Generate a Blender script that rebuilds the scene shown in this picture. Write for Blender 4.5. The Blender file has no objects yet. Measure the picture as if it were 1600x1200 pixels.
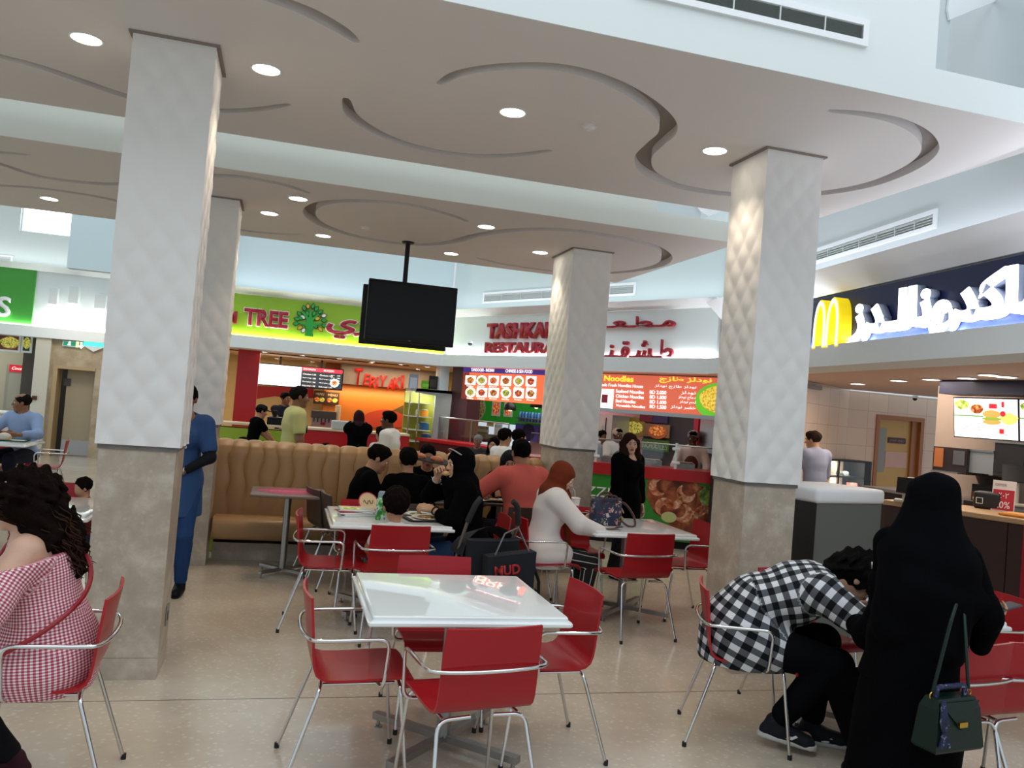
import bpy, bmesh, math, random
import numpy as np
import openvdb as vdb
from mathutils import Vector, Matrix, Euler, Quaternion
random.seed(7); np.random.seed(7)
scn = bpy.context.scene
COL = scn.collection
R = math.radians
PI = math.pi

# ------------------------------------------------------------------ camera
F, YAW, ROLL, PITCH, CH = 1285.0, R(15.4), 0.08, math.atan(36/1285.0), 1.68
f_h = Vector((math.sin(YAW), math.cos(YAW), 0)); r_h = Vector((math.cos(YAW), -math.sin(YAW), 0)); zz = Vector((0, 0, 1))
c_f = f_h*math.cos(PITCH) + zz*math.sin(PITCH)
c_u = zz*math.cos(PITCH) - f_h*math.sin(PITCH)
c_r = r_h*math.cos(ROLL) + c_u*math.sin(ROLL)
c_v = c_u*math.cos(ROLL) - r_h*math.sin(ROLL)
cam = bpy.data.cameras.new('camera'); cam_o = bpy.data.objects.new('camera', cam); COL.objects.link(cam_o)
cam.sensor_fit = 'HORIZONTAL'; cam.sensor_width = 36.0; cam.lens = 36.0*F/1600.0
cam.clip_start = 0.05; cam.clip_end = 200
m = Matrix((c_r, c_v, -c_f)).transposed().to_4x4(); m.translation = (0, 0, CH)
cam_o.matrix_world = m
scn.camera = cam_o

def ray(px, py):
    return c_r*(px-800) - c_v*(py-600) + c_f*F
CAMP = Vector((0, 0, CH))
def on_z(px, py, z):
    d = ray(px, py); return CAMP + d*((z-CH)/d.z)
def on_y(px, py, y):
    d = ray(px, py); return CAMP + d*(y/d.y)
def on_plane(px, py, p0, n):
    d = ray(px, py); n = Vector(n); return CAMP + d*(n.dot(Vector(p0)-CAMP)/n.dot(d))

# ------------------------------------------------------------------ world + exposure
w = bpy.data.worlds.new('sky'); scn.world = w; w.use_nodes = True
bg = w.node_tree.nodes['Background']; bg.inputs[0].default_value = (0.80, 0.91, 1.0, 1); bg.inputs[1].default_value = 0.64
vs = scn.view_settings
vs.view_transform = 'Standard'; vs.look = 'None'; vs.gamma = 1.0; vs.use_curve_mapping = False; vs.exposure = 0.24

def area(name, loc, rot, sx, sy, power, col=(1, 1, 1), spread=180):
    l = bpy.data.lights.new(name, 'AREA'); l.shape = 'RECTANGLE'; l.size = sx; l.size_y = sy; l.energy = power; l.color = col
    l.spread = R(spread)
    o = bpy.data.objects.new(name, l); o.location = loc; o.rotation_euler = rot; COL.objects.link(o); return o
def strip(name, a, b, aim, width, power, col=(1, 1, 1), spread=180):
    """a thin light strip from a to b that shines along aim"""
    a = Vector(a); b = Vector(b); x = (b-a).normalized(); z = -Vector(aim).normalized(); z = (z - x*z.dot(x)).normalized(); y = z.cross(x)
    l = bpy.data.lights.new(name, 'AREA'); l.shape = 'RECTANGLE'; l.size = (b-a).length; l.size_y = width; l.energy = power; l.color = col; l.spread = R(spread)
    o = bpy.data.objects.new(name, l); mm = Matrix((x, y, z)).transposed().to_4x4(); mm.translation = (a+b)/2; o.matrix_world = mm; COL.objects.link(o); return o
# daylight coming down through the skylights over the hall
area('skylight_daylight', (1.5, 0.5, 7.0), (0, 0, 0), 10, 6, 240, (0.90, 0.96, 1.0))
area('skylight_daylight', (1.0, 7.2, 6.6), (0, 0, 0), 9, 3.0, 95, (0.90, 0.97, 1.0))
area('skylight_daylight', (0.5, 12.2, 6.6), (0, 0, 0), 9, 3.5, 40, (0.88, 0.96, 1.0))
area('skylight_daylight', (-5.0, 12.5, 6.6), (0, 0, 0), 5, 6, 60, (0.92, 1.0, 0.98))

# ------------------------------------------------------------------ tagging + hierarchy helpers
def tag(o, label=None, cat=None, group=None, kind=None):
    if label: o['label'] = label
    if cat: o['category'] = cat
    if group: o['group'] = group
    if kind: o['kind'] = kind
    return o
def thing(name, label, cat, loc=(0, 0, 0), rz=0.0, group=None, kind=None):
    o = bpy.data.objects.new(name, None); COL.objects.link(o); o.empty_display_size = 0.1
    o.location = loc; o.rotation_euler = (0, 0, rz)
    return tag(o, label, cat, group, kind)
def link(name, me, mat=None, parent=None):
    o = bpy.data.objects.new(name, me); COL.objects.link(o)
    if mat is not None:
        for mm in (mat if isinstance(mat, (list, tuple)) else [mat]): me.materials.append(mm)
    if parent is not None: o.parent = parent
    return o
def copy_thing(root, loc, rz, label=None, group=None):
    r = root.copy(); COL.objects.link(r); r.location = loc; r.rotation_euler = (0, 0, rz)
    if label: r['label'] = label
    if group: r['group'] = group
    for ch in list(root.children):
        c = ch.copy(); COL.objects.link(c); c.parent = r
        for g in list(ch.children):
            d = g.copy(); COL.objects.link(d); d.parent = c
    return r

# ------------------------------------------------------------------ mesh builder
def fillet(path, rad, n=5):
    P = [Vector(p) for p in path]; out = [P[0]]
    for i in range(1, len(P)-1):
        a, b, c = P[i-1], P[i], P[i+1]
        u = (a-b); v = (c-b); r = min(rad, u.length*.49, v.length*.49)
        if r < 1e-4: out.append(b); continue
        s = b+u.normalized()*r; e = b+v.normalized()*r
        for k in range(n+1):
            t = k/n; out.append(s*(1-t)**2 + b*2*t*(1-t) + e*t*t)
    out.append(P[-1]); return out

class MB:
    def __init__(s): s.v = []; s.f = []; s.mi = []; s.cur = 0
    def add(s, vs, fs):
        o = len(s.v); s.v += [tuple(v) for v in vs]
        for f in fs: s.f.append([i+o for i in f]); s.mi.append(s.cur)
        return s
    def box(s, lo, hi, M=None):
        x0, y0, z0 = lo; x1, y1, z1 = hi
        vs = [(x0, y0, z0), (x1, y0, z0), (x1, y1, z0), (x0, y1, z0), (x0, y0, z1), (x1, y0, z1), (x1, y1, z1), (x0, y1, z1)]
        if M is not None: vs = [M @ Vector(v) for v in vs]
        return s.add(vs, [(3, 2, 1, 0), (4, 5, 6, 7), (0, 1, 5, 4), (1, 2, 6, 5), (2, 3, 7, 6), (3, 0, 4, 7)])
    def rbox(s, lo, hi, r=.01, M=None, n=3):
        """box with rounded vertical corners and softened top/bottom edges"""
        x0, y0, z0 = lo; x1, y1, z1 = hi; r = min(r, (x1-x0)*.49, (y1-y0)*.49, (z1-z0)*.49)
        rings = []
        def outline(ins, z):
            rr = max(r-ins, 1e-4); o = []
            for cx, cy, a0 in ((x1-r, y1-r, 0), (x0+r, y1-r, 90), (x0+r, y0+r, 180), (x1-r, y0+r, 270)):
                for k in range(n+1):
                    a = R(a0+90*k/n); o.append((cx+rr*math.cos(a), cy+rr*math.sin(a), z))
            return o
        for k in range(n+1):
            a = R(90*k/n); rings.append(outline(r*(1-math.sin(a)), z0+r*(1-math.cos(a))))
        for k in range(n+1):
            a = R(90*k/n); rings.append(outline(r*(1-math.cos(a)), z1-r+r*math.sin(a)))
        return s.loft(rings, cap=True, M=M)
    def loft(s, rings, cap=True, closed=True, M=None):
        n = len(rings[0]); vs = [v for r in rings for v in r]
        if M is not None: vs = [M @ Vector(v) for v in vs]
        fs = []
        for i in range(len(rings)-1):
            for j in range(n if closed else n-1):
                k = (j+1) % n; fs.append((i*n+j, i*n+k, (i+1)*n+k, (i+1)*n+j))
        if cap: fs.append(tuple(reversed(range(n)))); fs.append(tuple((len(rings)-1)*n+j for j in range(n)))
        return s.add(vs, fs)
    def tube(s, path, r, n=8, closed=False, cap=True):
        P = [Vector(p) for p in path]; m = len(P); rr = r if isinstance(r, (list, tuple)) else [r]*m
        T = []
        for i in range(m):
            a = P[i-1] if (i > 0 or closed) else P[i]; b = P[(i+1) % m] if (i < m-1 or closed) else P[i]
            t = b-a; T.append(t.normalized() if t.length > 1e-9 else Vector((0, 0, 1)))
        nv = T[0].orthogonal().normalized(); rings = []
        for i in range(m):
            if i: nv = T[i-1].rotation_difference(T[i]) @ nv
            nv = (nv - T[i]*nv.dot(T[i])).normalized(); b = T[i].cross(nv)
            rings.append([P[i]+(nv*math.cos(2*PI*k/n)+b*math.sin(2*PI*k/n))*rr[i] for k in range(n)])
        if closed: rings.append(rings[0])
        return s.loft(rings, cap=cap and not closed)
    def lathe(s, prof, n=20, c=(0, 0, 0), M=None):
        rings = [[(c[0]+max(r, 1e-4)*math.cos(2*PI*k/n), c[1]+max(r, 1e-4)*math.sin(2*PI*k/n), c[2]+z) for k in range(n)] for r, z in prof]
        return s.loft(rings, M=M)
    def ball(s, c, r, n=12, sc=(1, 1, 1), M=None):
        prof = [[(c[0]+sc[0]*r*math.sin(PI*i/n+1e-4)*math.cos(2*PI*k/(2*n)), c[1]+sc[1]*r*math.sin(PI*i/n+1e-4)*math.sin(2*PI*k/(2*n)), c[2]-sc[2]*r*math.cos(PI*i/n)) for k in range(2*n)] for i in range(n+1)]
        return s.loft(prof, cap=False, M=M)
    def prism(s, poly, z0, z1, M=None):
        n = len(poly); vs = [(x, y, z0) for x, y in poly]+[(x, y, z1) for x, y in poly]
        if M is not None: vs = [M @ Vector(v) for v in vs]
        return s.add(vs, [tuple(reversed(range(n))), tuple(range(n, 2*n))]+[(i, (i+1) % n, n+(i+1) % n, n+i) for i in range(n)])
    def mesh(s, name, smooth=None):
        me = bpy.data.meshes.new(name); me.from_pydata(s.v, [], s.f)
        bm = bmesh.new(); bm.from_mesh(me)
        bmesh.ops.recalc_face_normals(bm, faces=bm.faces)
        bm.to_mesh(me); bm.free()
        if max(s.mi, default=0): me.polygons.foreach_set('material_index', s.mi)
        if smooth is not None:
            me.polygons.foreach_set('use_smooth', [True]*len(me.polygons)); 
            if smooth < 180: me.set_sharp_from_angle(angle=R(smooth))
        return me
    def build(s, name, mat, parent=None, smooth=None):
        return link(name, s.mesh(name, smooth), mat, parent)
    def tag(s, *a, **k): return s

def frame(origin, xdir, zdir=(0, 0, 1)):
    """matrix whose x runs along xdir, z along zdir; y = z x x (into the wall when x runs to the right of a viewer)"""
    x = Vector(xdir).normalized(); z = Vector(zdir).normalized(); y = z.cross(x).normalized(); z = x.cross(y)
    M = Matrix((x, y, z)).transposed().to_4x4(); M.translation = Vector(origin); return M

# ------------------------------------------------------------------ lettering
AR = {'ا': 'FE8D FE8E', 'ب': 'FE8F FE90 FE91 FE92', 'ت': 'FE95 FE96 FE97 FE98', 'ج': 'FE9D FE9E FE9F FEA0', 'ح': 'FEA1 FEA2 FEA3 FEA4', 'خ': 'FEA5 FEA6 FEA7 FEA8',
      'د': 'FEA9 FEAA', 'ر': 'FEAD FEAE', 'ز': 'FEAF FEB0', 'س': 'FEB1 FEB2 FEB3 FEB4', 'ش': 'FEB5 FEB6 FEB7 FEB8', 'ض': 'FEBD FEBE FEBF FEC0', 'ط': 'FEC1 FEC2 FEC3 FEC4',
      'ع': 'FEC9 FECA FECB FECC', 'ف': 'FED1 FED2 FED3 FED4', 'ق': 'FED5 FED6 FED7 FED8', 'ك': 'FED9 FEDA FEDB FEDC', 'ل': 'FEDD FEDE FEDF FEE0', 'م': 'FEE1 FEE2 FEE3 FEE4',
      'ن': 'FEE5 FEE6 FEE7 FEE8', 'ه': 'FEE9 FEEA FEEB FEEC', 'و': 'FEED FEEE', 'ي': 'FEF1 FEF2 FEF3 FEF4', 'ة': 'FE93 FE94'}
def arabic(t):
    out = []
    for i, ch in enumerate(t):
        if ch not in AR: out.append(ch); continue
        fm = AR[ch].split(); prev = t[i-1] if i else ' '; nxt = t[i+1] if i < len(t)-1 else ' '
        pj = prev == 'ـ' or (prev in AR and len(AR[prev].split()) == 4); nj = (nxt == 'ـ' or nxt in AR) and len(fm) == 4
        k = (1 if pj else 0) + (2 if nj else 0)
        out.append(chr(int(fm[{0: 0, 1: 1, 2: 2, 3: 3}[k]], 16)))
    return ''.join(reversed(out))
def text_mesh(body, width=None, height=None, depth=.004, bold=0.0, shear=0.0, space=1.0):
    cu = bpy.data.curves.new('lettering', 'FONT'); cu.body = body; cu.size = 1; cu.offset = bold; cu.shear = shear; cu.space_character = space
    cu.resolution_u = 3
    o = bpy.data.objects.new('lettering', cu); COL.objects.link(o)
    dg = bpy.context.evaluated_depsgraph_get(); me = bpy.data.meshes.new_from_object(o.evaluated_get(dg))
    bpy.data.objects.remove(o); bpy.data.curves.remove(cu)
    n = len(me.vertices); co = np.zeros(n*3); me.vertices.foreach_get('co', co); co = co.reshape(-1, 3)
    lo, hi = co.min(0), co.max(0); co -= lo; sx, sy = hi[0]-lo[0], hi[1]-lo[1]
    kx = width/sx if width else (height/sy); ky = height/sy if height else kx
    co[:, 0] *= kx; co[:, 1] *= ky
    bm = bmesh.new(); bm.from_mesh(me); bm.verts.ensure_lookup_table()
    for i, v in enumerate(bm.verts): v.co = (co[i, 0], -co[i, 1]*0, co[i, 1])
    bmesh.ops.remove_doubles(bm, verts=bm.verts, dist=1e-5)
    bmesh.ops.recalc_face_normals(bm, faces=bm.faces)
    g = bmesh.ops.extrude_face_region(bm, geom=bm.faces[:])
    for e in g['geom']:
        if isinstance(e, bmesh.types.BMVert): e.co.y -= depth
    bmesh.ops.recalc_face_normals(bm, faces=bm.faces)
    bm.to_mesh(me); bm.free(); me.name = 'lettering'; me.materials.clear(); return me
def put_text(body, M, mat, parent, name='lettering', **k):
    """M: matrix of the text's lower-left corner (x along text, z up, front towards -y)"""
    me = text_mesh(body, **k); me.transform(M); return link(name, me, mat, parent)
# ------------------------------------------------------------------ materials
def srgb(h):
    h = h.lstrip('#'); c = [int(h[i:i+2], 16)/255 for i in (0, 2, 4)]
    return tuple(((x+.055)/1.055)**2.4 if x > .04045 else x/12.92 for x in c)+(1,)
_mc = {}
def mat(name, col, rough=.6, metal=0, spec=.5, emit=0, ecol=None, bump=0, bscale=40, var=0, vscale=6, alpha=1, trans=0, coat=0):
    if name in _mc: return _mc[name]
    M = bpy.data.materials.new(name); M.use_nodes = True; nt = M.node_tree; b = nt.nodes['Principled BSDF']; L = nt.links.new
    c = srgb(col) if isinstance(col, str) else col
    b.inputs['Base Color'].default_value = c; b.inputs['Roughness'].default_value = rough; b.inputs['Metallic'].default_value = metal
    b.inputs['Specular IOR Level'].default_value = spec; b.inputs['Coat Weight'].default_value = coat
    if emit: b.inputs['Emission Color'].default_value = srgb(ecol) if ecol else c; b.inputs['Emission Strength'].default_value = emit
    if alpha < 1: b.inputs['Alpha'].default_value = alpha
    if trans: b.inputs['Transmission Weight'].default_value = trans
    if var or bump:
        tc = nt.nodes.new('ShaderNodeTexCoord')
        if var:
            n = nt.nodes.new('ShaderNodeTexNoise'); n.inputs['Scale'].default_value = vscale; n.inputs['Detail'].default_value = 6; L(tc.outputs['Object'], n.inputs['Vector'])
            mr = nt.nodes.new('ShaderNodeMapRange'); mr.inputs[1].default_value = .3; mr.inputs[2].default_value = .7; mr.inputs[3].default_value = 1-var; mr.inputs[4].default_value = 1+var
            L(n.outputs[0], mr.inputs[0]); mx = nt.nodes.new('ShaderNodeMix'); mx.data_type = 'RGBA'; mx.blend_type = 'MULTIPLY'; mx.inputs[0].default_value = 1
            mx.inputs[6].default_value = c; L(mr.outputs[0], mx.inputs[7]); L(mx.outputs[2], b.inputs['Base Color'])
        if bump:
            n = nt.nodes.new('ShaderNodeTexNoise'); n.inputs['Scale'].default_value = bscale; n.inputs['Detail'].default_value = 4; L(tc.outputs['Object'], n.inputs['Vector'])
            bp = nt.nodes.new('ShaderNodeBump'); bp.inputs['Strength'].default_value = bump; bp.inputs['Distance'].default_value = .01; L(n.outputs[0], bp.inputs['Height']); L(bp.outputs[0], b.inputs['Normal'])
    _mc[name] = M; return M
def ramp(nt, stops, src):
    r = nt.nodes.new('ShaderNodeValToRGB'); e = r.color_ramp.elements
    while len(e) < len(stops): e.new(.5)
    for i, (p, c) in enumerate(stops): e[i].position = p; e[i].color = srgb(c)
    nt.links.new(src, r.inputs[0]); return r.outputs[0]

def floor_mat():
    M = bpy.data.materials.new('polished_terrazzo'); M.use_nodes = True; nt = M.node_tree; b = nt.nodes['Principled BSDF']; L = nt.links.new; N = nt.nodes.new
    tc = N('ShaderNodeTexCoord')
    def noise(sc, de, ro=.6):
        n = N('ShaderNodeTexNoise'); n.inputs['Scale'].default_value = sc; n.inputs['Detail'].default_value = de; n.inputs['Roughness'].default_value = ro; L(tc.outputs['Object'], n.inputs['Vector']); return n.outputs[0]
    base = ramp(nt, [(.3, 'b5a692'), (.5, 'c2b5a2'), (.7, 'cfc5b5')], noise(1.4, 5))
    vo = N('ShaderNodeTexVoronoi'); vo.inputs['Scale'].default_value = 26; L(tc.outputs['Object'], vo.inputs['Vector'])
    chip = ramp(nt, [(.0, 'd8d0c3'), (.22, 'd4cbbc'), (.3, 'b9ab98'), (1, 'b3a591')], vo.outputs['Distance'])
    mx = N('ShaderNodeMix'); mx.data_type = 'RGBA'; mx.inputs[0].default_value = .35; L(base, mx.inputs[6]); L(chip, mx.inputs[7])
    st = N('ShaderNodeMapRange'); st.inputs[1].default_value = .63; st.inputs[2].default_value = .72; st.inputs[3].default_value = 0; st.inputs[4].default_value = .35; L(noise(7, 7, .7), st.inputs[0])
    m2 = N('ShaderNodeMix'); m2.data_type = 'RGBA'; L(st.outputs[0], m2.inputs[0]); L(mx.outputs[2], m2.inputs[6]); m2.inputs[7].default_value = srgb('8f7d68')
    # joints every 5.35 m across, 6 m deep
    sp = N('ShaderNodeSeparateXYZ'); L(tc.outputs['Object'], sp.inputs[0])
    def joint(out, off, per, wd):
        a = N('ShaderNodeMath'); a.operation = 'ADD'; a.inputs[1].default_value = off; L(out, a.inputs[0])
        p = N('ShaderNodeMath'); p.operation = 'PINGPONG'; p.inputs[1].default_value = per; L(a.outputs[0], p.inputs[0])
        c = N('ShaderNodeMath'); c.operation = 'LESS_THAN'; c.inputs[1].default_value = wd; L(p.outputs[0], c.inputs[0]); return c.outputs[0]
    j = N('ShaderNodeMath'); j.operation = 'MAXIMUM'; L(joint(sp.outputs[1], -4.66, 3.0, .0045), j.inputs[0]); L(joint(sp.outputs[0], 2.3, 4.2, .0045), j.inputs[1])
    m3 = N('ShaderNodeMix'); m3.data_type = 'RGBA'; L(j.outputs[0], m3.inputs[0]); L(m2.outputs[2], m3.inputs[6]); m3.inputs[7].default_value = srgb('55493c')
    L(m3.outputs[2], b.inputs['Base Color'])
    rr = N('ShaderNodeMapRange'); rr.inputs[3].default_value = .10; rr.inputs[4].default_value = .24; L(noise(5, 4), rr.inputs[0]); L(rr.outputs[0], b.inputs['Roughness'])
    b.inputs['Specular IOR Level'].default_value = .55
    return M
def stone_mat(name, lo, mid, hi, rough=.35, sc=5):
    M = bpy.data.materials.new(name); M.use_nodes = True; nt = M.node_tree; b = nt.nodes['Principled BSDF']; L = nt.links.new; N = nt.nodes.new
    tc = N('ShaderNodeTexCoord'); n = N('ShaderNodeTexNoise'); n.inputs['Scale'].default_value = sc; n.inputs['Detail'].default_value = 8; n.inputs['Roughness'].default_value = .65; L(tc.outputs['Object'], n.inputs['Vector'])
    c = ramp(nt, [(.3, lo), (.5, mid), (.68, hi)], n.outputs[0])
    vo = N('ShaderNodeTexVoronoi'); vo.inputs['Scale'].default_value = 16; L(tc.outputs['Object'], vo.inputs['Vector'])
    mr = N('ShaderNodeMapRange'); mr.inputs[1].default_value = .12; mr.inputs[2].default_value = .2; mr.inputs[3].default_value = .35; mr.inputs[4].default_value = 0; L(vo.outputs['Distance'], mr.inputs[0])
    mx = N('ShaderNodeMix'); mx.data_type = 'RGBA'; L(mr.outputs[0], mx.inputs[0]); L(c, mx.inputs[6]); mx.inputs[7].default_value = srgb(hi); L(mx.outputs[2], b.inputs['Base Color'])
    b.inputs['Roughness'].default_value = rough; return M
def check_mat(name, light, dark, midc, size, attr=True, rough=.85):
    """woven gingham from the cloth's own coordinates"""
    M = bpy.data.materials.new(name); M.use_nodes = True; nt = M.node_tree; b = nt.nodes['Principled BSDF']; L = nt.links.new; N = nt.nodes.new
    at = N('ShaderNodeAttribute'); at.attribute_name = 'weave'; sp = N('ShaderNodeSeparateXYZ'); L(at.outputs['Vector'], sp.inputs[0])
    def band(o):
        d = N('ShaderNodeMath'); d.operation = 'DIVIDE'; d.inputs[1].default_value = size; L(o, d.inputs[0])
        fr = N('ShaderNodeMath'); fr.operation = 'FRACT'; L(d.outputs[0], fr.inputs[0])
        c = N('ShaderNodeMath'); c.operation = 'GREATER_THAN'; c.inputs[1].default_value = .5; L(fr.outputs[0], c.inputs[0]); return c.outputs[0]
    a = N('ShaderNodeMath'); a.operation = 'ADD'; L(band(sp.outputs[0]), a.inputs[0]); L(band(sp.outputs[1]), a.inputs[1])
    h = N('ShaderNodeMath'); h.operation = 'MULTIPLY'; h.inputs[1].default_value = .5; L(a.outputs[0], h.inputs[0])
    r = N('ShaderNodeValToRGB'); r.color_ramp.interpolation = 'CONSTANT'; e = r.color_ramp.elements; e.new(.7)
    for i, (p, c) in enumerate(((0, light), (.25, midc), (.75, dark))): e[i].position = p; e[i].color = srgb(c)
    L(h.outputs[0], r.inputs[0]); L(r.outputs[0], b.inputs['Base Color']); b.inputs['Roughness'].default_value = rough; b.inputs['Specular IOR Level'].default_value = .2
    return M
def stripe_mat(name, ca, cb, period, frac, axis=0, rough=.8):
    M = bpy.data.materials.new(name); M.use_nodes = True; nt = M.node_tree; b = nt.nodes['Principled BSDF']; L = nt.links.new; N = nt.nodes.new
    at = N('ShaderNodeAttribute'); at.attribute_name = 'weave'; sp = N('ShaderNodeSeparateXYZ'); L(at.outputs['Vector'], sp.inputs[0])
    d = N('ShaderNodeMath'); d.operation = 'DIVIDE'; d.inputs[1].default_value = period; L(sp.outputs[axis], d.inputs[0])
    fr = N('ShaderNodeMath'); fr.operation = 'FRACT'; L(d.outputs[0], fr.inputs[0]); c = N('ShaderNodeMath'); c.operation = 'LESS_THAN'; c.inputs[1].default_value = frac; L(fr.outputs[0], c.inputs[0])
    mx = N('ShaderNodeMix'); mx.data_type = 'RGBA'; L(c.outputs[0], mx.inputs[0]); mx.inputs[6].default_value = srgb(ca); mx.inputs[7].default_value = srgb(cb); L(mx.outputs[2], b.inputs['Base Color']); b.inputs['Roughness'].default_value = rough
    return M
def blotch_mat(name, stops, scale, rough=.6, emit=0, kind='noise', det=5, dist=0.0):
    """printed picture of food, flowers or leaves: coloured blotches"""
    M = bpy.data.materials.new(name); M.use_nodes = True; nt = M.node_tree; b = nt.nodes['Principled BSDF']; L = nt.links.new; N = nt.nodes.new
    tc = N('ShaderNodeTexCoord')
    if kind == 'noise':
        n = N('ShaderNodeTexNoise'); n.inputs['Detail'].default_value = det; n.inputs['Distortion'].default_value = dist; o = n.outputs[0]
    else:
        n = N('ShaderNodeTexVoronoi'); o = n.outputs['Color']; 
    n.inputs['Scale'].default_value = scale; L(tc.outputs['Object'], n.inputs['Vector'])
    if kind != 'noise':
        s = N('ShaderNodeSeparateColor'); L(o, s.inputs[0]); o = s.outputs[0]
    c = ramp(nt, stops, o); L(c, b.inputs['Base Color']); b.inputs['Roughness'].default_value = rough
    if emit: L(c, b.inputs['Emission Color']); b.inputs['Emission Strength'].default_value = emit
    return M

M_floor = floor_mat()
M_stone = stone_mat('beige_limestone', 'a09484', 'b0a392', 'cac1b1')
M_stone2 = stone_mat('tan_marble', 'a08c70', 'b3a085', 'c4b49c', .3, 3)
M_clad = mat('white_relief_cladding', 'e6e4e0', .5)
M_soffit = mat('soffit_paint', 'dedad8', .8)
M_groove_shade = mat('groove_shade_paint', '958d88', .9)  # soffit paint in a darker tone, shade of the recessed grooves put into the colour
M_white = mat('white_wall_paint', 'dfe5e4', .75)
M_white2 = mat('white_fascia_paint', 'e6ebeb', .6)
M_cove = mat('white_gloss_ledge', 'eceef0', .45)
M_grill = mat('grille_metal', 'c9cecb', .5, .2)
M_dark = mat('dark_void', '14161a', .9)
M_red = mat('red_lacquered_plywood', 'a20f1b', .36, spec=.4, coat=.1)
M_chrome = mat('chrome', 'd8d8d8', .12, 1)
M_steel = mat('brushed_steel', 'a7a6a4', .32, 1)
M_rubber = mat('black_rubber', '151515', .7)
M_table = mat('white_gloss_tabletop', 'e7ebea', .03, spec=.6, coat=.3)
M_brown = mat('dark_brown_laminate', '3f3029', .45)
M_leather = mat('tan_leather', 'a07d54', .38, bump=.08, bscale=180)
M_black = mat('black_plastic', '07090c', .4, spec=.3)
M_screen = mat('switched_off_screen', '030508', .3, spec=.25)
M_glass = mat('clear_glass', 'f2f6f6', .03, trans=1)
M_paper = mat('white_paper', 'eef0ee', .8)
M_navycloth = mat('navy_canvas', '171b28', .9, bump=.2, bscale=300)
def em(name, col, s): return mat(name, col, .6, emit=s)
M_lamp = em('lamp_lens_glow', 'fff3e2', 14)
# ------------------------------------------------------------------ setting: floor, columns, dropped ceilings, ring of facades
MB().box((-14, -4, -.1), (12, 24, 0)).build('floor', M_floor)['kind'] = 'structure'

def struct(o, label=None, cat=None):
    o['kind'] = 'structure'
    if label: o['label'] = label; o['category'] = cat
    return o

def column(x0, x1, y0, y1, top, label):
    t = struct(thing('column', label, 'column', ((x0+x1)/2, (y0+y1)/2, 0)))
    hx, hy = (x1-x0)/2, (y1-y0)/2
    rings = []; n = 28
    nz = int((top-1.30)/.0192)
    for i in range(nz+1):
        z = 1.30+(top-1.30)*i/nz; ring = []
        for (ax, ay, bx, by, nx, ny, Ls) in ((-hx, -hy, hx, -hy, 0, -1, 2*hx), (hx, -hy, hx, hy, 1, 0, 2*hy), (hx, hy, -hx, hy, 0, 1, 2*hx), (-hx, hy, -hx, -hy, -1, 0, 2*hy)):
            for k in range(n):
                u = k/n; s = u*Ls
                e = min(1, min(u, 1-u)*12)
                fa = (s-Ls/2)/.175+z/.23; fb = (s-Ls/2)/.175-z/.23; h = (.0125*abs(math.sin(PI*fa)*math.sin(PI*fb))**.75-.004)*(.3+.7*e) if z < top-.06 else 0
                cx = .004*(1 if u < .02 else 0)
                ring.append((ax+(bx-ax)*u+nx*h, ay+(by-ay)*u+ny*h, z))
        rings.append(ring)
    MB().loft(rings, cap=True).build('relief_cladding', M_clad, t, smooth=60)
    MB().box((-hx+.012, -hy+.012, 1.275), (hx-.012, hy-.012, 1.302)).build('band', mat('band_metal', '6f6b66', .5), t)
    b = MB()
    b.box((-hx+.02, -hy+.02, .122), (hx-.02, hy-.02, 1.276)); b.box((-hx+.024, -hy+.024, .118), (hx-.024, hy-.024, .123)); 
    b.build('stone_base', M_stone, t)
    MB().box((-hx+.018, -hy+.018, 0), (hx-.018, hy-.018, .119)).build('skirting', M_stone, t)
    g = MB()
    for a, b_ in (((-hx-.02, -hy-.02), (hx+.02, -hy)), ((-hx-.02, hy), (hx+.02, hy+.02)), ((-hx-.02, -hy), (-hx, hy)), ((hx, -hy), (hx+.02, hy))):
        g.box((a[0], a[1], top-.012), (b_[0], b_[1], top-.001))
    g.build('shadow_gap', mat('shadow_gap_paint', '8d8078', .9), t)
    return t
ZA, ZB = 3.6, 3.4
colA = column(-.975, -.535, 4.96, 5.40, ZA, 'white relief-clad column with stone foot standing nearest, in front of the blue uniform')
colB = column(-1.0, -.545, 8.03, 8.46, ZB, 'white relief-clad column at the open end of the tan bench')
colC = column(3.05, 3.49, 4.96, 5.42, ZA, 'white relief-clad column beside the grey tray-return cabinet')
colD = column(2.79, 3.22, 8.12, 8.78, ZB, 'white relief-clad column covering the middle of the red restaurant lettering')

def spline(pts, n=10):
    P = [Vector(p) for p in pts]; P = [P[0]*2-P[1]]+P+[P[-1]*2-P[-2]]; out = []
    for i in range(1, len(P)-2):
        for k in range(n):
            t = k/n; a, b, c, d = P[i-1:i+3]
            out.append(.5*((2*b)+(c-a)*t+(2*a-5*b+4*c-d)*t*t+(3*b-a-3*c+d)*t**3))
    out.append(P[-2]); return out
def groove(px, z, wmax, w0=.012, power=.6):
    c = spline([on_z(x, y, z) for x, y in px]); n = len(c); l = []; r = []
    for i in range(n):
        a = c[max(i-1, 0)]; b = c[min(i+1, n-1)]; t = (b-a); t.z = 0; t.normalize(); nn = Vector((-t.y, t.x, 0))
        wd = w0+(wmax-w0)*max(math.sin(PI*i/(n-1)), 0)**power
        l.append(c[i]+nn*wd/2); r.append(c[i]-nn*wd/2)
    return [(p.x, p.y) for p in l]+[(p.x, p.y) for p in reversed(r)]
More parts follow.
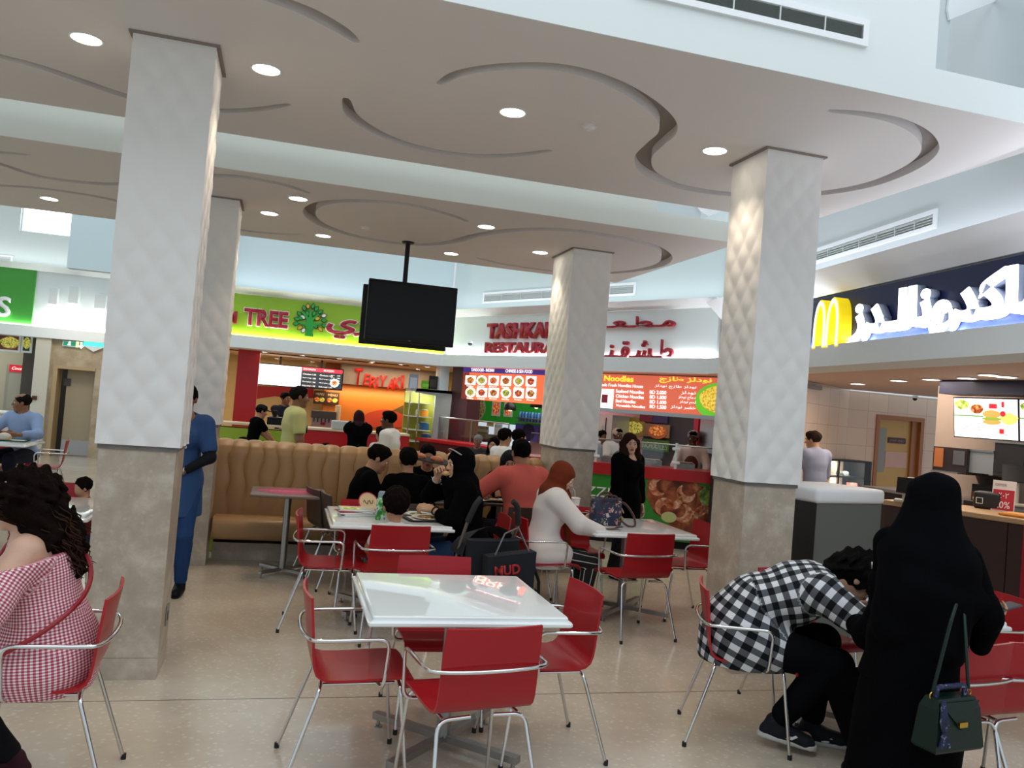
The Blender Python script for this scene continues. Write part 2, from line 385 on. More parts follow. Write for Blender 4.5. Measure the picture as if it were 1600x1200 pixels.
def dropped_ceiling(name, x0, x1, y0, y1, z, thick, holes, label):
    cu = bpy.data.curves.new('soffit', 'CURVE'); cu.dimensions = '2D'; cu.fill_mode = 'BOTH'; cu.extrude = .035
    for poly in [[(x0, y0), (x1, y0), (x1, y1), (x0, y1)]]+holes:
        s = cu.splines.new('POLY'); s.points.add(len(poly)-1); s.use_cyclic_u = True
        for p, q in zip(s.points, poly): p.co = (q[0], q[1], 0, 1)
    o = bpy.data.objects.new('tmp', cu); COL.objects.link(o)
    me = bpy.data.meshes.new_from_object(o.evaluated_get(bpy.context.evaluated_depsgraph_get()))
    bpy.data.objects.remove(o); me.name = 'soffit'; me.transform(Matrix.Translation((0, 0, z+.035))); me.materials.clear()
    t = struct(thing(name, label, 'ceiling'))
    link('soffit', me, M_soffit, t)
    MB().box((x0+.01, y0+.01, z+.07), (x1-.01, y1-.01, z+.09)).build('groove_backing', M_groove_shade, t)
    return t
S1 = [groove([(685, 132), (720, 114), (790, 104), (870, 105), (940, 122), (1000, 152), (1038, 184), (1043, 207), (1023, 226), (1005, 246), (1012, 268), (1045, 286), (1090, 297), (1150, 304), (1220, 305), (1290, 301), (1360, 288), (1420, 264), (1452, 238), (1444, 212), (1405, 190), (1350, 178), (1293, 173)], ZA, .125, .03, .35),
      groove([(540, 153), (552, 182), (600, 212), (660, 232), (730, 243), (800, 243), (862, 235)], ZA, .11, .03, .4),
      groove([(360, -18), (425, -2), (480, 18), (530, 45), (560, 67)], ZA, .11, .02, .5),
      groove([(-160, 55), (-80, 68), (0, 88), (60, 104), (120, 124), (197, 150), (270, 168), (340, 173), (400, 171), (453, 163)], ZA, .10, .03, .4)]
S2 = [groove([(732, 347), (700, 335), (640, 320), (560, 314), (503, 318), (483, 332), (503, 351), (560, 370), (640, 382), (700, 379), (745, 368), (800, 360), (880, 359), (960, 370), (1020, 385), (1042, 403), (1022, 417), (960, 426), (880, 425), (800, 415), (745, 403)], ZB, .13, .03, .35),
      groove([(-60, 236), (0, 256), (60, 275), (120, 284), (187, 288), (260, 282), (330, 275), (380, 277), (440, 288), (484, 302)], ZB, .11, .03, .4),
      groove([(-80, 288), (0, 290), (60, 294), (120, 302), (183, 314), (280, 341), (380, 360), (430, 365), (475, 366)], ZB, .10, .03, .4),
      groove([(-80, 232), (0, 238), (47, 242)], ZB, .08, .02, .5)]
slab1 = dropped_ceiling('ceiling', -9, 4.5, 3.89, 6.66, ZA, .3, S1, 'nearer dropped ceiling with sweeping curved grooves')
slab2 = dropped_ceiling('ceiling', -9, 4.03, 6.95, 9.95, ZB, .3, S2, 'farther dropped ceiling with a looped groove around the television pole')
# fascias that rise from the two dropped ceilings
b = MB(); b.box((-9, 6.58, ZA+.09), (4.5, 6.66, ZA+.2)); b.box((4.42, 3.9, ZA+.09), (4.5, 6.58, ZA+.24)); b.build('ceiling_fascia', M_white, slab1)
NX = on_y(1464, 60, 3.89).x; NZ = on_y(1463, 108, 3.89).z
b = MB(); b.box((-9, 3.885, ZA+.001), (NX, 3.97, 5.3)); b.box((NX, 3.885, ZA+.001), (4.5, 3.97, NZ))
b.box((NX-.03, 3.97, NZ-.06), (4.5, 5.0, NZ)); b.box((NX-.06, 3.97, NZ), (NX, 5.0, 5.3)); b.build('wall_bulkhead', M_white)['kind'] = 'structure'
rb = MB(); rb.box((NX, 4.98, NZ), (4.5, 5.05, 4.12)); rb.box((3.62, 4.98, 4.12), (4.5, 5.05, 5.3)); rb.build('wall_recess', mat('recess_paint', 'cdd3d4', .8))['kind'] = 'structure'
NX2 = on_y(1025, 330, 6.95).x
b = MB(); b.box((-9, 6.945, ZB+.001), (NX2, 7.05, 4.7)); b.box((NX2, 6.945, ZB+.001), (4.03, 7.05, on_y(1030, 331, 6.95).z)); b.build('wall_middle', mat('bulkhead_paint', 'e3e7df', .75))['kind'] = 'structure'
rp_ = [on_y(*q, 4.955) for q in ((1484, 31), (1481, 14), (1484, -6), (1578, -6), (1556, 2), (1520, 16))]; n_ = len(rp_); MB().add([p for p in rp_]+[p+Vector((0, .02, 0)) for p in rp_], [tuple(range(n_)), tuple(reversed(range(n_, 2*n_)))]+[(k, (k+1) % n_, n_+(k+1) % n_, n_+k) for k in range(n_)]).build('trim_22', M_cove)['kind'] = 'structure'
rp_ = [on_y(*q, 7.70) for q in ((1084, 316), (1094, 329), (1112, 341), (1132, 347), (1160, 349), (1160, 316))]; n_ = len(rp_); MB().add([p for p in rp_]+[p+Vector((0, .02, 0)) for p in rp_], [tuple(range(n_)), tuple(reversed(range(n_, 2*n_)))]+[(k, (k+1) % n_, n_+(k+1) % n_, n_+k) for k in range(n_)]).build('trim_23', M_cove)['kind'] = 'structure'
arc = MB(); zc = on_y(1030, 331, 6.95).z
poly = [(NX2+.0, zc)]+[(NX2+.35+.75*math.cos(R(a)), zc+.55+.55*math.sin(R(a))) for a in range(200, 291, 10)]+[(4.0, zc), (4.0, 4.7), (NX2, 4.7)]
arc.box((NX2, 7.75, zc), (4.03, 7.85, 4.7)); arc.box((NX2, 7.05, zc-.02), (4.03, 7.8, zc)); arc.build('wall_niche', mat('recess_paint', 'cdd3d4', .8))['kind'] = 'structure'
MB().box((3.95, 7.05, ZB+.09), (4.03, 9.95, ZB+.35)).build('trim_1', M_white)['kind'] = 'structure'
MB().box((-9, 9.87, ZB+.09), (3.95, 9.95, ZB+.35)).build('trim_2', M_white)['kind'] = 'structure'

# -- downlights
def downlight(px, py, z, label, warm=0, power=9, spot=True):
    p = on_z(px, py, z); t = thing('downlight', label, 'ceiling light', (p.x, p.y, z), group='round downlights in the dropped ceilings')
    MB().lathe([(.092, -.0005), (.094, -.006), (.082, -.007), (.078, -.001)], 28).build('trim_ring', M_cove, t, smooth=40)
    MB().lathe([(.0, -.0025), (.078, -.0025), (.078, -.0008), (0, -.0008)], 28).build('lens', M_lamp, t)
    if spot:
        l = bpy.data.lights.new('downlight_beam', 'SPOT'); l.energy = power; l.spot_size = R(95); l.spot_blend = .7; l.shadow_soft_size = .07; l.color = (1, .82, .63)
        o = bpy.data.objects.new('downlight_beam', l); o.location = (p.x, p.y, z-.02); COL.objects.link(o)
for a in ((135, 60, ZA, 'downlight left of the nearest white column, by the frame edge'), (416, 108, ZA, 'downlight just right of the nearest white column'),
          (801, 175, ZA, 'downlight inside the big open curved groove of the nearer ceiling'), (1117, 235, ZA, 'downlight just left of the column by the tray-return cabinet'),
          (77, 310, ZB, 'downlight at the far left of the farther ceiling'), (421, 333, ZB, 'downlight close beside the column at the bench end'), (466, 310, ZB, 'downlight by the tip of the short groove near the bench column'),
          (505, 368, ZB, 'downlight between the bench column and the television loop groove'), (705, 396, ZB, 'downlight just right of the television pole, outside the loop'), (760, 354, ZB, 'downlight between the two lobes of the looped groove'),
          (844, 394, ZB, 'downlight beside the head of the column in front of the red lettering')):
    downlight(*a, power=32)
def detector(px, py, z, label):
    p = on_z(px, py, z); t = thing('smoke_detector', label, 'smoke detector', (p.x, p.y, z))
    MB().lathe([(.0, -.03), (.035, -.028), (.045, -.012), (.055, -.010), (.055, -.001), (0, -.001)], 20).build('body', M_soffit, t, smooth=40)
    MB().lathe([(.0, -.036), (.012, -.035), (.016, -.029), (0, -.029)], 12).build('cap', M_white, t, smooth=40)
detector(920, 197, ZA, 'small round detector right of the big open groove on the nearer ceiling')
detector(571, 355, ZB, 'small round detector inside the looped groove left of the television pole')

# -- ring of shop facades
M_lime = frame((-3.0, 14.4, 0), (1, 0, 0)); M_tash = frame((2.69, 14.4, 0), (2.63, -4.93, 0)); M_mcd = frame((5.33, 9.44, 0), (-.30, -2.8, 0)); M_left = frame((-10, 18.0, 0), (1, 0, 0))
def fp(M, px, py, off=0.0):
    """point of a facade seen at a pixel: its own x along the wall and z"""
    p = on_plane(px, py, M @ Vector((0, off, 0)), (M.to_3x3() @ Vector((0, 1, 0)))); q = M.inverted() @ p; return q.x, q.z
def fbox(M, x0, x1, y0, y1, z0, z1): return MB().box((x0, y0, z0), (x1, y1, z1), M=M)
def facade(M, x0, x1, n, side, z_sign=(2.5, 3.28), up=5.2, col='c9dadf', lh=.1):
    o = fbox(M, x0, x1, -.16, .3, 2.3, 2.5).build('trim_%d' % n, M_white2); o['kind'] = 'structure'
    b = fbox(M, x0, x1, .02, .3, 2.5, z_sign[1]+.05); b.build('wall_%s' % side, M_white)['kind'] = 'structure'
    zl = z_sign[1]; o = MB().loft([[M @ Vector((x, y, z)) for y, z in ((-.03, zl), (-.15-lh*.5, zl+lh), (.02, zl+lh), (.02, zl))] for x in (x0, x1)]).build('trim_%d' % (n+1), M_cove); o['kind'] = 'structure'
    return o
facade(M_lime, 1.1, 5.69, 3, 'back_lower', (2.5, 3.2))
facade(M_tash, 0.0, 5.62, 5, 'diagonal_lower', (2.5, 3.18))
facade(M_mcd, 0.0, 8.5, 7, 'right_lower', (2.5, 3.02), lh=.2)
facade(M_left, 0.0, 7.2, 9, 'left_lower', (2.5, 3.6))
def upper(M, x0, x1, z0, z1, name, col='cfe0e4', off=.1):
    fbox(M, x0, x1, off, off+.2, z0, z1).build(name, mat('upper_wall_'+col, col, .8))['kind'] = 'structure'
upper(M_lime, 1.1, 5.75, 3.3, 4.22, 'wall_back'); upper(M_lime, 1.1, 2.33, 4.22, 5.4, 'wall_back_high'); 
upper(M_tash, -.0, 5.7, 3.28, 5.4, 'wall_diagonal', 'cbd8d8'); upper(M_mcd, -.1, 8.5, 3.1, 5.4, 'wall_right', 'c6cccd', .02); upper(M_left, -2, 8.5, 3.7, 4.35, 'wall_left', 'd3dad6')
b = MB()
for x0, x1 in ((-2, 1.2), (4.15, 4.75), (5.8, 6.2)): b.box((x0, .1, 4.35), (x1, .3, 5.0), M=M_left)
b.box((-2, .1, 5.0), (8.5, .3, 5.6), M=M_left); b.build('wall_left_high', mat('upper_wall_d3dad6', 'd3dad6', .8))['kind'] = 'structure'
MB().box((2.33, .1, 4.42), (6.2, .3, 5.4), M=M_lime).build('wall_back_top', mat('upper_wall_cfe0e4', 'cfe0e4', .8))['kind'] = 'structure'
# clerestory panes
def window(n, M, x0, x1, z0, z1, off=.2):
    t = struct(thing('window_%d' % n, None, None)); f = MB()
    for a in ((x0, z0, x1, z0+.03), (x0, z1-.03, x1, z1), (x0, z0+.03, x0+.03, z1-.03), (x1-.03, z0+.03, x1, z1-.03)): f.box((a[0], off-.04, a[1]), (a[2], off+.04, a[3]), M=M)
    f.build('frame', M_white2, t); fbox(M, x0+.03, x1-.03, off-.004, off+.004, z0+.03, z1-.03).build('pane', mat('frosted_pane', 'f6fbff', .5, trans=1), t)
window(1, M_lime, 2.33, 6.2, 4.22, 4.42); window(2, M_left, 4.75, 5.8, 4.35, 5.0); window(3, M_left, 1.2, 4.15, 4.35, 5.0)
strip('window_daylight', M_lime @ Vector((2.4, .5, 4.32)), M_lime @ Vector((5.6, .5, 4.32)), (0, -1, 0), .2, 20, (.9, .97, 1))
strip('window_daylight', M_left @ Vector((1.3, .5, 4.7)), M_left @ Vector((4.1, .5, 4.7)), (0, -1, 0), .6, 35, (.95, 1, 1))
strip('window_daylight', M_left @ Vector((4.8, .5, 4.7)), M_left @ Vector((5.75, .5, 4.7)), (0, -1, 0), .6, 25, (.95, 1, 1))
# concealed strip lights behind the lintels wash the signs from below, a second one under each ledge
def wash(M, x0, x1, power, zt, col=(1, 1, 1), top=.35, ys=-.04):
    y = M.to_3x3() @ Vector((0, 1, 0))
    strip('sign_uplight', M @ Vector((x0, ys, 2.515)), M @ Vector((x1, ys, 2.515)), Vector((0, 0, 1))+y*.2, .03, power*(x1-x0), col)
    if top: strip('ledge_light', M @ Vector((x0, -.12, zt+.11)), M @ Vector((x1, -.12, zt+.11)), Vector((0, 0, 1))+y*.1, .05, power*top*(x1-x0), col)
wash(M_lime, 1.2, 5.65, 4.0, 3.2, (1, 1, .9), 0); wash(M_tash, .05, 5.55, 3.0, 3.18, (.97, .99, 1), 0, .0); wash(M_left, .2, 7.1, 6, 3.6, (.95, 1, .98), 0); wash(M_mcd, .3, 7.5, 6.5, 3.02, (.88, .92, 1), 0, -.06)
for M, x0, x1, zt, pw, cc in ((M_lime, 1.2, 5.65, 3.2, .9, (.95, .98, 1)), (M_tash, .05, 5.55, 3.18, 1.1, (.95, .97, 1)), (M_mcd, .2, 7.5, 3.02, 1.3, (.85, .88, 1)), (M_left, .2, 7.1, 3.6, 1.6, (.95, 1, 1))):
    lh = .205 if M is M_mcd else .105; strip('cove_light', M @ Vector((x0, -.1, zt+lh)), M @ Vector((x1, -.1, zt+lh)), Vector((0, 0, 1)), .08, pw*(x1-x0), cc)
# -- wall grilles
def grille(M, x0, x1, z0, z1, off, label, nsec, slant=0.0, nl=7):
    t = thing('air_grille', label, 'air vent', M @ Vector(((x0+x1)/2, off, z0)), math.atan2(M[1][0], M[0][0])); w = (x1-x0)/2; h = z1-z0; f = MB()
    fr = .035
    for a in ((-w, 0, w, fr), (-w, h-fr, w, h), (-w, fr, -w+fr, h-fr), (w-fr, fr, w, h-fr)): f.box((a[0], -.02, a[1]), (a[2], 0, a[3]))
    f.build('frame', M_cove, t); MB().box((-w+fr, -.003, fr), (w-fr, -.001, h-fr)).build('backing', mat('duct_shade', '969d9a', .9), t)
    s = MB()
    for k in range(nl):
        z = fr+(h-2*fr)*(k+.5)/nl; d = (h-2*fr)/nl*.86
        s.add([(-w+fr, -.016, z-d), (w-fr, -.016, z-d), (w-fr, -.003, z+d*.4), (-w+fr, -.003, z+d*.4), (-w+fr, -.018, z-d), (w-fr, -.018, z-d)], [(0, 1, 2, 3), (4, 5, 1, 0)])
    for k in range(1, nsec): 
        x = -w+2*w*k/nsec; s.box((x-.004, -.019, fr), (x+.004, -.003, h-fr))
    s.build('louvres', M_grill, t)
Mb = frame((0, 3.885, 0), (1, 0, 0)); Mm = M_mcd
grille(Mb, 1.55, 2.955, 3.835, 3.985, 0, 'long grey air grille high on the bulkhead over the nearer ceiling', 5, nl=12)
a = fp(M_mcd, 1260, 400, .02); c = fp(M_mcd, 1465, 345, .02)
grille(M_mcd, a[0]-.35, c[0], c[1]-.06, c[1]+.1, .02, 'air grille on the wall above the navy sign', 9, nl=4)
a = fp(M_tash, 756, 460, .1); c = fp(M_tash, 994, 452, .1)
grille(M_tash, a[0], c[0], c[1]-.09, c[1]+.1, .1, 'air grille above the red restaurant lettering, crossed by a column', 7, nl=5)
a = fp(M_left, 20, 408, .1)
grille(M_left, a[0]-1.2, a[0], a[1]-.1, a[1]+.1, .1, 'small air grille above the green sign at far left', 4, nl=4)
# lime shop's upper projecting box, left of the nearest column
a = fp(M_lime, 104, 418, 0); c = fp(M_lime, 172, 346, 0)
fbox(M_lime, a[0], 2.0, 0.0, .2, a[1], 5.4).build('wall_back_left', mat('upper_wall_cfe0e4', 'cfe0e4', .8))['kind'] = 'structure'
# plain party walls behind the columns
fbox(M_left, 7.2, 11.2, .0, .2, 0, 5.4).build('wall_corner', M_stone2)['kind'] = 'structure'
# surveillance cameras
def cctv(p, label, col, rz=0):
    t = thing('security_camera', label, 'security camera', p, rz)
    MB().lathe([(.0, -.001), (.045, -.001), (.05, -.02), (.045, -.045), (.0, -.05)], 20).build('mount', M_white2, t, smooth=40)
    MB().ball((0, 0, -.05), .038, 10).build('dome', M_black, t, smooth=180); return t
# ------------------------------------------------------------------ furniture
def make_chair(label, shell=M_red, group='red cafe chairs with chrome arms', arms=True, name='cafe_chair'):
    t = thing(name, label, 'chair', group=group)
    prof = [(.232, .418), (.230, .435), (.215, .450), (.17, .456), (.08, .453), (0, .449), (-.08, .447), (-.135, .448), (-.172, .457), (-.198, .478), (-.213, .51), (-.224, .56), (-.236, .64), (-.250, .72), (-.265, .805)]
    b = MB(); n = len(prof); W = []
    cols = 9
    def P(i, k, off):
        y, z = prof[i]; y0, z0 = prof[max(i-1, 0)]; y1, z1 = prof[min(i+1, n-1)]
        ty, tz = y1-y0, z1-z0; l = math.hypot(ty, tz); ny, nz = tz/l, -ty/l   # points back/below
        u = -1+2*k/(cols-1); hw = .212 if i < 9 else .212-.004*(i-9)/6
        hw *= 1-.03*(i == 0) - .012*(i == n-1)
        back = max(0, (z-.47)/.33)
        return (u*hw, y+ny*off + .022*back*u*u, z+nz*off - (.004*(1-u*u) if i < 8 else 0))
    for i in range(n): W.append([P(i, k, 0) for k in range(cols)]+[P(i, k, .011) for k in reversed(range(cols))])
    b.loft(W, cap=True); b.build('seat_shell', shell, t, smooth=45)
    r = .0085
    fr = MB()
    for s in (-1, 1): fr.tube([(s*.165, .15, .430), (s*.165, -.16, .428)], .0075)
    fr.tube([(-.16, .0, .429), (.16, .0, .429)], .0075)
    fr.build('seat_frame', M_chrome, t, smooth=60)
    for s in (-1, 1):
        for (a, mid, foot) in (((s*.05, .165, .436), (s*.20, .17, .432), (s*.222, .225, .006)), ((s*.05, -.165, .430), (s*.19, -.17, .426), (s*.235, -.305, .006))):
            l = MB().tube(fillet([a, mid, foot], .05), r, 10).build('leg', M_chrome, t, smooth=60)
            MB().tube([Vector(foot)+Vector((0, 0, .018)), Vector(foot)-Vector((0, 0, .006))], .0115, 10).build('foot_cap', M_rubber, l)
    if arms:
        h = .645; pth = [(-.165, .075, .430), (-.252, .085, .430), (-.258, .10, h), (-.262, -.17, h-.004)]
        back = [(.262*math.cos(R(a)), -.19-.085*math.sin(R(-a))*-1, h-.006) for a in range(180, 361, 15)]
        back = [(x, -.17-.095*math.sin(R(180*i/12))**.6, z) for i, (x, y, z) in enumerate(back)]
        pth = fillet(pth[:3]+[(-.262, -.14, h-.004)], .05)+back[1:-1]+list(reversed([(-x, y, z) for x, y, z in [tuple(p) for p in fillet(pth[:3]+[(-.262, -.14, h-.004)], .05)]]))
        MB().tube(pth, r, 10).build('arm_frame', M_chrome, t, smooth=60)
    return t
_chair = {}
def chair(x, y, rz, label, kind='red', group='red cafe chairs with chrome arms'):
    if kind not in _chair:
        c = make_chair(label, M_red if kind == 'red' else M_brown, group, kind == 'red', 'cafe_chair' if kind == 'red' else 'wooden_chair'); _chair[kind] = c
        c.location = (x, y, 0); c.rotation_euler = (0, 0, R(rz)); return c
    return copy_thing(_chair[kind], (x, y, 0), R(rz), label, group)

def make_table(label, w=.92, d=.90, grp='white square cafe tables'):
    t = thing('cafe_table', label, 'table', group=grp)
    b = MB(); r = [];
    for ins, z in ((.030, .705), (.004, .706), (0, .711), (0, .722), (.004, .727), (.016, .7285), (.018, .732), (.018, .743), (.022, .749), (.030, .75)):
        hw, hd = w/2-ins, d/2-ins; c = .012; ring = []
        for cx, cy, a0 in ((hw-c, hd-c, 0), (-hw+c, hd-c, 90), (-hw+c, -hd+c, 180), (hw-c, -hd+c, 270)):
            for k in range(4): ring.append((cx+c*math.cos(R(a0+30*k)), cy+c*math.sin(R(a0+30*k)), z))
        r.append(ring)
    b.loft(r); b.build('tabletop', M_table, t, smooth=30)
    MB().tube([(0, 0, .06), (0, 0, .70)], .036, 20).build('pedestal', M_steel, t, smooth=60)
    MB().box((-.2, -.2, .697), (.2, .2, .706)).build('mounting_plate', M_steel, t)
    for k in range(4):
        a = R(45+90*k); M = Matrix.Rotation(a, 4, 'Z')
        l = MB().box((.02, -.022, .040), (.42, .022, .072), M=M).build('base_arm', M_steel, t)
        MB().lathe([(.0, .0), (.022, .0), (.022, .008), (.010, .012), (.010, .042), (0, .042)], 14, M=M @ Matrix.Translation((.395, 0, 0))).build('glide', M_steel, l, smooth=40)
    return t
_tb = []
def table(x, y, rz, label):
    if not _tb:
        c = make_table(label); _tb.append(c); c.location = (x, y, 0); c.rotation_euler = (0, 0, R(rz)); return c
    return copy_thing(_tb[0], (x, y, 0), R(rz), label, 'white square cafe tables')
T1 = table(.885, 3.96, 0, 'empty white square table nearest the camera, reflecting a lime sign')
T2 = table(.86, 6.50, 0, 'white square table holding magazines, a bottle and a plate')
T3 = table(2.93, 6.56, 0, 'white square table with the floral handbag on it')
T4 = table(3.36, 3.95, 0, 'white square table under the arms of the slumped checked shirt')
T5 = table(-1.62, 6.37, 0, 'white square table beyond the curly-haired woman, beside the nearest column')
T6 = table(-3.45, 11.75, 0, 'white square table in front of the seated man in light blue shirt')
chair(.42, 3.80, -88, 'empty red chair on the left side of the nearest empty table')
chair(.85, 3.40, 9, 'empty red chair nearest the camera with its back turned, before the empty table')
chair(1.32, 3.92, 93, 'empty red chair on the right side of the nearest empty table')
chair(.90, 4.36, 180, 'empty red chair on the far side of the nearest empty table, mostly behind the tabletop')
chair(.42, 6.12, -95, 'empty red chair left of the table with magazines')
chair(.84, 5.90, 4, 'red chair the dark-haired child sits on, its back turned to the camera')
chair(.74, 6.74, 180, 'red chair on the far side of the table with magazines, top edge showing')
chair(1.56, 6.42, 88, 'red chair under the seated woman in black headscarf eating')
chair(2.75, 5.98, 6, 'empty red chair with its back turned, before the floral handbag table')
chair(3.42, 6.50, 92, 'empty red chair between the floral handbag table and the right-hand column')
chair(2.62, 6.98, 178, 'empty red chair on the far side of the floral handbag table')
chair(2.17, 6.44, -90, 'red chair under the woman in rust headscarf')
chair(2.52, 3.97, -114, 'red chair under the person in checked shirt')
chair(3.16, 4.32, 184, 'empty red chair tucked under the far side of the slumped person\'s table')
chair(3.98, 3.98, 90, 'empty red chair against the right frame edge, farther of the two there')
chair(3.42, 3.22, 3, 'empty red chair half behind the standing black abaya, nearer of the two at right edge')
chair(3.02, 3.18, 8, 'red chair hidden behind the standing black abaya, one chrome leg showing')
chair(-.84, 3.71, 92, 'red chair under the woman in gingham blouse')
chair(-1.62, 6.95, 180, 'small stretch of red chair beyond the white table left of the nearest column')
chair(-2.86, 11.7, 100, 'empty red chair at the right of the far-left table, beside the doorway')
chair(-3.55, 11.15, -4, 'empty red chair with its back turned, before the man in light blue shirt')
chair(-3.5, 12.35, 180, 'red chair under the man in light blue shirt')
chair(.56, 7.72, -75, 'dark brown wooden chair against the tan bench, behind the red chairs', 'brown', 'dark wooden chairs')
chair(1.08, 7.12, 2, 'dark brown wooden chair under the boy in black with his back turned', 'brown', 'dark wooden chairs')
chair(2.16, 7.22, 6, 'dark brown wooden chair under the man in coral shirt', 'brown', 'dark wooden chairs')
chair(.66, 7.40, -80, 'dark brown wooden chair under the boy in black seen from the side', 'brown', 'dark wooden chairs')

# -- small tables along the bench
def bench_table(x, y, w, d, rz, label, col=M_brown):
    t = thing('bench_table', label, 'table', (x, y, 0), R(rz), 'brown bench tables')
    MB().rbox((-w/2, -d/2, .722), (w/2, d/2, .75), .01).build('tabletop', col, t, smooth=40)
    MB().tube([(0, 0, .04), (0, 0, .722)], .031, 18).build('pedestal', M_steel, t, smooth=60)
    for k in range(4):
        M = Matrix.Rotation(R(45+90*k), 4, 'Z'); l = MB().box((.02, -.02, .035), (.27, .02, .058), M=M).build('base_arm', M_steel, t)
        MB().tube([M @ Vector((.26, 0, 0)), M @ Vector((.26, 0, .04))], .012, 10).build('glide', M_steel, l)
    return t
M_edge = mat('grey_brown_laminate', '7b675a', .4)
BT = bench_table(.12, 7.78, .66, .62, 0, 'brown bench table with a pink printed panel on top', M_edge)
pk = MB(); ell = [(.27*math.cos(R(a))*(1+.05*math.cos(R(4*a))), .21*math.sin(R(a))*(1+.08*math.cos(R(4*a)))) for a in range(0, 360, 12)]
pk.prism(ell, .7502, .7515); po = pk.build('printed_panel', mat('pink_print', 'c0416e', .35), BT)
put_text('Delicious', Matrix.Translation((-.17, -.03, .7525)) @ Matrix.Rotation(R(-90), 4, 'X'), mat('pale_pink_print', 'e9a9c0', .5), po, width=.34, depth=.001, shear=.3)
bench_table(1.12, 7.80, .86, .62, 0, 'brown bench table laid with trays and cups for the boys in black')
bench_table(2.15, 7.90, .70, .58, 0, 'brown bench table in front of the man in coral shirt')

# -- tan banquette
def banquette():
    t = thing('banquette', 'long tan leather banquette with wavy stitched back between two columns', 'bench', (0, 0, 0))
    x0, x1 = -.60, 2.78; panels = [(-.60, .60), (.604, 1.72), (1.724, 2.78)]
    prof = [(8.475, .38), (8.48, .50), (8.49, .70), (8.505, .90), (8.515, 1.02), (8.535, 1.085), (8.575, 1.125), (8.63, 1.135), (8.69, 1.115), (8.725, 1.06), (8.735, .95), (8.735, .2)]
    for a, b_ in panels:
        pw = b_-a; nch = max(2, round(pw/.15)); n = nch*8; rings = []
        fine = []
        for i in range(len(prof)-1):
            for k in range(4): q = k/4; fine.append((prof[i][0]*(1-q)+prof[i+1][0]*q, prof[i][1]*(1-q)+prof[i+1][1]*q, i+q))
        fine.append((*prof[-1], len(prof)-1))
        for (y, z, ii) in fine:
            ring = []
            for k in range(n+1):
                u = k/n; ph = u*nch
                amp = min(1, max(0, (ii)/2.))*min(1, max(0, (9-ii)/3))
                dome = abs(math.sin(PI*ph))**.45
                edge = min(1, min(u, 1-u)*14)**.5
                d = .026*dome*max(amp, .25)
                wav = .017*math.sin(z*17+1.3*math.floor(ph+.5))*(1 if 0 < round(ph) < nch else 0)*max(0, 1-abs(math.sin(PI*ph)))
                if ii < 6: yy, z2 = y-d*.9, z
                elif ii < 8: yy, z2 = y, z+d*.8
                else: yy, z2 = y, z
                ring.append((a+u*pw+wav, yy, z2 - .012*(1-edge)))
            rings.append(ring)
        m_ = MB(); m_.loft(rings, cap=False, closed=False)
        for e in (0, n): m_.add([r[e] for r in rings], [tuple(range(len(rings)))])
        m_.build('back_cushion', M_leather, t, smooth=60)
        sr = []
        a = max(a, -.54)
        for (y, z) in ((8.5, .225), (8.16, .225), (8.115, .245), (8.10, .30), (8.105, .36), (8.13, .405), (8.18, .425), (8.30, .43), (8.5, .415)):
            sr.append([(a+.002, y, z), (a+.012, y-.004, z+.004), (b_-.012, y-.004, z+.004), (b_-.002, y, z)])
        s_ = MB(); s_.loft(sr, cap=True, closed=False)
        for e in (0, 3): s_.add([r[e] for r in sr], [tuple(range(len(sr)))])
        s_.build('seat_cushion', M_leather, t, smooth=60)
    MB().box((-.535, 8.40, .165), (x1, 8.72, .226)).build('seat_shadow_strip', M_dark, t)  # black strip standing in for the shadow gap between seat and plinth
    MB().box((-.535, 8.36, 0), (x1, 8.73, .165)).build('stone_plinth', M_stone, t)
    MB().box((x0, 8.735, .0), (x1, 8.76, 1.0)).build('rear_panel', mat('bench_back_lime', '9cb02a', .5), t)
banquette()

# -- tray-return cabinet beside the right column
a = on_z(1276, 787, 1.15); c = on_z(1380, 788, 1.15)
tb = thing('tray_return_cabinet', 'grey cabinet with thick white rounded top beside the right column', 'waste cabinet', (a.x, a.y, 0), math.atan2(c.y-a.y, c.x-a.x)); wd = (c-a).length
MB().rbox((-.01, -.012, 1.15), (wd+.01, .56, 1.262), .03).build('top', M_cove, tb, smooth=40)
MB().box((0.005, .01, .10), (wd-.005, .54, 1.15)).build('body', mat('grey_laminate', '5f625d', .5), tb)
MB().box((-.0, .0, .10), (.005, .54, 1.15)).build('side_panel', mat('black_side_laminate', '25221f', .5), tb)
MB().box((.02, .03, 0), (wd-.02, .52, .10)).build('plinth', M_dark, tb)
MB().rbox((-.02, .56, 1.15), (.24, .80, 1.262), .03).build('rear_top', M_cove, tb, smooth=40)
MB().box((-.01, .56, 0), (.23, .79, 1.15)).build('rear_body', mat('grey_laminate', '5f625d', .5), tb)

# -- television pair on its pole
TV = thing('ceiling_television', 'pair of black flat televisions back to back on a black ceiling pole', 'television', (0, 0, 0))
p = on_z(648, 366, ZB); ty = 8.85
A_ = on_y(577, 434, ty); B_ = on_y(716, 448, ty); C_ = on_y(572, 530, ty)
pc = (A_.x+B_.x)/2
TV.location = (pc, ty, 0); w = (B_.x-A_.x); h = A_.z-C_.z; zt = A_.z
def tvset(px_, yo, sgn, zofs):
    s = MB().rbox((px_-w/2, min(yo, yo+sgn*.05), zt-h+zofs), (px_+w/2, max(yo, yo+sgn*.05), zt+zofs), .012).build('television', M_black, TV, smooth=40)
    MB().box((px_-w/2+.035, yo-.0015*sgn-(.001 if sgn > 0 else -.0), zt-h+.06+zofs), (px_+w/2-.035, yo+.002, zt-.04+zofs)).build('screen', M_screen, s)
    MB().box((px_-.012, yo-sgn*.003, zt-h+.022+zofs), (px_+.012, yo, zt-h+.032+zofs)).build('maker_badge', mat('badge_grey', '55606a', .4), s)
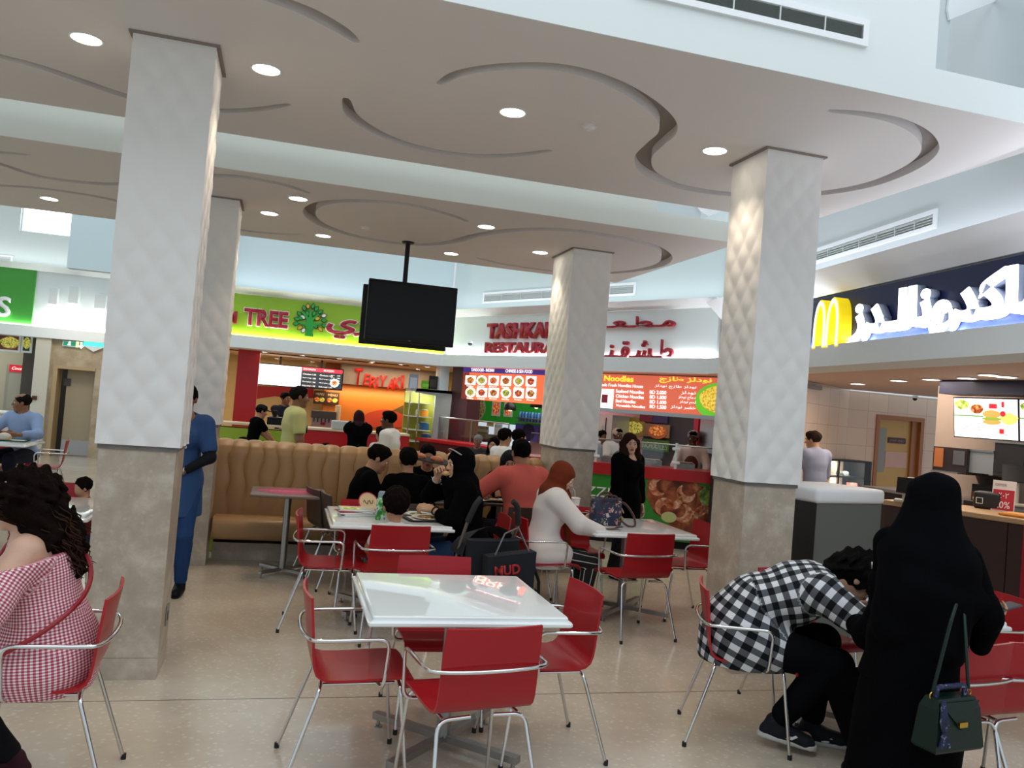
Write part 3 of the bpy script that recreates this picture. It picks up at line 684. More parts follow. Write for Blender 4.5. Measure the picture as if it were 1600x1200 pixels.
tvset(0, 0, 1, 0); tvset(-.03, .34, -1, -.03)
pp = MB(); pp.tube([(p.x-pc, .17, zt-.25), (p.x-pc, .17, ZB+.002)], .026, 14)
pp.build('pole', M_black, TV, smooth=60)
MB().box((p.x-pc-.18, .05, zt-.40), (p.x-pc+.18, .29, zt-.22)).build('bracket', M_black, TV)
MB().lathe([(0, ZB-.02), (.06, ZB-.02), (.07, ZB-.001), (0, ZB-.001)], 20, c=(p.x-pc, .17, 0)).build('ceiling_plate', M_black, TV, smooth=40)

# -- double socket on the right column foot
ts = thing('wall_socket', 'metal double socket low on the right column\'s stone foot', 'socket', (3.069, 5.10, .30), R(-90)); ts.location = (3.069, 5.09, .30)
MB().rbox((-.075, -.008, -.045), (.075, 0, .045), .006).build('plate', M_steel, ts)
for s in (-1, 1):
    MB().box((s*.034-.02, -.0095, -.028), (s*.034+.02, -.008, .012)).build('outlet', M_black, ts); MB().box((s*.034-.008, -.012, .018), (s*.034+.008, -.008, .034)).build('rocker', M_white2, ts)
ts2 = thing('wall_socket', 'small dark socket low on the nearest column\'s side', 'socket', (-.555, 5.22, .30), R(90))
MB().rbox((-.04, -.008, -.06), (.04, 0, .06), .006).build('plate', M_steel, ts2); MB().box((-.02, -.0095, -.03), (.02, -.008, .02)).build('outlet', M_black, ts2)
# ------------------------------------------------------------------ people: bodies and clothes grown as distance fields
def V(*a): return np.array(a, float)
def nrm(v): v = np.asarray(v, float); l = np.linalg.norm(v); return v/l if l > 1e-9 else v
def sdf_mesh(prims, vox, cuts=(), subs=(), noise=0.0, nscale=9.0, seed=0, pad=.05, subk=.006):
    """prims: ('c',a,ra,b,rb,k) tapered limb, ('e',centre,radii,rot,k) ellipsoid; cuts: (point, normal) keeps the side the normal points away from"""
    lo = np.full(3, 1e9); hi = -lo
    bbs = []
    for p in list(prims)+list(subs):
        if p[0] == 'c': a, ra, b, rb, k = p[1:]; l = np.minimum(a-ra, b-rb); h = np.maximum(a+ra, b+rb)
        else: c, rd, Rm, k = p[1:]; r = np.abs(Rm) @ rd; l = c-r; h = c+r
        bbs.append((l, h))
    for l, h in bbs[:len(prims)]: lo = np.minimum(lo, l); hi = np.maximum(hi, h)
    lo = lo-pad; hi = hi+pad; n = np.ceil((hi-lo)/vox).astype(int)+1
    ax = [(lo[i]+vox*np.arange(n[i])).astype(np.float32) for i in range(3)]
    BIG = .12; D = np.full(n, BIG, np.float32)
    def ev(p, i0, i1):
        x = ax[0][i0[0]:i1[0]][:, None, None]; y = ax[1][i0[1]:i1[1]][None, :, None]; z = ax[2][i0[2]:i1[2]][None, None, :]
        if p[0] == 'c':
            a, ra, b, rb, k = p[1:]; ba = b-a; L2 = max(float(ba @ ba), 1e-9)
            px, py, pz = x-a[0], y-a[1], z-a[2]; t = np.clip((px*ba[0]+py*ba[1]+pz*ba[2])/L2, 0, 1)
            return np.sqrt((px-t*ba[0])**2+(py-t*ba[1])**2+(pz-t*ba[2])**2)-(ra+(rb-ra)*t)
        c, rd, Rm, k = p[1:]; px, py, pz = x-c[0], y-c[1], z-c[2]
        u = (px*Rm[0, 0]+py*Rm[1, 0]+pz*Rm[2, 0]); v = (px*Rm[0, 1]+py*Rm[1, 1]+pz*Rm[2, 1]); w_ = (px*Rm[0, 2]+py*Rm[1, 2]+pz*Rm[2, 2])
        k0 = np.sqrt((u/rd[0])**2+(v/rd[1])**2+(w_/rd[2])**2); k1 = np.sqrt((u/rd[0]**2)**2+(v/rd[1]**2)**2+(w_/rd[2]**2)**2)
        return k0*(k0-1)/np.maximum(k1, 1e-6)
    for q, p in enumerate(list(prims)+list(subs)):
        mg = .09; i0 = np.maximum(np.floor((bbs[q][0]-mg-lo)/vox).astype(int), 0); i1 = np.minimum(np.ceil((bbs[q][1]+mg-lo)/vox).astype(int)+1, n)
        if (i1 <= i0).any(): continue
        d = ev(p, i0, i1).astype(np.float32); sl = tuple(slice(i0[i], i1[i]) for i in range(3)); o = D[sl]; k = p[-1]
        if q < len(prims):
            h = np.maximum(k-np.abs(o-d), 0)/k; D[sl] = np.minimum(o, d)-h*h*k*.25
        else:
            d = -d; k = subk; h = np.maximum(k-np.abs(o-d), 0)/k; D[sl] = np.maximum(o, d)+h*h*k*.25
    if noise:
        rg = np.random.RandomState(seed+1); x = ax[0][:, None, None]; y = ax[1][None, :, None]; z = ax[2][None, None, :]; acc = 0
        for j in range(4):
            d = rg.normal(size=3); d[2] *= .45; d = d/np.linalg.norm(d)*nscale*(1+.55*j); acc = acc+np.sin(x*d[0]+y*d[1]+z*d[2]+rg.rand()*6+1.3*np.sin(z*nscale*.6+j))/(1+.5*j)
        D += (noise*.55*acc).astype(np.float32)
    for c in cuts:
        pnt, nn = c[0], nrm(c[1]); x = ax[0][:, None, None]; y = ax[1][None, :, None]; z = ax[2][None, None, :]
        D = np.maximum(D, ((x-pnt[0])*nn[0]+(y-pnt[1])*nn[1]+(z-pnt[2])*nn[2]).astype(np.float32))
    g = vdb.FloatGrid(BIG); D = np.minimum(D, BIG).astype(np.float32)
    g.copyFromArray(np.ascontiguousarray(D)); pts, quads = g.convertToQuads(isovalue=0)
    return pts*vox+lo, quads
def mesh_from(v, q, name):
    me = bpy.data.meshes.new(name); q = q[:, ::-1] if False else q
    me.vertices.add(len(v)); me.vertices.foreach_set('co', np.asarray(v, np.float32).ravel()); me.loops.add(len(q)*4); me.polygons.add(len(q))
    me.loops.foreach_set('vertex_index', q.astype(np.int32).ravel()); me.polygons.foreach_set('loop_start', np.arange(0, len(q)*4, 4, dtype=np.int32))
    me.polygons.foreach_set('use_smooth', np.ones(len(q), bool)); me.update(calc_edges=True); me.validate()
    # make faces look outwards
    a = v[q[:, 0]]; b = v[q[:, 1]]; c = v[q[:, 2]]
    if np.einsum('ij,ij->i', a, np.cross(b, c)).sum() < 0: me.flip_normals()
    return me
def weave(me, v, segs):
    """cloth coordinates: along and around the nearest limb of the garment"""
    best = np.full(len(v), 1e9); out = np.zeros((len(v), 3))
    for si, (a, b, r, ref) in enumerate(segs):
        ba = b-a; L = np.linalg.norm(ba); d = ba/L; p = v-a; t = np.clip(p @ d, -.05, L+.05); rad = p-np.outer(t, d); dist = np.linalg.norm(rad, axis=1)-r
        tt = np.clip(p @ d, 0, L); dist2 = np.linalg.norm(p-np.outer(tt, d), axis=1)-r
        e1 = nrm(ref-d*(ref @ d)); e2 = np.cross(d, e1); ang = np.arctan2(rad @ e2, rad @ e1)
        mk = dist2 < best; best[mk] = dist2[mk]; out[mk] = np.stack([ang*(r+.0)*1.08+3+.02*0, (p @ d)+5+.37*si*0, np.zeros(len(v))], 1)[mk]
    at = me.attributes.new('weave', 'FLOAT_VECTOR', 'POINT'); at.data.foreach_set('vector', out.astype(np.float32).ravel())

def rotm(ax, deg):
    return np.array(Matrix.Rotation(R(deg), 3, ax))
def two_bone(a, t, l1, l2, hint):
    d = t-a; L = np.linalg.norm(d); L = min(L, (l1+l2)*.999); d = nrm(d); t = a+d*L
    x = (l1*l1-l2*l2+L*L)/(2*L); h = math.sqrt(max(l1*l1-x*x, 0)); hn = np.asarray(hint, float); hn = nrm(hn-d*(hn @ d)); return a+d*x+hn*h, t

EYE_W = mat('eye_white', 'e8e4de', .25); EYE_D = mat('dark_iris', '1c120c', .15)
_skin = {}
def skin(h):
    if h not in _skin:
        M = mat('skin_'+h, h, .5, spec=.35, var=.06, vscale=14); b = M.node_tree.nodes['Principled BSDF']; b.inputs['Subsurface Weight'].default_value = .06; b.inputs['Subsurface Radius'].default_value = (.01, .004, .002); _skin[h] = M
    return _skin[h]
def cloth(h, rough=.85): return mat('cloth_'+h, h, .95 if int(h[:2], 16) < 20 else rough, spec=.04 if int(h[:2], 16) < 20 else .2, bump=.12, bscale=220)

def hand_prims(wr, d, n, side, curl=(25, 35, 30), spread=.08, thumb=.5):
    """wrist point, pointing direction, direction the palm faces, +1 right / -1 left hand"""
    d = nrm(d); n = nrm(n-d*(n @ d)); a = np.cross(n, d)*side   # towards little finger
    pr = []; k = .007
    off = (-.029, -.0095, .010, .028); pl = (.080, .086, .083, .074); fl = ((.042, .025, .02), (.046, .029, .022), (.042, .027, .021), (.032, .020, .018))
    for i in range(4):
        b0 = wr+a*off[i]*.55+d*.008; kn = wr+d*pl[i]+a*off[i]; pr.append(('c', b0, .0145, kn, .0105, .012))
        p = kn; ang = 0; dd = nrm(d+a*off[i]/.03*spread)
        for j in range(3):
            ang += curl[j]*(1+.12*i-.1); v = dd*math.cos(R(ang))+n*math.sin(R(ang)); q = p+v*fl[i][j]; pr.append(('c', p, .0092-.0008*j, q, .0086-.0009*j, k)); p = q
    t0 = wr-a*.018+d*.018; v = nrm(d*.62-a*.62+n*thumb); t1 = t0+v*.042; v2 = nrm(d*.85-a*.25+n*thumb*.9); t2 = t1+v2*.032; t3 = t2+nrm(d*.9+n*(thumb+.3)+a*.1)*.024
    pr += [('c', t0, .016, t1, .0125, .012), ('c', t1, .0115, t2, .0095, k), ('c', t2, .0095, t3, .008, k)]
    return pr

def person(label, loc, rz=0, H=1.7, vox=.009, sit=False, pelvis=None, lean=(0, 0), side=0, twist=0, head=(0, 0, 0), hands=None, elbows=None, palms=None, curls=None, feet=None, knees=None,
           sk='a97c5e', top=None, bottom=None, shoes='16161a', hair='short', haircol='120d0b', cover=None, female=False, face=True, build=1.0, group=None, lower=True, shoulder=0.0, handdir=None, lips='8a4a40', hairfn=None, child=False, extra=None, headscale=None):
    """local axes: faces +y, right is +x. returns the person's Empty and a dict of joints"""
    S = H/1.7
    root = thing('person', label, 'person', loc, R(rz), group)
    pel = V(*(pelvis if pelvis is not None else ((0, -.02, .56/S if sit else .95)))).astype(float)
    def up_dir(l): return V(math.sin(R(side)), math.sin(R(l)), math.cos(R(l)))
    s1, s2 = nrm(up_dir(lean[0])), nrm(up_dir(lean[1]))
    Rt = rotm('Z', twist); rx = Rt @ V(1, 0, 0); f2 = nrm(np.cross(s2, rx)); f1 = nrm(np.cross(s1, V(1, 0, 0))); 
    T1 = np.stack([V(1, 0, 0), f1, s1], 1); rx2 = nrm(np.cross(f2, s2)); T2 = np.stack([rx2, f2, s2], 1)
    hs = headscale or (1.12 if child else 1.0)
    wst = pel+s1*.16; chest = wst+s2*.16; nb = wst+s2*.345; sw = (.165 if female else .185)*build**.3*(.92 if child else 1)
    sh = [nb-s2*.045+rx2*s*sw+f2*shoulder+s2*.0 for s in (-1, 1)]
    Rh = rotm('Z', head[0]) @ rotm('X', -head[1]) @ rotm('Y', head[2])  # yaw (+ left), pitch (+ down), roll
    hc = nb+s2*.075+f2*.012+ (Rh @ V(0, .012, .085))*hs
    hp = [pel+V(s*.085, 0, -.03) for s in (-1, 1)]
    ft = feet or ([V(-.1, -.02, .085), V(.1, -.02, .085)] if not sit else [V(-.11, .38, .085/S), V(.11, .38, .085/S)]); ft = [V(*x) for x in ft]
    kh = knees or [V(-.15, 1, .1), V(.15, 1, .1)]
    kn = []
    for i in range(2):
        k_, a_ = two_bone(hp[i], ft[i], .435, .425, kh[i]); kn.append(k_); ft[i] = a_
    hd = hands or [V(-.25, .06, .86), V(.25, .06, .86)]
    if hands is None and sit: hd = [V(-.12, .33, .68/S), V(.12, .33, .68/S)]
    hd = [V(*x) for x in hd]; eh = elbows or [V(-.5, -.6, -.5), V(.5, -.6, -.5)]
    el = []
    for i in range(2):
        e_, w_ = two_bone(sh[i], hd[i], .285, .245, eh[i]); el.append(e_); hd[i] = w_
    I3 = np.eye(3); B = build
    def torso(inf=0.0, k=.06):
        pr = [('e', pel, V(.155*B+inf, .115*B+inf, .115+inf), T1, k), ('e', wst, V(.128*B**1.3+inf, .095*B**1.4+inf, .13+inf), T2, k), ('e', chest+s2*.03+f2*.005, V((.142 if female else .152)*B+inf, .105*B+inf, .165+inf), T2, k),
              ('c', sh[0]+rx2*.03, .06*B**.5+inf, sh[1]-rx2*.03, .06*B**.5+inf, k), ('c', nb-s2*.02, .075+inf*.6, nb-s2*.16, .10+inf, .05)]
        if female: pr += [('e', chest+s2*.035+f2*.082*B+rx2*s*.068, V(.064*B+inf, .06*B+inf, .068*B+inf), T2, .04) for s in (-1, 1)]
        if sit: pr += [('e', pel+V(0, -.05, -.03), V(.165*B+inf, .09*B+inf, .09+inf), T1, .05)]
        return pr
    def arm(i, inf=0.0, upto=2.0, k=.03):
        u1 = min(upto, 1); pr = [('c', sh[i], .054*B**.7+inf, sh[i]+(el[i]-sh[i])*u1, (.054+(.039-.054)*u1)*B**.6+inf, k)]
        if upto > 1: pr.append(('c', el[i], .040*B**.6+inf, el[i]+(hd[i]-el[i])*(upto-1), (.040+(.025-.040)*(upto-1))*B**.4+inf, k))
        return pr
    def leg(i, inf=0.0, k=.03, upto=2.0, flare=0.0):
        pr = [('c', hp[i], .086*B+inf, kn[i], .057*B**.7+inf, k)]
        e = kn[i]+(ft[i]-kn[i])*(upto-1); pr.append(('c', kn[i], .056*B**.7+inf, e, .036+inf+flare, k))
        if upto > 1.5: pr.append(('c', kn[i]+(ft[i]-kn[i])*.2+V(0, -.012, 0), .056*B**.7+inf, kn[i]+(ft[i]-kn[i])*.55, .042+inf, k))
        return pr
    # ---- body
    skm = skin(sk); body = torso()+arm(0)+arm(1)
    if lower: body += leg(0)+leg(1)
    body += [('c', nb-s2*.03, .062*B**.5, hc+Rh @ V(0, -.02, -.06)*hs, .050*B**.4, .035)]
    def hp_(p): return hc+(Rh @ V(*p))*hs
    hpr = [('e', hp_((0, -.014, .035)), V(.075, .094, .085)*hs, Rh, .02), ('e', hp_((0, .022, -.028)), V(.059, .070, .082)*hs, Rh, .03)]
    if face:
        hpr += [('e', hp_((0, .040, -.082)), V(.041, .044, .032)*hs, Rh, .03), ('c', hp_((-.008, .078, -.100)), .013*hs, hp_((.008, .078, -.100)), .013*hs, .02)]
        hpr += [('c', hp_((-.034, .080, .026)), .011*hs, hp_((.034, .080, .026)), .011*hs, .02)]
        hpr += [('e', hp_((s*.040, .058, -.022)), V(.024, .024, .026)*hs, Rh, .02) for s in (-1, 1)]
        hpr += [('c', hp_((0, .088, .016)), .007*hs, hp_((0, .110, -.022)), .0115*hs, .012), ('c', hp_((-.012, .098, -.027)), .0085*hs, hp_((.012, .098, -.027)), .0085*hs, .008)]
        hpr += [('c', hp_((-.019, .088, -.0545)), .0062*hs, hp_((0, .097, -.053)), .0075*hs, .006), ('c', hp_((.019, .088, -.0545)), .0062*hs, hp_((0, .097, -.053)), .0075*hs, .006), ('c', hp_((-.013, .091, -.066)), .0075*hs, hp_((.013, .091, -.066)), .0075*hs, .006)]
    hpr += [('e', hp_((s*.074, -.008, -.004)), V(.011, .020, .031)*hs, Rh, .008) for s in (-1, 1)]
    body += hpr
    dirs = handdir or [hd[i]-el[i] for i in range(2)]; cu = curls or [(18, 28, 24)]*2
    pn = palms or [V(1, 0, 0) if i == 0 else V(-1, 0, 0) for i in range(2)]
    for i in range(2): body += hand_prims(hd[i]+nrm(hd[i]-el[i])*.005, np.asarray(dirs[i], float), np.asarray(pn[i], float), -1 if i == 0 else 1, cu[i])
    if lower:
        for i in range(2): body += [('c', ft[i], .036, ft[i]+V(0, .02, -.03), .035, .02), ('c', ft[i]+V(0, -.03, -.05), .03, ft[i]+V(0, .15, -.06), .028, .02)]
    subs = [('e', hp_((s*.031, .100, .006)), V(.017, .016, .012)*hs, Rh, .01) for s in (-1, 1)] if face else []
    v, q = sdf_mesh(body, vox, subs=subs, subk=.012)
    me = mesh_from(v*S, q, 'body'); o = link('body', me, [skm, mat('lips_'+lips, lips, .4)], root)
    if face:
        cen = v[q].mean(1); loc_ = (cen-hc) @ Rh/hs
        m_ = (np.abs(loc_[:, 0]) < .021-.35*np.abs(loc_[:, 2]+.059)) & (loc_[:, 1] > .082) & (np.abs(loc_[:, 2]+.0595) < .0125)
        me.polygons.foreach_set('material_index', m_.astype(np.int32))
        for s in (-1, 1):
            c = hp_((s*.031, .0795, .006)); eb = MB(); eb.ball((0, 0, 0), .0128*hs, 8)
            e2 = MB(); 
            for vv in eb.v: e2.v.append(tuple((c+Rh @ V(vv[0], vv[2], vv[1]))*S))
            e2.f = eb.f; e2.mi = []
            for f in eb.f:
                fc = np.mean([eb.v[i] for i in f], 0); e2.mi.append(1 if fc[2] > .0098*hs else 0)
            mo = bpy.data.meshes.new('eye'); mo.from_pydata(e2.v, [], e2.f); mo.polygons.foreach_set('material_index', e2.mi); mo.polygons.foreach_set('use_smooth', [True]*len(mo.polygons)); link('eye', mo, [EYE_W, EYE_D], root)
            MB().tube([tuple(hp_((s*x, y, z))*S) for x, y, z in ((.014, .0915, .0245), (.028, .0915, .0295), (.044, .080, .026))], [.0022, .0032, .0015], 6).build('eyebrow', mat('brow_'+haircol, haircol, .8, spec=.05), root, smooth=180)
    # ---- clothes
    seglist = [(pel-s1*.35, wst, .135, V(0, 1, 0)), (wst, nb, .135, f2)]
    for i in range(2): seglist += [(sh[i], el[i], .052, V(0, 0, 1)), (el[i], hd[i], .045, V(0, 0, 1))]
    vc = max(vox, .008)
    if top:
        inf = top.get('loose', .014); pr = torso(inf)
        if top.get('drop'):   # loose hem hanging below the waist
            dr = top['drop']; d_ = -s1*dr if not sit else V(0, 0, -dr*.5)
            pr += [('c', pel, .15*B+inf, pel+d_*.9, .16*B+inf+top.get('flare', 0), .05)]
            if sit: pr += [('c', hp[i], .095*B+inf, hp[i]+(kn[i]-hp[i])*min(dr*1.1, .8), .085*B+inf, .05) for i in range(2)]
        sl = top.get('sleeve', .55)
        for i in range(2):
            ss = sl[i] if isinstance(sl, (tuple, list)) else sl; pr += arm(i, inf*(1.15 if ss <= 1 else .9), ss) if ss > 0 else []
            if top.get('puff'): pr += [('e', sh[i]+(el[i]-sh[i])*t_, V(.075, .075, .09), I3, .05) for t_ in (.25, .7)]+[('e', el[i]+(hd[i]-el[i])*.5, V(.062, .062, .08), I3, .06)]
        nk = top.get('neck', .0); cuts = []
        subs = [('c', nb+s2*.015+f2*(.02+nk*.3), .064+nk*.4, nb+s2*.25+f2*.06, .10, .01)]
        if top.get('offshoulder'): cuts.append((nb-s2*.085, s2+f2*.02)); 
        for i in range(2):   # clean cuffs
            ss = sl[i] if isinstance(sl, (tuple, list)) else sl
            if ss <= 1 and ss > 0: e = sh[i]+(el[i]-sh[i])*ss; subs.append(('c', e+nrm(el[i]-sh[i])*.052, .052, el[i]+nrm(el[i]-sh[i])*.1, .06, .01))
        if not top.get('drop'): cuts.append((pel-s1*top.get('hem', .03), -s1))
        else: cuts.append((pel+ (-s1*top['drop']), -s1) if not sit else (pel+V(0, 0, -.16), V(0, 0, -1)))
        v, q = sdf_mesh(pr, vc, cuts=cuts, subs=subs, noise=top.get('fold', .004), seed=len(label)); me = mesh_from(v*S, q, 'top'); weave(me, v, seglist)
        tp = link(top.get('name', 'shirt'), me, top.get('mat') or cloth(top['col']), root)
        if top.get('collar'):
            ring = [nb+s2*(.01-.012*math.cos(R(a))+.006)+rx2*.066*math.sin(R(a))+f2*(.012+.068*math.cos(R(a))) for a in range(20, 341, 20)]
            r2 = [p+s2*.034-f2*.004*0+ (nb+f2*.01-p)*.12 for p in ring]; r3 = [p+(p-nb-f2*.01)*.18-s2*.012 for p in ring]
            cb = MB(); cb.loft([[tuple(r3[i]*S), tuple(r2[i]*S), tuple((r2[i]*.94+(nb+s2*.03)*.06)*S), tuple((ring[i]*.97+nb*.03)*S)] for i in range(len(ring))], closed=True); cb.build('collar', top.get('mat') or cloth(top['col']), root, smooth=50)
    if bottom and lower:
        inf = bottom.get('loose', .014); k = bottom.get('kind', 'trousers')
        if k == 'trousers':
            pr = [('e', pel-s1*.01, V(.155*B+inf, .115*B+inf, .11+inf), T1, .05)]+leg(0, inf, upto=bottom.get('len', 1.9), flare=bottom.get('flare', .004))+leg(1, inf, upto=bottom.get('len', 1.9), flare=bottom.get('flare', .004))
            if sit: pr += [('e', pel+V(0, -.05, -.03), V(.165*B+inf, .09*B+inf, .09+inf), T1, .05)]
            cuts = [(pel+s1*.10, V(0, 0, 1) if sit else s1)]
        elif sit:
            mk = (kn[0]+kn[1])/2; mf = (ft[0]+ft[1])/2
            pr = [('e', pel, V(.18*B, .14*B, .12), T1, .06)]+[('c', hp[i], .10*B, kn[i]+V(0, 0, -.0), .075, .09) for i in range(2)]+[('c', kn[i], .078, ft[i]+V(0, 0, .03), .085, .10) for i in range(2)]+[('c', mk, .07, mf+V(0, .0, .05), .10, .1)]
            cuts = [(V(0, 0, .03), V(0, 0, -1)), (pel+s1*.1, s1)]
        else:
            pr = [('c', pel+s1*.1, bottom.get('r0', .14)*B, V(pel[0], pel[1]-.03, bottom.get('to', .1)), bottom.get('r', .27), .08), ('e', pel, V(.17*B, .13*B, .14), T1, .08)]
            cuts = [(V(0, 0, bottom.get('to', .1)-.02), V(0, 0, -1))]
        v, q = sdf_mesh(pr, vc, cuts=cuts, noise=bottom.get('fold', .004), nscale=bottom.get('nscale', 11), seed=3+len(label)); me = mesh_from(v*S, q, 'trousers'); weave(me, v, [(hp[i], kn[i], .08, V(1, 0, 0)) for i in range(2)]+[(kn[i], ft[i], .07, V(1, 0, 0)) for i in range(2)])
        link(bottom.get('name', k), me, bottom.get('mat') or cloth(bottom['col']), root)
    if shoes and lower:
        for i in range(2):
            fa = nrm(V(ft[i][0]*.4, 1, 0)) if not hasattr(shoes, 'keys') else nrm(V(*shoes['dir'][i])); sc = shoes if isinstance(shoes, str) else shoes['col']
            pz = (hasattr(shoes, 'keys') and shoes.get('z', (0, 0))[i]) or 0
            pr = [('c', ft[i]+V(0, -.005, .0), .044, ft[i]+fa*.02+V(0, 0, -.03), .046, .03), ('c', ft[i]-fa*.04+V(0, 0, -.048), .036, ft[i]+fa*.155+V(0, 0, -.054+pz), .034, .03), ('c', ft[i]+fa*.06+V(0, 0, -.035), .036, ft[i]+fa*.14+V(0, 0, -.052+pz), .034, .03)]
            v, q = sdf_mesh(pr, .007, cuts=[(ft[i]+V(0, 0, -.085+pz*.3), V(0, 0, -1)+fa*(pz*4))]); so = link('shoe', mesh_from(v*S, q, 'shoe'), mat('shoe_'+sc, sc, .6, spec=.15), root)
            if hasattr(shoes, 'keys') and shoes.get('sole'):
                pr = [('c', ft[i]-fa*.045+V(0, 0, -.068), .043, ft[i]+fa*.16+V(0, 0, -.068+pz), .040, .03)]
                v, q = sdf_mesh(pr, .006, cuts=[(ft[i]+V(0, 0, -.0849), V(0, 0, -1)+fa*(pz*4)), (ft[i]+V(0, 0, -.060), V(0, 0, 1)-fa*(pz*4))]); link('sole', mesh_from(v*S, q, 'sole'), mat('shoe_sole', 'b9b7b0', .6), so)
                sd = shoes['mark'][i] if shoes.get('mark') else None
                if sd is not None:
                    nn = nrm(np.cross(fa, V(0, 0, 1)))*sd; sw_ = [(-.055, -.012), (-.03, -.030), (.0, -.030), (.06, .012), (.0, -.016), (-.03, -.014), (-.045, -.006)]
                    c0 = ft[i]+fa*.055+V(0, 0, -.030)
                    vs = [tuple((c0-fa*x*1.0*(1)+V(0, 0, z)+nn*(.0425-.10*max(0, -x)*.3))*S) for x, z in sw_]; vs2 = [tuple(np.array(p)-nn*.02) for p in vs]
                    MB().add(vs+vs2, [tuple(range(7)), tuple(reversed(range(7, 14)))]+[(k, (k+1) % 7, 7+(k+1) % 7, 7+k) for k in range(7)]).build('swoosh_mark', mat('white_vinyl', 'e4e4e0', .5), so)
    # ---- hair or head covering
    def cap(inf=.010, back=0): return [('e', hp_((0, -.016, .040)), (V(.079, .098, .086)+inf-.006)*hs, Rh, .02)]
    HM = mat('hair_'+haircol, haircol, .75, spec=.03, bump=.5, bscale=120)
    fcut = lambda y, z, s=.53: (hp_((0, y, z)), Rh @ nrm(V(0, .845, -s)))
    if hair in ('short', 'balding', 'bun', 'long', 'wavy', 'child'):
        pr = cap(.012 if hair != 'child' else .016); cuts = [fcut(.086, .078)]; sb = []
        if hair != 'long' and hair != 'wavy': cuts.append((hp_((0, -.04, -.052)), Rh @ V(0, .25, -1)))
        if hair == 'balding': sb = [('e', hp_((0, .02, .12)), V(.075, .10, .06)*hs, Rh, .01)]
        if hair == 'short': pr += [('e', hp_((0, .035, .090)), V(.058, .050, .034)*hs, Rh, .03)]
        if hair == 'bun': pr += [('e', hp_((0, -.115, .05)), V(.036, .034, .036)*hs, Rh, .02)]
        if hair in ('long', 'wavy'):
            for s in (-1, 1): pr += [('c', hp_((s*.07, -.01, .02)), .035, nb+rx2*s*.085+f2*.03-s2*.03, .042, .04), ('c', hp_((s*.045, -.07, .02)), .05, nb+rx2*s*.06-f2*.06-s2*.12, .05, .05)]
            pr += [('c', hp_((0, -.07, .02)), .065, nb-f2*.075-s2*.16, .07, .05)]+[('c', hp_((s*.085, .0, .0)), .04, nb+rx2*s*.115+f2*.05-s2*.10, .045, .04) for s in (-1, 1) if hair == 'wavy']; cuts = []; sb = [('e', hp_((0, .125, -.02)), V(.058, .085, .094)*hs, Rh, .02)]
        v, q = sdf_mesh(pr, min(vc, .008), cuts=cuts, subs=sb, noise=.005 if hair not in ('wavy', 'child') else .010, nscale=60 if hair != 'wavy' else 38, seed=5); link('hair', mesh_from(v*S, q, 'hair'), HM, root)
    if cover:
        kind = cover['kind']; cm = cover.get('mat') or cloth(cover['col'])
        if kind == 'headscarf':
            L = cover.get('drape', .14); vo_ = cover.get('vol', 1.0)
            pr = [('e', hp_((0, -.022, .032)), V(.097, .116, .106)*hs*vo_, Rh, .03), ('c', hp_((0, -.015, -.05)), .092*vo_, nb+s2*.01, .100, .06), ('e', nb-s2*.01+f2*.03, V(.150, .115, .07), T2, .06)]
            pr += [('c', nb+f2*.085-s2*.02, .07, nb+f2*.10-s2*L, .075, .06), ('c', nb-f2*.05, .07, nb-f2*.075-s2*L, .065, .06), ('c', sh[0]+s2*.03+rx2*.05, .052, sh[1]+s2*.03-rx2*.05, .052, .06)]
            if cover.get('tail'): t_ = cover['tail']; pr.append(('c', nb+f2*.10-s2*.02+rx2*.05, .035, nb+f2*t_[1]+rx2*t_[0]+V(0, 0, t_[2]), .028, .05))
            sb = [('e', hp_((0, .138, -.018)), V(.060, .104, .086)*hs, Rh, .02)]; nz = .006; ns = 26
        elif kind == 'cap':
            pr = [('e', hp_((0, -.012, .055)), V(.088, .106, .080)*hs, Rh, .02), ('e', hp_((0, .115, .055)), V(.066, .075, .010)*hs, Rh, .015)]; sb = [('e', hp_((0, .02, -.03)), V(.3, .3, .078)*hs, Rh, .01)]; nz = 0; ns = 9
        elif kind == 'hairnet':
            pr = [('e', hp_((0, -.02, .050)), V(.092, .108, .088)*hs, Rh, .02)]; sb = [('e', hp_((0, .12, -.03)), V(.12, .10, .095)*hs, Rh, .01), ('e', hp_((0, .0, -.10)), V(.3, .3, .08)*hs, Rh, .01)]; nz = .004; ns = 60
        v, q = sdf_mesh(pr, min(vc, .008), subs=sb, noise=nz, nscale=ns, seed=11); link(cover.get('name', kind), mesh_from(v*S, q, kind), cm, root)
    J = dict(S=S, hc=hc, Rh=Rh, nb=nb, sh=sh, el=el, hd=hd, kn=kn, ft=ft, pel=pel, wst=wst, s1=s1, s2=s2, f2=f2, rx2=rx2, root=root, hp=hp_, torso=torso, arm=arm, vox=vc, hs=hs, chest=chest)
    return root, J
def local(J, p):
    """world point -> the person's own axes in body units"""
    r = J['root']; M = Matrix.Translation(r.location) @ Matrix.Rotation(r.rotation_euler[2], 4, 'Z'); return V(*(M.inverted() @ Vector(p)))/J['S']
def wear(J, name, prims, m_, **k):
    v, q = sdf_mesh(prims, k.pop('vox', J['vox']), **k); return link(name, mesh_from(v*J['S'], q, name), m_, J['root'])
def headat(px, py, y): p = on_y(px, py, y); return p
# ------------------------------------------------------------------ the people
def L2W(loc, rz, p):
    return Matrix.Translation(loc) @ Matrix.Rotation(R(rz), 4, 'Z') @ Vector(p)
def W2L(loc, rz, p, S=1.0):
    return V(*((Matrix.Translation(loc) @ Matrix.Rotation(R(rz), 4, 'Z')).inverted() @ Vector(p)))/S

BLK = cloth('060608'); BLK2 = cloth('08080b')
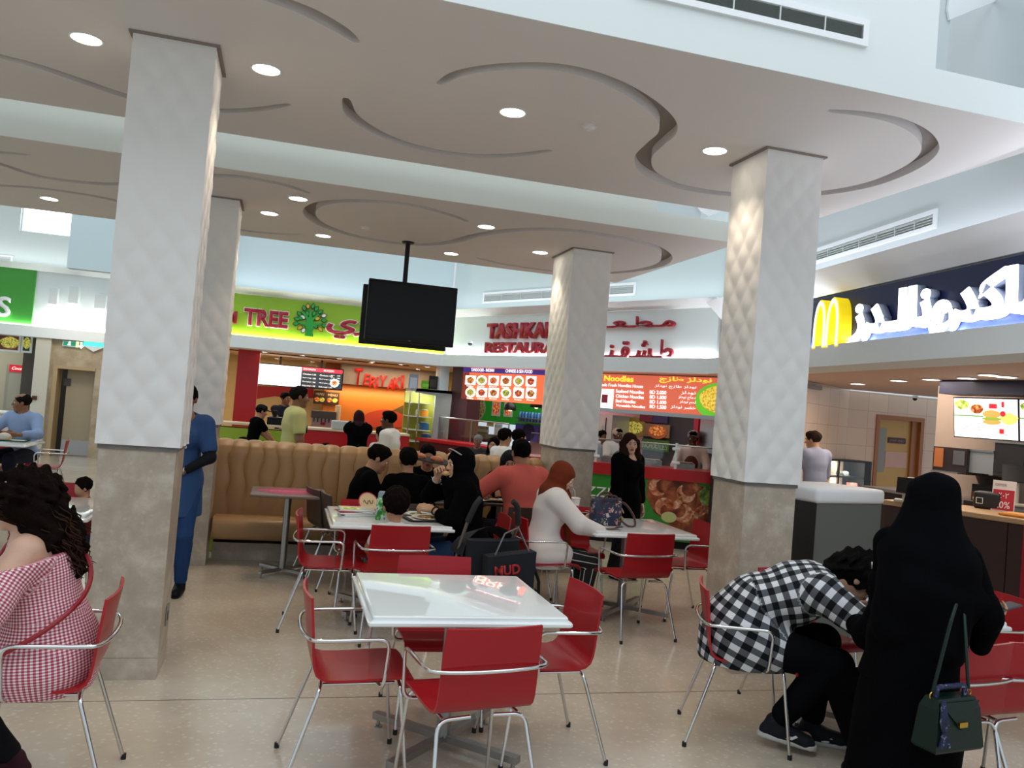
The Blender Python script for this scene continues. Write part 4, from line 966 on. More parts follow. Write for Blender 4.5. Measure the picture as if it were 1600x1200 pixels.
# 1 checked shirt, slumped forward over the table
loc = (2.52, 3.97, 0); rz = -114
hl = [W2L(loc, rz, (3.12, 3.92, .80)), W2L(loc, rz, (3.02, 3.62, .79))]
M_check = check_mat('black_white_check', 'd5d6d8', '0d0e12', '55585c', .062)
root, J = person('person in black and white checked shirt slumped forward with head on the table', loc, rz, 1.80, .007, True, pelvis=(0, -.02, .55), lean=(22, 70), head=(0, 62, 0), hands=hl, elbows=[V(-.7, .2, -.5), V(.7, .2, -.5)], palms=[V(.2, 0, -1), V(-.2, 0, -1)], handdir=[V(.8, .6, 0), V(-.8, .6, 0)],
       feet=[V(-.07, .36, .085), V(.08, .16, .13)], knees=[V(-.2, 1, .4), V(.25, 1, .35)], sk='b98f74', top=dict(mat=M_check, loose=.034, sleeve=1.95, drop=.26, fold=.007, name='checked_shirt'), bottom=dict(col='0d0e11', loose=.02, fold=.006, len=1.86),
       shoes=dict(col='1a1c22', dir=(V(.15, 1, 0), V(.25, 1, 0)), z=(0, -.02), sole=True, mark=(1, 1)), hair='none', haircol='14100e', build=1.12)
hp_ = J['hp']
wear(J, 'hair', [('e', hp_((0, -.02, .045)), V(.098, .118, .105), J['Rh'], .03), ('c', hp_((0, -.09, .0)), .06, hp_((0, -.08, -.09)), .06, .04)], mat('hair_curly_black', '0a0807', .9, spec=.08, bump=.8, bscale=90), noise=.016, nscale=75, subs=[('e', hp_((0, .13, -.04)), V(.07, .085, .10), J['Rh'], .02)])
MB().tube([tuple(hp_(p)*J['S']) for p in ((.085, .02, .115), (.105, -.01, .09), (.085, -.035, .105), (.112, -.055, .07), (.09, -.075, .085))], .0045, 6).build('hair_clip', M_steel, root, smooth=60)
# shirt tail hanging over the chair
# 2 standing woman in black abaya, back turned, with phone
hp0 = on_y(1446, 724, 2.95); loc = (hp0.x-.02, 2.95, 0); rz = -38; aw = W2L(loc, rz, on_y(1528, 962, 2.92), 1.45/1.7)
pr_abaya = []
root, J = person('woman in long black abaya and headscarf standing with phone, back turned', loc, rz, 1.45, .007, lean=(2, 5), side=6, head=(-14, 14, 0), hands=[V(-.10, .30, 1.02), aw], elbows=[V(-.15, -.6, -.8), V(.35, -.6, -.7)], palms=[V(.5, 0, -.5), V(-.1, -.2, .9)], curls=[(20, 30, 25), (35, 45, 35)], handdir=[V(.5, .8, .2), V(.9, .35, .12)],
       sk='c79d80', top=dict(mat=BLK, loose=.035, sleeve=(1.9, 1.7), drop=.2, fold=.008, name='abaya_top', flare=.02), bottom=dict(kind='skirt', mat=BLK, r=.30, r0=.21, to=.03, fold=.012, nscale=16, name='abaya_skirt'), shoes='111114', hair='none', cover=dict(kind='headscarf', mat=BLK2, drape=.30, vol=1.30), female=True, build=.95)
n_, s2, f2, rx2 = J['nb'], J['s2'], J['f2'], J['rx2']
wear(J, 'shawl', [('e', J['hp']((0, -.03, .085)), V(.128, .145, .118), J['Rh'], .05), ('c', J['hp']((0, -.035, -.01)), .128, n_-f2*.05-s2*.02, .138, .05), ('c', n_-f2*.05-s2*.10, .13, n_-f2*.10-s2*.24, .16, .05), ('c', n_-f2*.08-s2*.1-rx2*.08, .13, n_-f2*.10-s2*.42-rx2*.08, .12, .08), ('c', n_-f2*.08-s2*.1+rx2*.1, .13, n_-f2*.09-s2*.46+rx2*.12, .12, .08), ('c', J['hp']((-.05, -.03, -.10)), .085, J['sh'][0]+rx2*.02, .075, .10), ('c', J['hp']((.05, -.03, -.10)), .085, J['sh'][1]-rx2*.02, .075, .10), ('c', n_-s2*.10-rx2*.08, .09, J['sh'][0]*.35+J['el'][0]*.65-s2*.02, .085, .06), ('c', n_-s2*.10+rx2*.08, .09, J['sh'][1]*.3+J['el'][1]*.7-s2*.02, .085, .06)], BLK2, noise=.007, nscale=22,
     subs=[('e', J['hp']((0, .16, -.018)), V(.07, .13, .10), J['Rh'], .02), ('e', n_+f2*.22-s2*.1, V(.2, .13, .25), np.eye(3), .02)])
for i in range(2): wear(J, 'wide_sleeve', [('c', J['el'][i]*.7+J['sh'][i]*.3, .075, J['el'][i]*.4+J['hd'][i]*.6, .062, .03), ('c', J['el'][i], .07, J['el'][i]*.5+J['hd'][i]*.5+V(0, 0, -.14), .05, .07)], BLK, noise=.006)
abaya_J = J; abaya_loc = loc
hw = L2W(loc, rz, J['hd'][1]*J['S']); dh = Matrix.Rotation(R(rz), 3, 'Z') @ Vector((.9, .35, .12)).normalized()
ph = thing('phone', 'dark phone held in the hand of the standing black abaya', 'phone', (0, 0, 0)); 
pc = hw+dh*.105+Vector((0, 0, .032)); Mp = Matrix.Translation(pc) @ Matrix.Rotation(R(rz-55), 4, 'Z') @ Matrix.Rotation(R(14), 4, 'X'); ph.matrix_world = Mp
MB().rbox((-.036, -.072, -.004), (.036, .072, .004), .004).build('case', mat('phone_case', '3a3f47', .4), ph, smooth=40); MB().box((-.033, -.069, .004), (.033, .069, .0046)).build('screen', M_screen, ph)
# green handbag hanging at her side
hb0 = on_y(1470, 1125, 2.72)
hb = thing('handbag', 'dark green leather handbag with gold clasp hanging from the black abaya', 'handbag', (hb0.x-.02, 2.66, hb0.z-.08), R(8))
GR = mat('dark_green_leather', '071f17', .4, spec=.3, bump=.1, bscale=200); GOLD = mat('gold_metal', 'c9a24a', .25, 1)
b = MB(); rings = []
for z, w_, d_ in ((0, .125, .05), (.01, .132, .056), (.16, .115, .045), (.20, .10, .03)): rings.append([(-w_, -d_, z), (w_, -d_, z), (w_, d_, z), (-w_, d_, z)])
b.loft(rings); bo = b.build('body', GR, hb)
MB().add([(-.107, -.046, .19), (.107, -.046, .19), (.0, -.060, .085), (-.107, -.04, .19), (.107, -.04, .19), (0, -.05, .085)], [(0, 2, 1), (3, 4, 5), (0, 1, 4, 3), (1, 2, 5, 4), (2, 0, 3, 5)]).build('flap', GR, hb)
MB().box((-.022, -.066, .098), (.022, -.055, .118)).build('clasp', GOLD, hb)
MB().tube(fillet([(-.08, 0, .195), (-.08, 0, .235), (.08, 0, .235), (.08, 0, .195)], .03), .011, 10).build('handle', blotch_mat('navy_print_silk', [(.3, '0a0d20'), (.58, '16224a'), (.72, '9a9cab')], 60), hb, smooth=60)
for s in (-1, 1): MB().tube([(s*.10+.014*math.cos(R(a)), 0, .205+.014*math.sin(R(a))) for a in range(0, 360, 30)], .003, 6, closed=True).build('ring', GOLD, hb, smooth=60)
stp = L2W(abaya_loc, -38, (J['sh'][1]+s2*.05)*J['S'])-Vector(hb.location); stp = Matrix.Rotation(R(-8), 3, 'Z') @ stp
MB().tube([(-.10, 0, .22), (-.07, -.035, .5), (stp.x-.04, stp.y-.03, stp.z*.8), (stp.x, stp.y, stp.z+.05), (stp.x+.03, stp.y+.10, stp.z*.8), (.09, .03, .5), (.10, 0, .22)], .007, 8).build('shoulder_strap', GR, hb, smooth=60)
b = MB()
for k in range(3): b.tube([(-.10, -.05, .20), (-.09-.012*k, -.062, .12), (-.115+.02*k, -.062, .03)], .010, 6)
b.build('scarf_tie', blotch_mat('navy_print_silk', [], 60) if False else bpy.data.materials['navy_print_silk'], hb, smooth=60)
# 3 second seated person in black behind the abaya
person('person in loose black trousers seated behind the standing abaya, one leg showing', (3.02, 3.22, 0), 8, 1.62, .010, True, pelvis=(0, 0, .57), lean=(5, 10), hands=[V(-.14, .36, .80), V(.14, .36, .80)], sk='b98f74', top=dict(mat=BLK, loose=.03, sleeve=1.9, name='blouse'), bottom=dict(mat=BLK, loose=.03, len=1.9, flare=.02), feet=[V(-.13, .16, .085), V(.1, .3, .085)], knees=[V(-.05, 1, .1), V(.2, 1, .1)], hair='none', cover=dict(kind='headscarf', mat=BLK2), female=True, face=False)

# 4 gingham woman with curly hair at the left edge
M_ging = check_mat('red_white_gingham', 'e9e3e2', 'a3344a', 'c98893', .0125)
loc = (-.84, 3.70, 0); rz = 94
root, J = person('curly-haired woman in red and white gingham off-shoulder blouse, seen from behind', loc, rz, 1.56, .007, True, pelvis=(0, .0, .61), lean=(6, 12), head=(-4, 16, 0), hands=[V(-.20, .40, .82), V(.20, .42, .84)], elbows=[V(-.7, -.2, -.6), V(.7, -.2, -.6)], palms=[V(.8, 0, -.4), V(-.8, 0, -.4)], sk='c9a088', top=dict(mat=M_ging, loose=.034, sleeve=1.6, puff=True, offshoulder=True, drop=.12, fold=.011, name='gingham_blouse'),
       bottom=dict(col='15151a', loose=.014), shoes='3a1a24', hair='none', haircol='17110e', female=True, build=1.22, feet=[V(-.1, .16, .085), V(.13, .10, .085)])
hp_ = J['hp']; n_, s2, f2, rx2 = J['nb'], J['s2'], J['f2'], J['rx2']
HC = mat('hair_dark_curls', '150d0a', .8, spec=.04, bump=.7, bscale=110)
wear(J, 'hair', [('e', hp_((0, -.03, .036)), V(.108, .118, .104), J['Rh'], .03), ('e', hp_((.07, .0, -.01)), V(.05, .06, .075), J['Rh'], .03), ('e', hp_((-.07, .0, -.01)), V(.05, .06, .075), J['Rh'], .03), ('c', hp_((0, -.08, .0)), .085, n_-f2*.085-s2*.04, .10, .06), ('c', n_-f2*.10-s2*.02, .09, n_-f2*.13-s2*.17-rx2*.03, .06, .06), ('c', hp_((.075, -.04, .0)), .045, n_+rx2*.07-f2*.05-s2*.02, .05, .05), ('c', hp_((-.075, -.04, .0)), .045, n_-rx2*.07-f2*.05-s2*.02, .05, .05)], HC, noise=.022, nscale=62, subs=[('e', hp_((0, .135, -.02)), V(.07, .10, .11), J['Rh'], .02)])
cb = MB(); rg = random.Random(4)
for k in range(300):
    a0 = rg.uniform(60, 300); st = hp_((.088*math.sin(R(a0+180)), .05+.092*math.cos(R(a0)), rg.uniform(-.06, .07))); tgt = n_-f2*rg.uniform(.09, .20)+rx2*rg.uniform(-.13, .13)-s2*rg.uniform(.02, .21)
    r0 = rg.uniform(.008, .016); ph_ = rg.uniform(0, 6); pts = []
    for i in range(22):
        t = i/21; p = st*(1-t)+tgt*t - f2*.05*math.sin(PI*t); pts.append(tuple((p+(rx2*math.cos(ph_+t*22)+f2*math.sin(ph_+t*22))*r0*(.3+t))*J['S']))
    cb.tube(pts, [.0030]*20+[.002, .001], 4)
cb.build('curls', mat('hair_brown_curls', '2e1a10', .6, spec=.1, bump=.4, bscale=100), root, smooth=180)
st = [n_+s2*.03-rx2*.085+f2*.0]; 
rgt = [J['sh'][1]-s2*.0+s2*.065-rx2*.03+f2*.0]
pts = [n_-s2*.10+f2*.17+rx2*.12, n_-s2*.02+f2*.10+rx2*.11, n_+s2*.035-f2*.02+rx2*.10, n_-s2*.07-f2*.155+rx2*.05, n_-s2*.18-f2*.215-rx2*.05, n_-s2*.28-f2*.185-rx2*.15, n_-s2*.36-f2*.06-rx2*.245, n_-s2*.42+f2*.10-rx2*.26, n_-s2*.46+f2*.22-rx2*.18]
sp = spline([tuple(p) for p in pts], 6); b = MB(); wv = .011
b.tube([tuple(np.array(p)*J['S']) for p in sp], .010, 6); b.build('bag_strap', mat('red_strap', '8e1520', .5), root, smooth=60)
MB().tube([tuple(hp_(p)*J['S']) for p in ((-.085, .05, .095), (-.04, .075, .128), (.0, .08, .136), (.04, .075, .128), (.085, .05, .095), (.095, .0, .05))], .006, 8).build('sunglasses', mat('tortoise_frame', '7a5a30', .3), root, smooth=60)

# 5 nurse in blue between two columns
hp0 = on_y(293, 612, 6.98)
loc = (hp0.x, 6.98, 0)
root, J = person('woman in blue uniform standing hand on hip, half hidden by the nearest column', loc, 172, 1.62, .008, lean=(0, 0), head=(0, 4, 0), hands=[V(-.05, .145, 1.02), V(.24, .05, .86)], elbows=[V(-1, -.15, -.2), V(.5, -.6, -.5)], palms=[V(.3, -1, 0), V(-1, 0, 0)], handdir=[V(.9, .2, -.1), V(0, .1, -1)], sk='8a5a42', top=dict(col='304c78', loose=.022, sleeve=.72, drop=.30, name='uniform_tunic', flare=.01, neck=.05), bottom=dict(col='223f6c', loose=.014, len=1.9), shoes='101012', hair='bun', haircol='14100f', female=True, feet=[V(-.08, 0, .085), V(.10, -.02, .085)])
for i in range(2): wear(J, 'undersleeve', J['arm'](i, .006, 1.82), cloth('14161c'))
MB().box(tuple((J['chest']+J['f2']*.135+V(-.035, 0, -.02))*J['S']-V(.025, .002, .035)), tuple((J['chest']+J['f2']*.135+V(-.035, 0, -.02))*J['S']+V(.025, .002, .035))).build('name_badge', M_paper, root)
ww = J['hd'][0]*.92+J['el'][0]*.08; 
MB().tube([tuple((ww+(V(0, .033*math.cos(R(a)), .033*math.sin(R(a)))))*J['S']) for a in range(0, 360, 30)], .006, 6, closed=True).build('bracelet', M_steel, root, smooth=60)

# 6 woman eating, in black headscarf
loc = (1.52, 6.40, 0); rz = 84
root, J = person('woman in black headscarf biting food, seated at the table with magazines', loc, rz, 1.66, .006, True, pelvis=(0, .02, .57), lean=(4, 10), head=(20, 8, 0), hands=[V(-.10, .33, .86), V(.04, .30, 1.10)], elbows=[V(-.7, -.1, -.7), V(.7, .1, -.7)], palms=[V(.5, -.2, -.6), V(-.9, -.2, .2)], handdir=[V(.3, .9, .1), V(-.45, .1, .9)], curls=[(30, 40, 30), (45, 55, 40)], sk='c69a7b', top=dict(mat=BLK, loose=.030, sleeve=(1.55, 1.62), drop=.14, name='abaya_top', fold=.006), bottom=dict(col='2c4263', loose=.016, len=1.8, name='jeans'), shoes='1c1c20', hair='none', cover=dict(kind='headscarf', mat=BLK2, drape=.18), female=True, lips='a05a52', haircol='1a120e')
MB().tube([tuple(J['hp'](p)*J['S']) for p in ((-.094, .02, .085), (-.06, .065, .122), (.0, .075, .135), (.06, .065, .122), (.094, .02, .085))], .005, 8).build('sunglasses', mat('clear_frame', 'a5a09a', .2), root, smooth=60)
for i, c, f_ in ((0, '111111', .12), (1, 'c9c9c9', .12)):
    ww = J['hd'][i]*(1-f_)+J['el'][i]*f_; d = nrm(J['hd'][i]-J['el'][i]); e1 = nrm(np.cross(d, V(0, 0, 1))); e2 = np.cross(d, e1)
    MB().tube([tuple((ww+(e1*math.cos(R(a))+e2*math.sin(R(a)))*.034)*J['S']) for a in range(0, 360, 30)], .006, 6, closed=True).build('bracelet', mat('bracelet_'+c, c, .3, .6), root, smooth=60)
fd = L2W(loc, rz, J['hp']((0, .125, -.06))*J['S']); t = thing('sandwich', 'bitten bread roll at the mouth of the woman in black headscarf', 'food', fd); MB().ball((0, 0, 0), .026, 8, (1.3, 1, .8)).build('bread', mat('bread_crust', 'd3a873', .7, bump=.4, bscale=60), t, smooth=180); MB().ball((.006, 0, -.006), .022, 8, (1.4, 1, .4)).build('filling', mat('pale_filling', 'efe2c4', .7), t, smooth=180)
eat_J = J
# 7 woman in rust headscarf
loc = (2.14, 6.44, 0); rz = -90
hl = [W2L(loc, rz, (2.56, 6.60, .84)), W2L(loc, rz, (2.62, 6.24, .80))]
M_ptr = stripe_mat('black_white_pinstripe', '0e0e10', 'd8d8d6', .075, .10, 0)
root, J = person('woman in rust headscarf and white blouse seated looking down at her phone', loc, rz, 1.56, .006, True, pelvis=(0, -.0, .60), lean=(4, 9), head=(-22, 30, 0), hands=hl, elbows=[V(-.6, -.2, -.7), V(.6, -.2, -.7)], palms=[V(.7, 0, .4), V(-.3, 0, 1)], curls=[(35, 40, 30), (20, 25, 20)], sk='cfa58a', top=dict(col='ded8d4', loose=.034, sleeve=1.93, drop=.30, fold=.011, name='white_blouse'), bottom=dict(mat=M_ptr, loose=.009, len=1.8, fold=.003), shoes='1a1a1c', hair='none', cover=dict(kind='headscarf', col='6b2c14', drape=.16, tail=(.04, .16, -.42)), female=True, lips='a65f55')
ph = thing('phone', 'dark phone in the hand of the woman in rust headscarf', 'phone', (hw.x, hw.y, hw.z)); hwv = L2W(loc, rz, J['hd'][1]*J['S']); ph.location = hwv+Vector((.10, .0, .028)); ph.rotation_euler = (R(8), R(-8), R(-80))
MB().rbox((-.036, -.072, -.004), (.036, .072, .004), .004).build('case', mat('phone_case', '3a3f47', .4), ph, smooth=40); MB().box((-.033, -.069, .004), (.033, .069, .0046)).build('screen', M_screen, ph)
# 8 child at the table with magazines
person('small child with round dark hair seated with back to the camera', (.865, 5.93, 0), 4, 1.12, .008, True, pelvis=(0, .06, .63), lean=(4, 6), head=(0, 5, 0), headscale=1.70, sk='b98c6c', top=dict(col='e2e2e0', loose=.014, sleeve=.6, name='tee_shirt'), bottom=dict(col='2a3140'), feet=[V(-.08, .42, .45), V(.08, .42, .45)], hair='child', haircol='150f0c', child=True, face=False)
# 9 boy in black at the bench table
hp0 = on_y(583, 708, 7.42); loc = (.68, 7.40, 0)
person('boy in black tee shirt eating, seen from the side before the tan bench', loc, -84, 1.50, .007, True, pelvis=(0, .0, .635), lean=(8, 16), head=(-6, 26, 0), hands=[V(-.13, .40, .93), V(.10, .36, .98)], elbows=[V(-.6, -.1, -.8), V(.6, -.1, -.8)], palms=[V(.8, 0, -.2), V(-.8, 0, .3)], curls=[(30, 40, 30)]*2, sk='b58465', top=dict(mat=BLK, loose=.02, sleeve=.85, name='tee_shirt', hem=.06), bottom=dict(col='23252b'), hair='short', haircol='0f0b09', child=True)
# 10 boy in black, back turned
person('boy in black shirt with short dark hair, back turned, at the bench table', (1.10, 7.14, 0), 0, 1.45, .009, True, pelvis=(0, .0, .66), lean=(4, 8), head=(6, 4, 0), hands=[V(-.16, .36, .92), V(.16, .36, .92)], sk='a87a5c', top=dict(mat=BLK, loose=.022, sleeve=1.8, name='shirt', hem=.06), bottom=dict(col='1d1f24'), hair='short', haircol='0f0b09', child=True, face=False)
# 11 boy facing, lifting a tray
tw = on_y(690, 724, 7.72)
loc = (1.42, 8.12, 0)
hr = W2L(loc, 176, (tw.x+.06, 7.74, tw.z-.045), 1.45/1.7)
root, J = person('boy facing the camera on the tan bench, lifting a food tray before his face', loc, 176, 1.45, .007, True, pelvis=(0, .0, .65), lean=(2, 6), head=(0, 10, 0), hands=[hr-V(.0, .05, .055), V(.13, .34, .93)], elbows=[V(-.8, .1, -.6), V(.7, -.1, -.7)], palms=[V(0, .25, 1), V(-.8, 0, 0)], handdir=[V(.1, .9, .3), V(0, 1, 0)], curls=[(8, 10, 8), (20, 30, 20)], sk='b07f60', top=dict(mat=BLK, loose=.02, sleeve=.8, name='tee_shirt'), bottom=dict(col='20232a'), hair='short', haircol='0f0b09', child=True)
# 12 coral man
hp0 = on_y(822, 702, 7.25); loc = (hp0.x-.0, 7.22, 0)
person('man in coral shirt seated with his back turned before the tan bench', loc, 14, 1.78, .008, True, pelvis=(0, .0, .545), lean=(4, 9), head=(-10, 6, 0), hands=[V(-.22, .36, .80), V(.20, .36, .82)], elbows=[V(-.9, -.1, -.4), V(.8, -.2, -.5)], sk='9a6b4f', top=dict(col='c25a50', loose=.024, sleeve=.85, name='coral_shirt', drop=.10, fold=.009), bottom=dict(col='131318'), hair='short', haircol='0b0908', face=False, build=1.16)
# 13 woman in black headscarf facing, on the bench
hp0 = on_y(795, 722, 8.12); loc = (hp0.x, 8.14, 0)
person('woman in black headscarf facing the camera beside the coral shirt', loc, 170, 1.52, .008, True, pelvis=(0, 0, .60), lean=(4, 10), head=(0, 14, 0), hands=[V(-.15, .36, .92), V(.15, .36, .9)], sk='ae8062', top=dict(mat=BLK, loose=.03, sleeve=1.9, name='abaya_top'), bottom=dict(mat=BLK, kind='skirt', name='abaya_skirt'), hair='none', cover=dict(kind='headscarf', col='15131a', drape=.14), female=True)
# 14 long-haired woman standing in black
hp0 = on_y(985, 682, 7.95); loc = (hp0.x, 7.95, 0)
root, J = person('woman in black with long wavy brown hair standing by the food counter', loc, 205, hp0.z*1.0, .007, lean=(0, 2), head=(-34, 4, 0), hands=[V(-.24, .05, .86), V(.23, .08, .88)], sk='c9a089', top=dict(mat=BLK, loose=.03, sleeve=1.75, drop=.28, name='black_tunic', neck=.07), bottom=dict(col='15151a', loose=.03, len=1.9, flare=.02), hair='wavy', haircol='2c1b14', female=True, build=1.12, lips='94443f')
# 15 man in yellow polo
hp0 = on_y(466, 609, 9.75); loc = (hp0.x, 9.75, 0)
root, J = person('man in pale yellow polo shirt standing behind the tan bench', loc, -78, hp0.z, .008, lean=(0, 2), head=(0, 2, 0), sk='8a6147', top=dict(col='c4c58a', loose=.022, sleeve=.62, name='polo_shirt', collar=True, hem=.10), bottom=dict(col='2b2d33'), hair='short', haircol='1a1817', build=1.08)
MB().rbox(tuple((J['chest']+J['f2']*.14+V(-.02, 0, -.06))*J['S']), tuple((J['chest']+J['f2']*.14+V(.01, .02, .03))*J['S']), .006).build('hung_sunglasses', M_black, root)
# 16 white-shirt man
hp0 = on_y(614, 647, 9.9); loc = (hp0.x, 9.9, 0)
person('man in white shirt passing behind the tan bench, facing left', loc, 62, hp0.z, .008, lean=(2, 6), head=(0, 2, 0), sk='5b3a2a', top=dict(col='dfe0e0', loose=.022, sleeve=1.5, name='white_shirt', collar=True), bottom=dict(col='20222a'), hair='short', haircol='0c0a09')
# 17 woman in black at the sushi counter, back turned
hp0 = on_y(562, 645, 12.6); loc = (hp0.x, 12.6, 0)
person('woman in black abaya with hands raised to her dark red headscarf, far counter', loc, 0, hp0.z*1.0, .011, lean=(0, 6), head=(0, 10, 0), hands=[V(-.10, .10, 1.52), V(.10, .10, 1.52)], elbows=[V(-.5, .3, -1), V(.5, .3, -1)], palms=[V(1, 0, 0), V(-1, 0, 0)], handdir=[V(.2, .1, 1), V(-.2, .1, 1)], sk='b88d70', top=dict(mat=BLK, loose=.05, sleeve=1.6, name='abaya_top', drop=.2), bottom=dict(kind='skirt', mat=BLK, name='abaya_skirt'), hair='none', cover=dict(kind='headscarf', col='2a0d10', drape=.2), female=True, face=False)
# 18 child beside the white shirt
hp0 = on_y(597, 672, 10.6); person('child with dark hair behind the white-shirted man', (hp0.x, 10.6, 0), 30, hp0.z, .010, head=(0, 8, 0), sk='a87c60', top=dict(col='cfc9c6', name='tee_shirt'), bottom=dict(col='30343c'), hair='short', haircol='120d0b', face=False, child=True)
# 19, 20 staff of the first shop
hp0 = on_y(400, 634, 12.95); person('cashier in black cap and black tee shirt behind the lime counter', (hp0.x, 12.95, 0), -70, hp0.z, .010, lean=(4, 10), head=(0, 16, 0), hands=[V(-.12, .40, 1.02), V(.12, .40, 1.02)], elbows=[V(-.5, -.5, -.7), V(.5, -.5, -.7)], sk='a9785a', top=dict(mat=BLK, name='tee_shirt'), bottom=dict(col='1d1f24'), hair='short', cover=dict(kind='cap', col='141414'), haircol='120d0b')
hp0 = on_y(446, 616, 15.2); person('bearded cook in dark polo behind the menu screens\' counter', (hp0.x, 15.2, 0), 200, hp0.z, .011, head=(20, 6, 0), hands=[V(-.2, .3, 1.0), V(.15, .35, 1.0)], sk='7d563f', top=dict(col='171d2b', name='polo_shirt'), bottom=dict(col='1d1f24'), hair='short', haircol='120d0b')
# 21 far-left man in light blue
hp0 = on_y(41, 638, 12.3); loc = (hp0.x, 12.28, 0)
person('balding man in light blue shirt seated at the far-left table', loc, 158, 1.70, .009, True, lean=(2, 8), head=(-55, 4, 0), hands=[V(-.2, .38, .82), V(.15, .36, .82)], elbows=[V(-.8, -.1, -.5), V(.8, -.1, -.5)], sk='8d6146', top=dict(col='8fa3c4', loose=.022, sleeve=1.6, name='blue_shirt', collar=True), bottom=dict(col='1d2234'), hair='balding', haircol='1d1816', build=1.1)
# 22 child far left by the column
hp0 = on_y(136, 742, 6.9); person('child with dark hair at the white table by the nearest column', (hp0.x, 6.9, 0), 120, hp0.z/1.32*1.7*.80, .009, True, pelvis=(0, 0, .80), head=(0, 10, 0), sk='b88d70', top=dict(col='6d1f26', name='tee_shirt'), bottom=dict(col='2a2f3c'), hair='child', haircol='130e0c', child=True, face=False, feet=[V(-.1, .4, .4), V(.1, .4, .4)])
# 23.. customers at the diagonal shop
for px, py, y, hh, lab, rz_, kw in ((789, 676, 9.6, 0, 'girl in white collar with black hair looking right, behind the tan bench', -60, dict(hair='short', top=dict(col='e2e2e2', name='school_shirt', collar=True))),
                                 (811, 677, 9.75, 0, 'girl with tied-back black hair looking right, nearest the crossed column', -70, dict(hair='bun', top=dict(col='dcdcdf', name='school_shirt', collar=True))),
                                 (772, 689, 10.1, 0, 'small girl whose face peeps over the tan bench', 150, dict(hair='long', top=dict(col='2a2a33', name='tee_shirt')))):
    hp0 = on_y(px, py, y); person(lab, (hp0.x, y, 0), rz_, hp0.z, .009, head=(0, 2, 0), sk='b3866a', bottom=dict(col='1f222b'), haircol='0f0b0a', child=True, female=False, **kw)
hp0 = on_y(747, 683, 11.6); person('shop worker in grey hairnet behind the diagonal counter', (hp0.x, 11.6, 0), 150, hp0.z, .010, sk='8a6048', top=dict(col='3a3436', name='tee_shirt'), bottom=dict(col='22242a'), hair='none', cover=dict(kind='hairnet', col='8b8a88'), haircol='120d0b')
# heads that just clear the bench top
hp0 = on_y(381, 678, 9.3); person('seated person whose dark hair just clears the bench at its left end', (hp0.x, 9.3, 0), 0, 1.58, .012, True, pelvis=(0, 0, hp0.z/1.58*1.7-.83), sk='a87c60', top=dict(col='2d2b2b', name='tee_shirt'), bottom=dict(col='22242a'), hair='short', haircol='0d0a09', face=False, feet=[V(-.1, .36, .085), V(.1, .36, .085)])
hp0 = on_y(510, 688, 9.4); person('seated person whose dark hair just clears the bench beside the yellow polo', (hp0.x, 9.4, 0), 0, 1.58, .012, True, pelvis=(0, 0, hp0.z/1.58*1.7-.83), sk='a87c60', top=dict(col='302f33', name='tee_shirt'), bottom=dict(col='22242a'), hair='short', haircol='0d0a09', face=False, feet=[V(-.1, .36, .085), V(.1, .36, .085)])
# cooks behind the noodle counter
CK = lambda px, py, off: M_tash @ Vector((fp(M_tash, px, py, off)[0], off, 0))
for px, py, off, lab, rz_, sk_, apron in ((963, 668, 1.0, 'cook in white uniform, grey apron and cap behind the noodle counter', 190, '5a3c2e', '3c3a3c'), (1084, 672, .95, 'cook in hairnet, white uniform and maroon apron behind the glass screen', 150, '3f2b22', '5a2a30')):
    x_, z_ = fp(M_tash, px, py, off); p_ = M_tash @ Vector((x_, off, 0)); d_ = math.degrees(math.atan2(-p_.x, p_.y))
    root, J = person(lab, (p_.x, p_.y, 0), rz_, z_/1.03, .009, lean=(2, 6), head=(0, 8, 0), hands=[V(-.17, .32, 1.02), V(.17, .32, 1.02)], elbows=[V(-.8, -.3, -.5), V(.8, -.3, -.5)], sk=sk_, top=dict(col='dad8d2', loose=.024, sleeve=1.7, name='white_uniform', drop=.1), bottom=dict(col='22242a'), hair='short', haircol='0c0a09', cover=dict(kind='hairnet', col='b9b2a0' if apron == '3c3a3c' else '77797b'))
    wear(J, 'apron', [('e', J['chest']+V(0, .06, -.03), V(.12, .10, .17), np.eye(3), .03), ('e', J['pel']+V(0, .05, -.06), V(.17, .13, .30), np.eye(3), .05)], cloth(apron), cuts=[(J['pel']+V(0, .085, 0), V(0, -1, 0))])
x_, z_ = fp(M_tash, 941, 676, .9); p_ = M_tash @ Vector((x_, .9, 0)); person('worker in pale blue shirt half hidden beside the crossed column', (p_.x, p_.y, 0), 200, z_, .011, sk='6d4a38', top=dict(col='a9bccd', name='shirt'), bottom=dict(col='22242a'), hair='short', haircol='0c0a09', face=False)
# customer in blue shirt at the burger counter
hp0 = on_y(1276, 678, 9.35); person('man in pale blue shirt and glasses standing with back turned at the navy-signed shop', (hp0.x, 9.35, 0), 10, hp0.z, .008, lean=(0, 4), head=(22, 10, 0), hands=[V(-.15, .35, 1.05), V(.2, .25, 1.0)], elbows=[V(-.8, -.3, -.5), V(.8, -.3, -.5)], sk='b98d72', top=dict(col='8d95b0', loose=.026, sleeve=1.85, name='blue_shirt', collar=True, hem=.08), bottom=dict(col='23262f'), hair='short', haircol='2b211b', build=1.1)
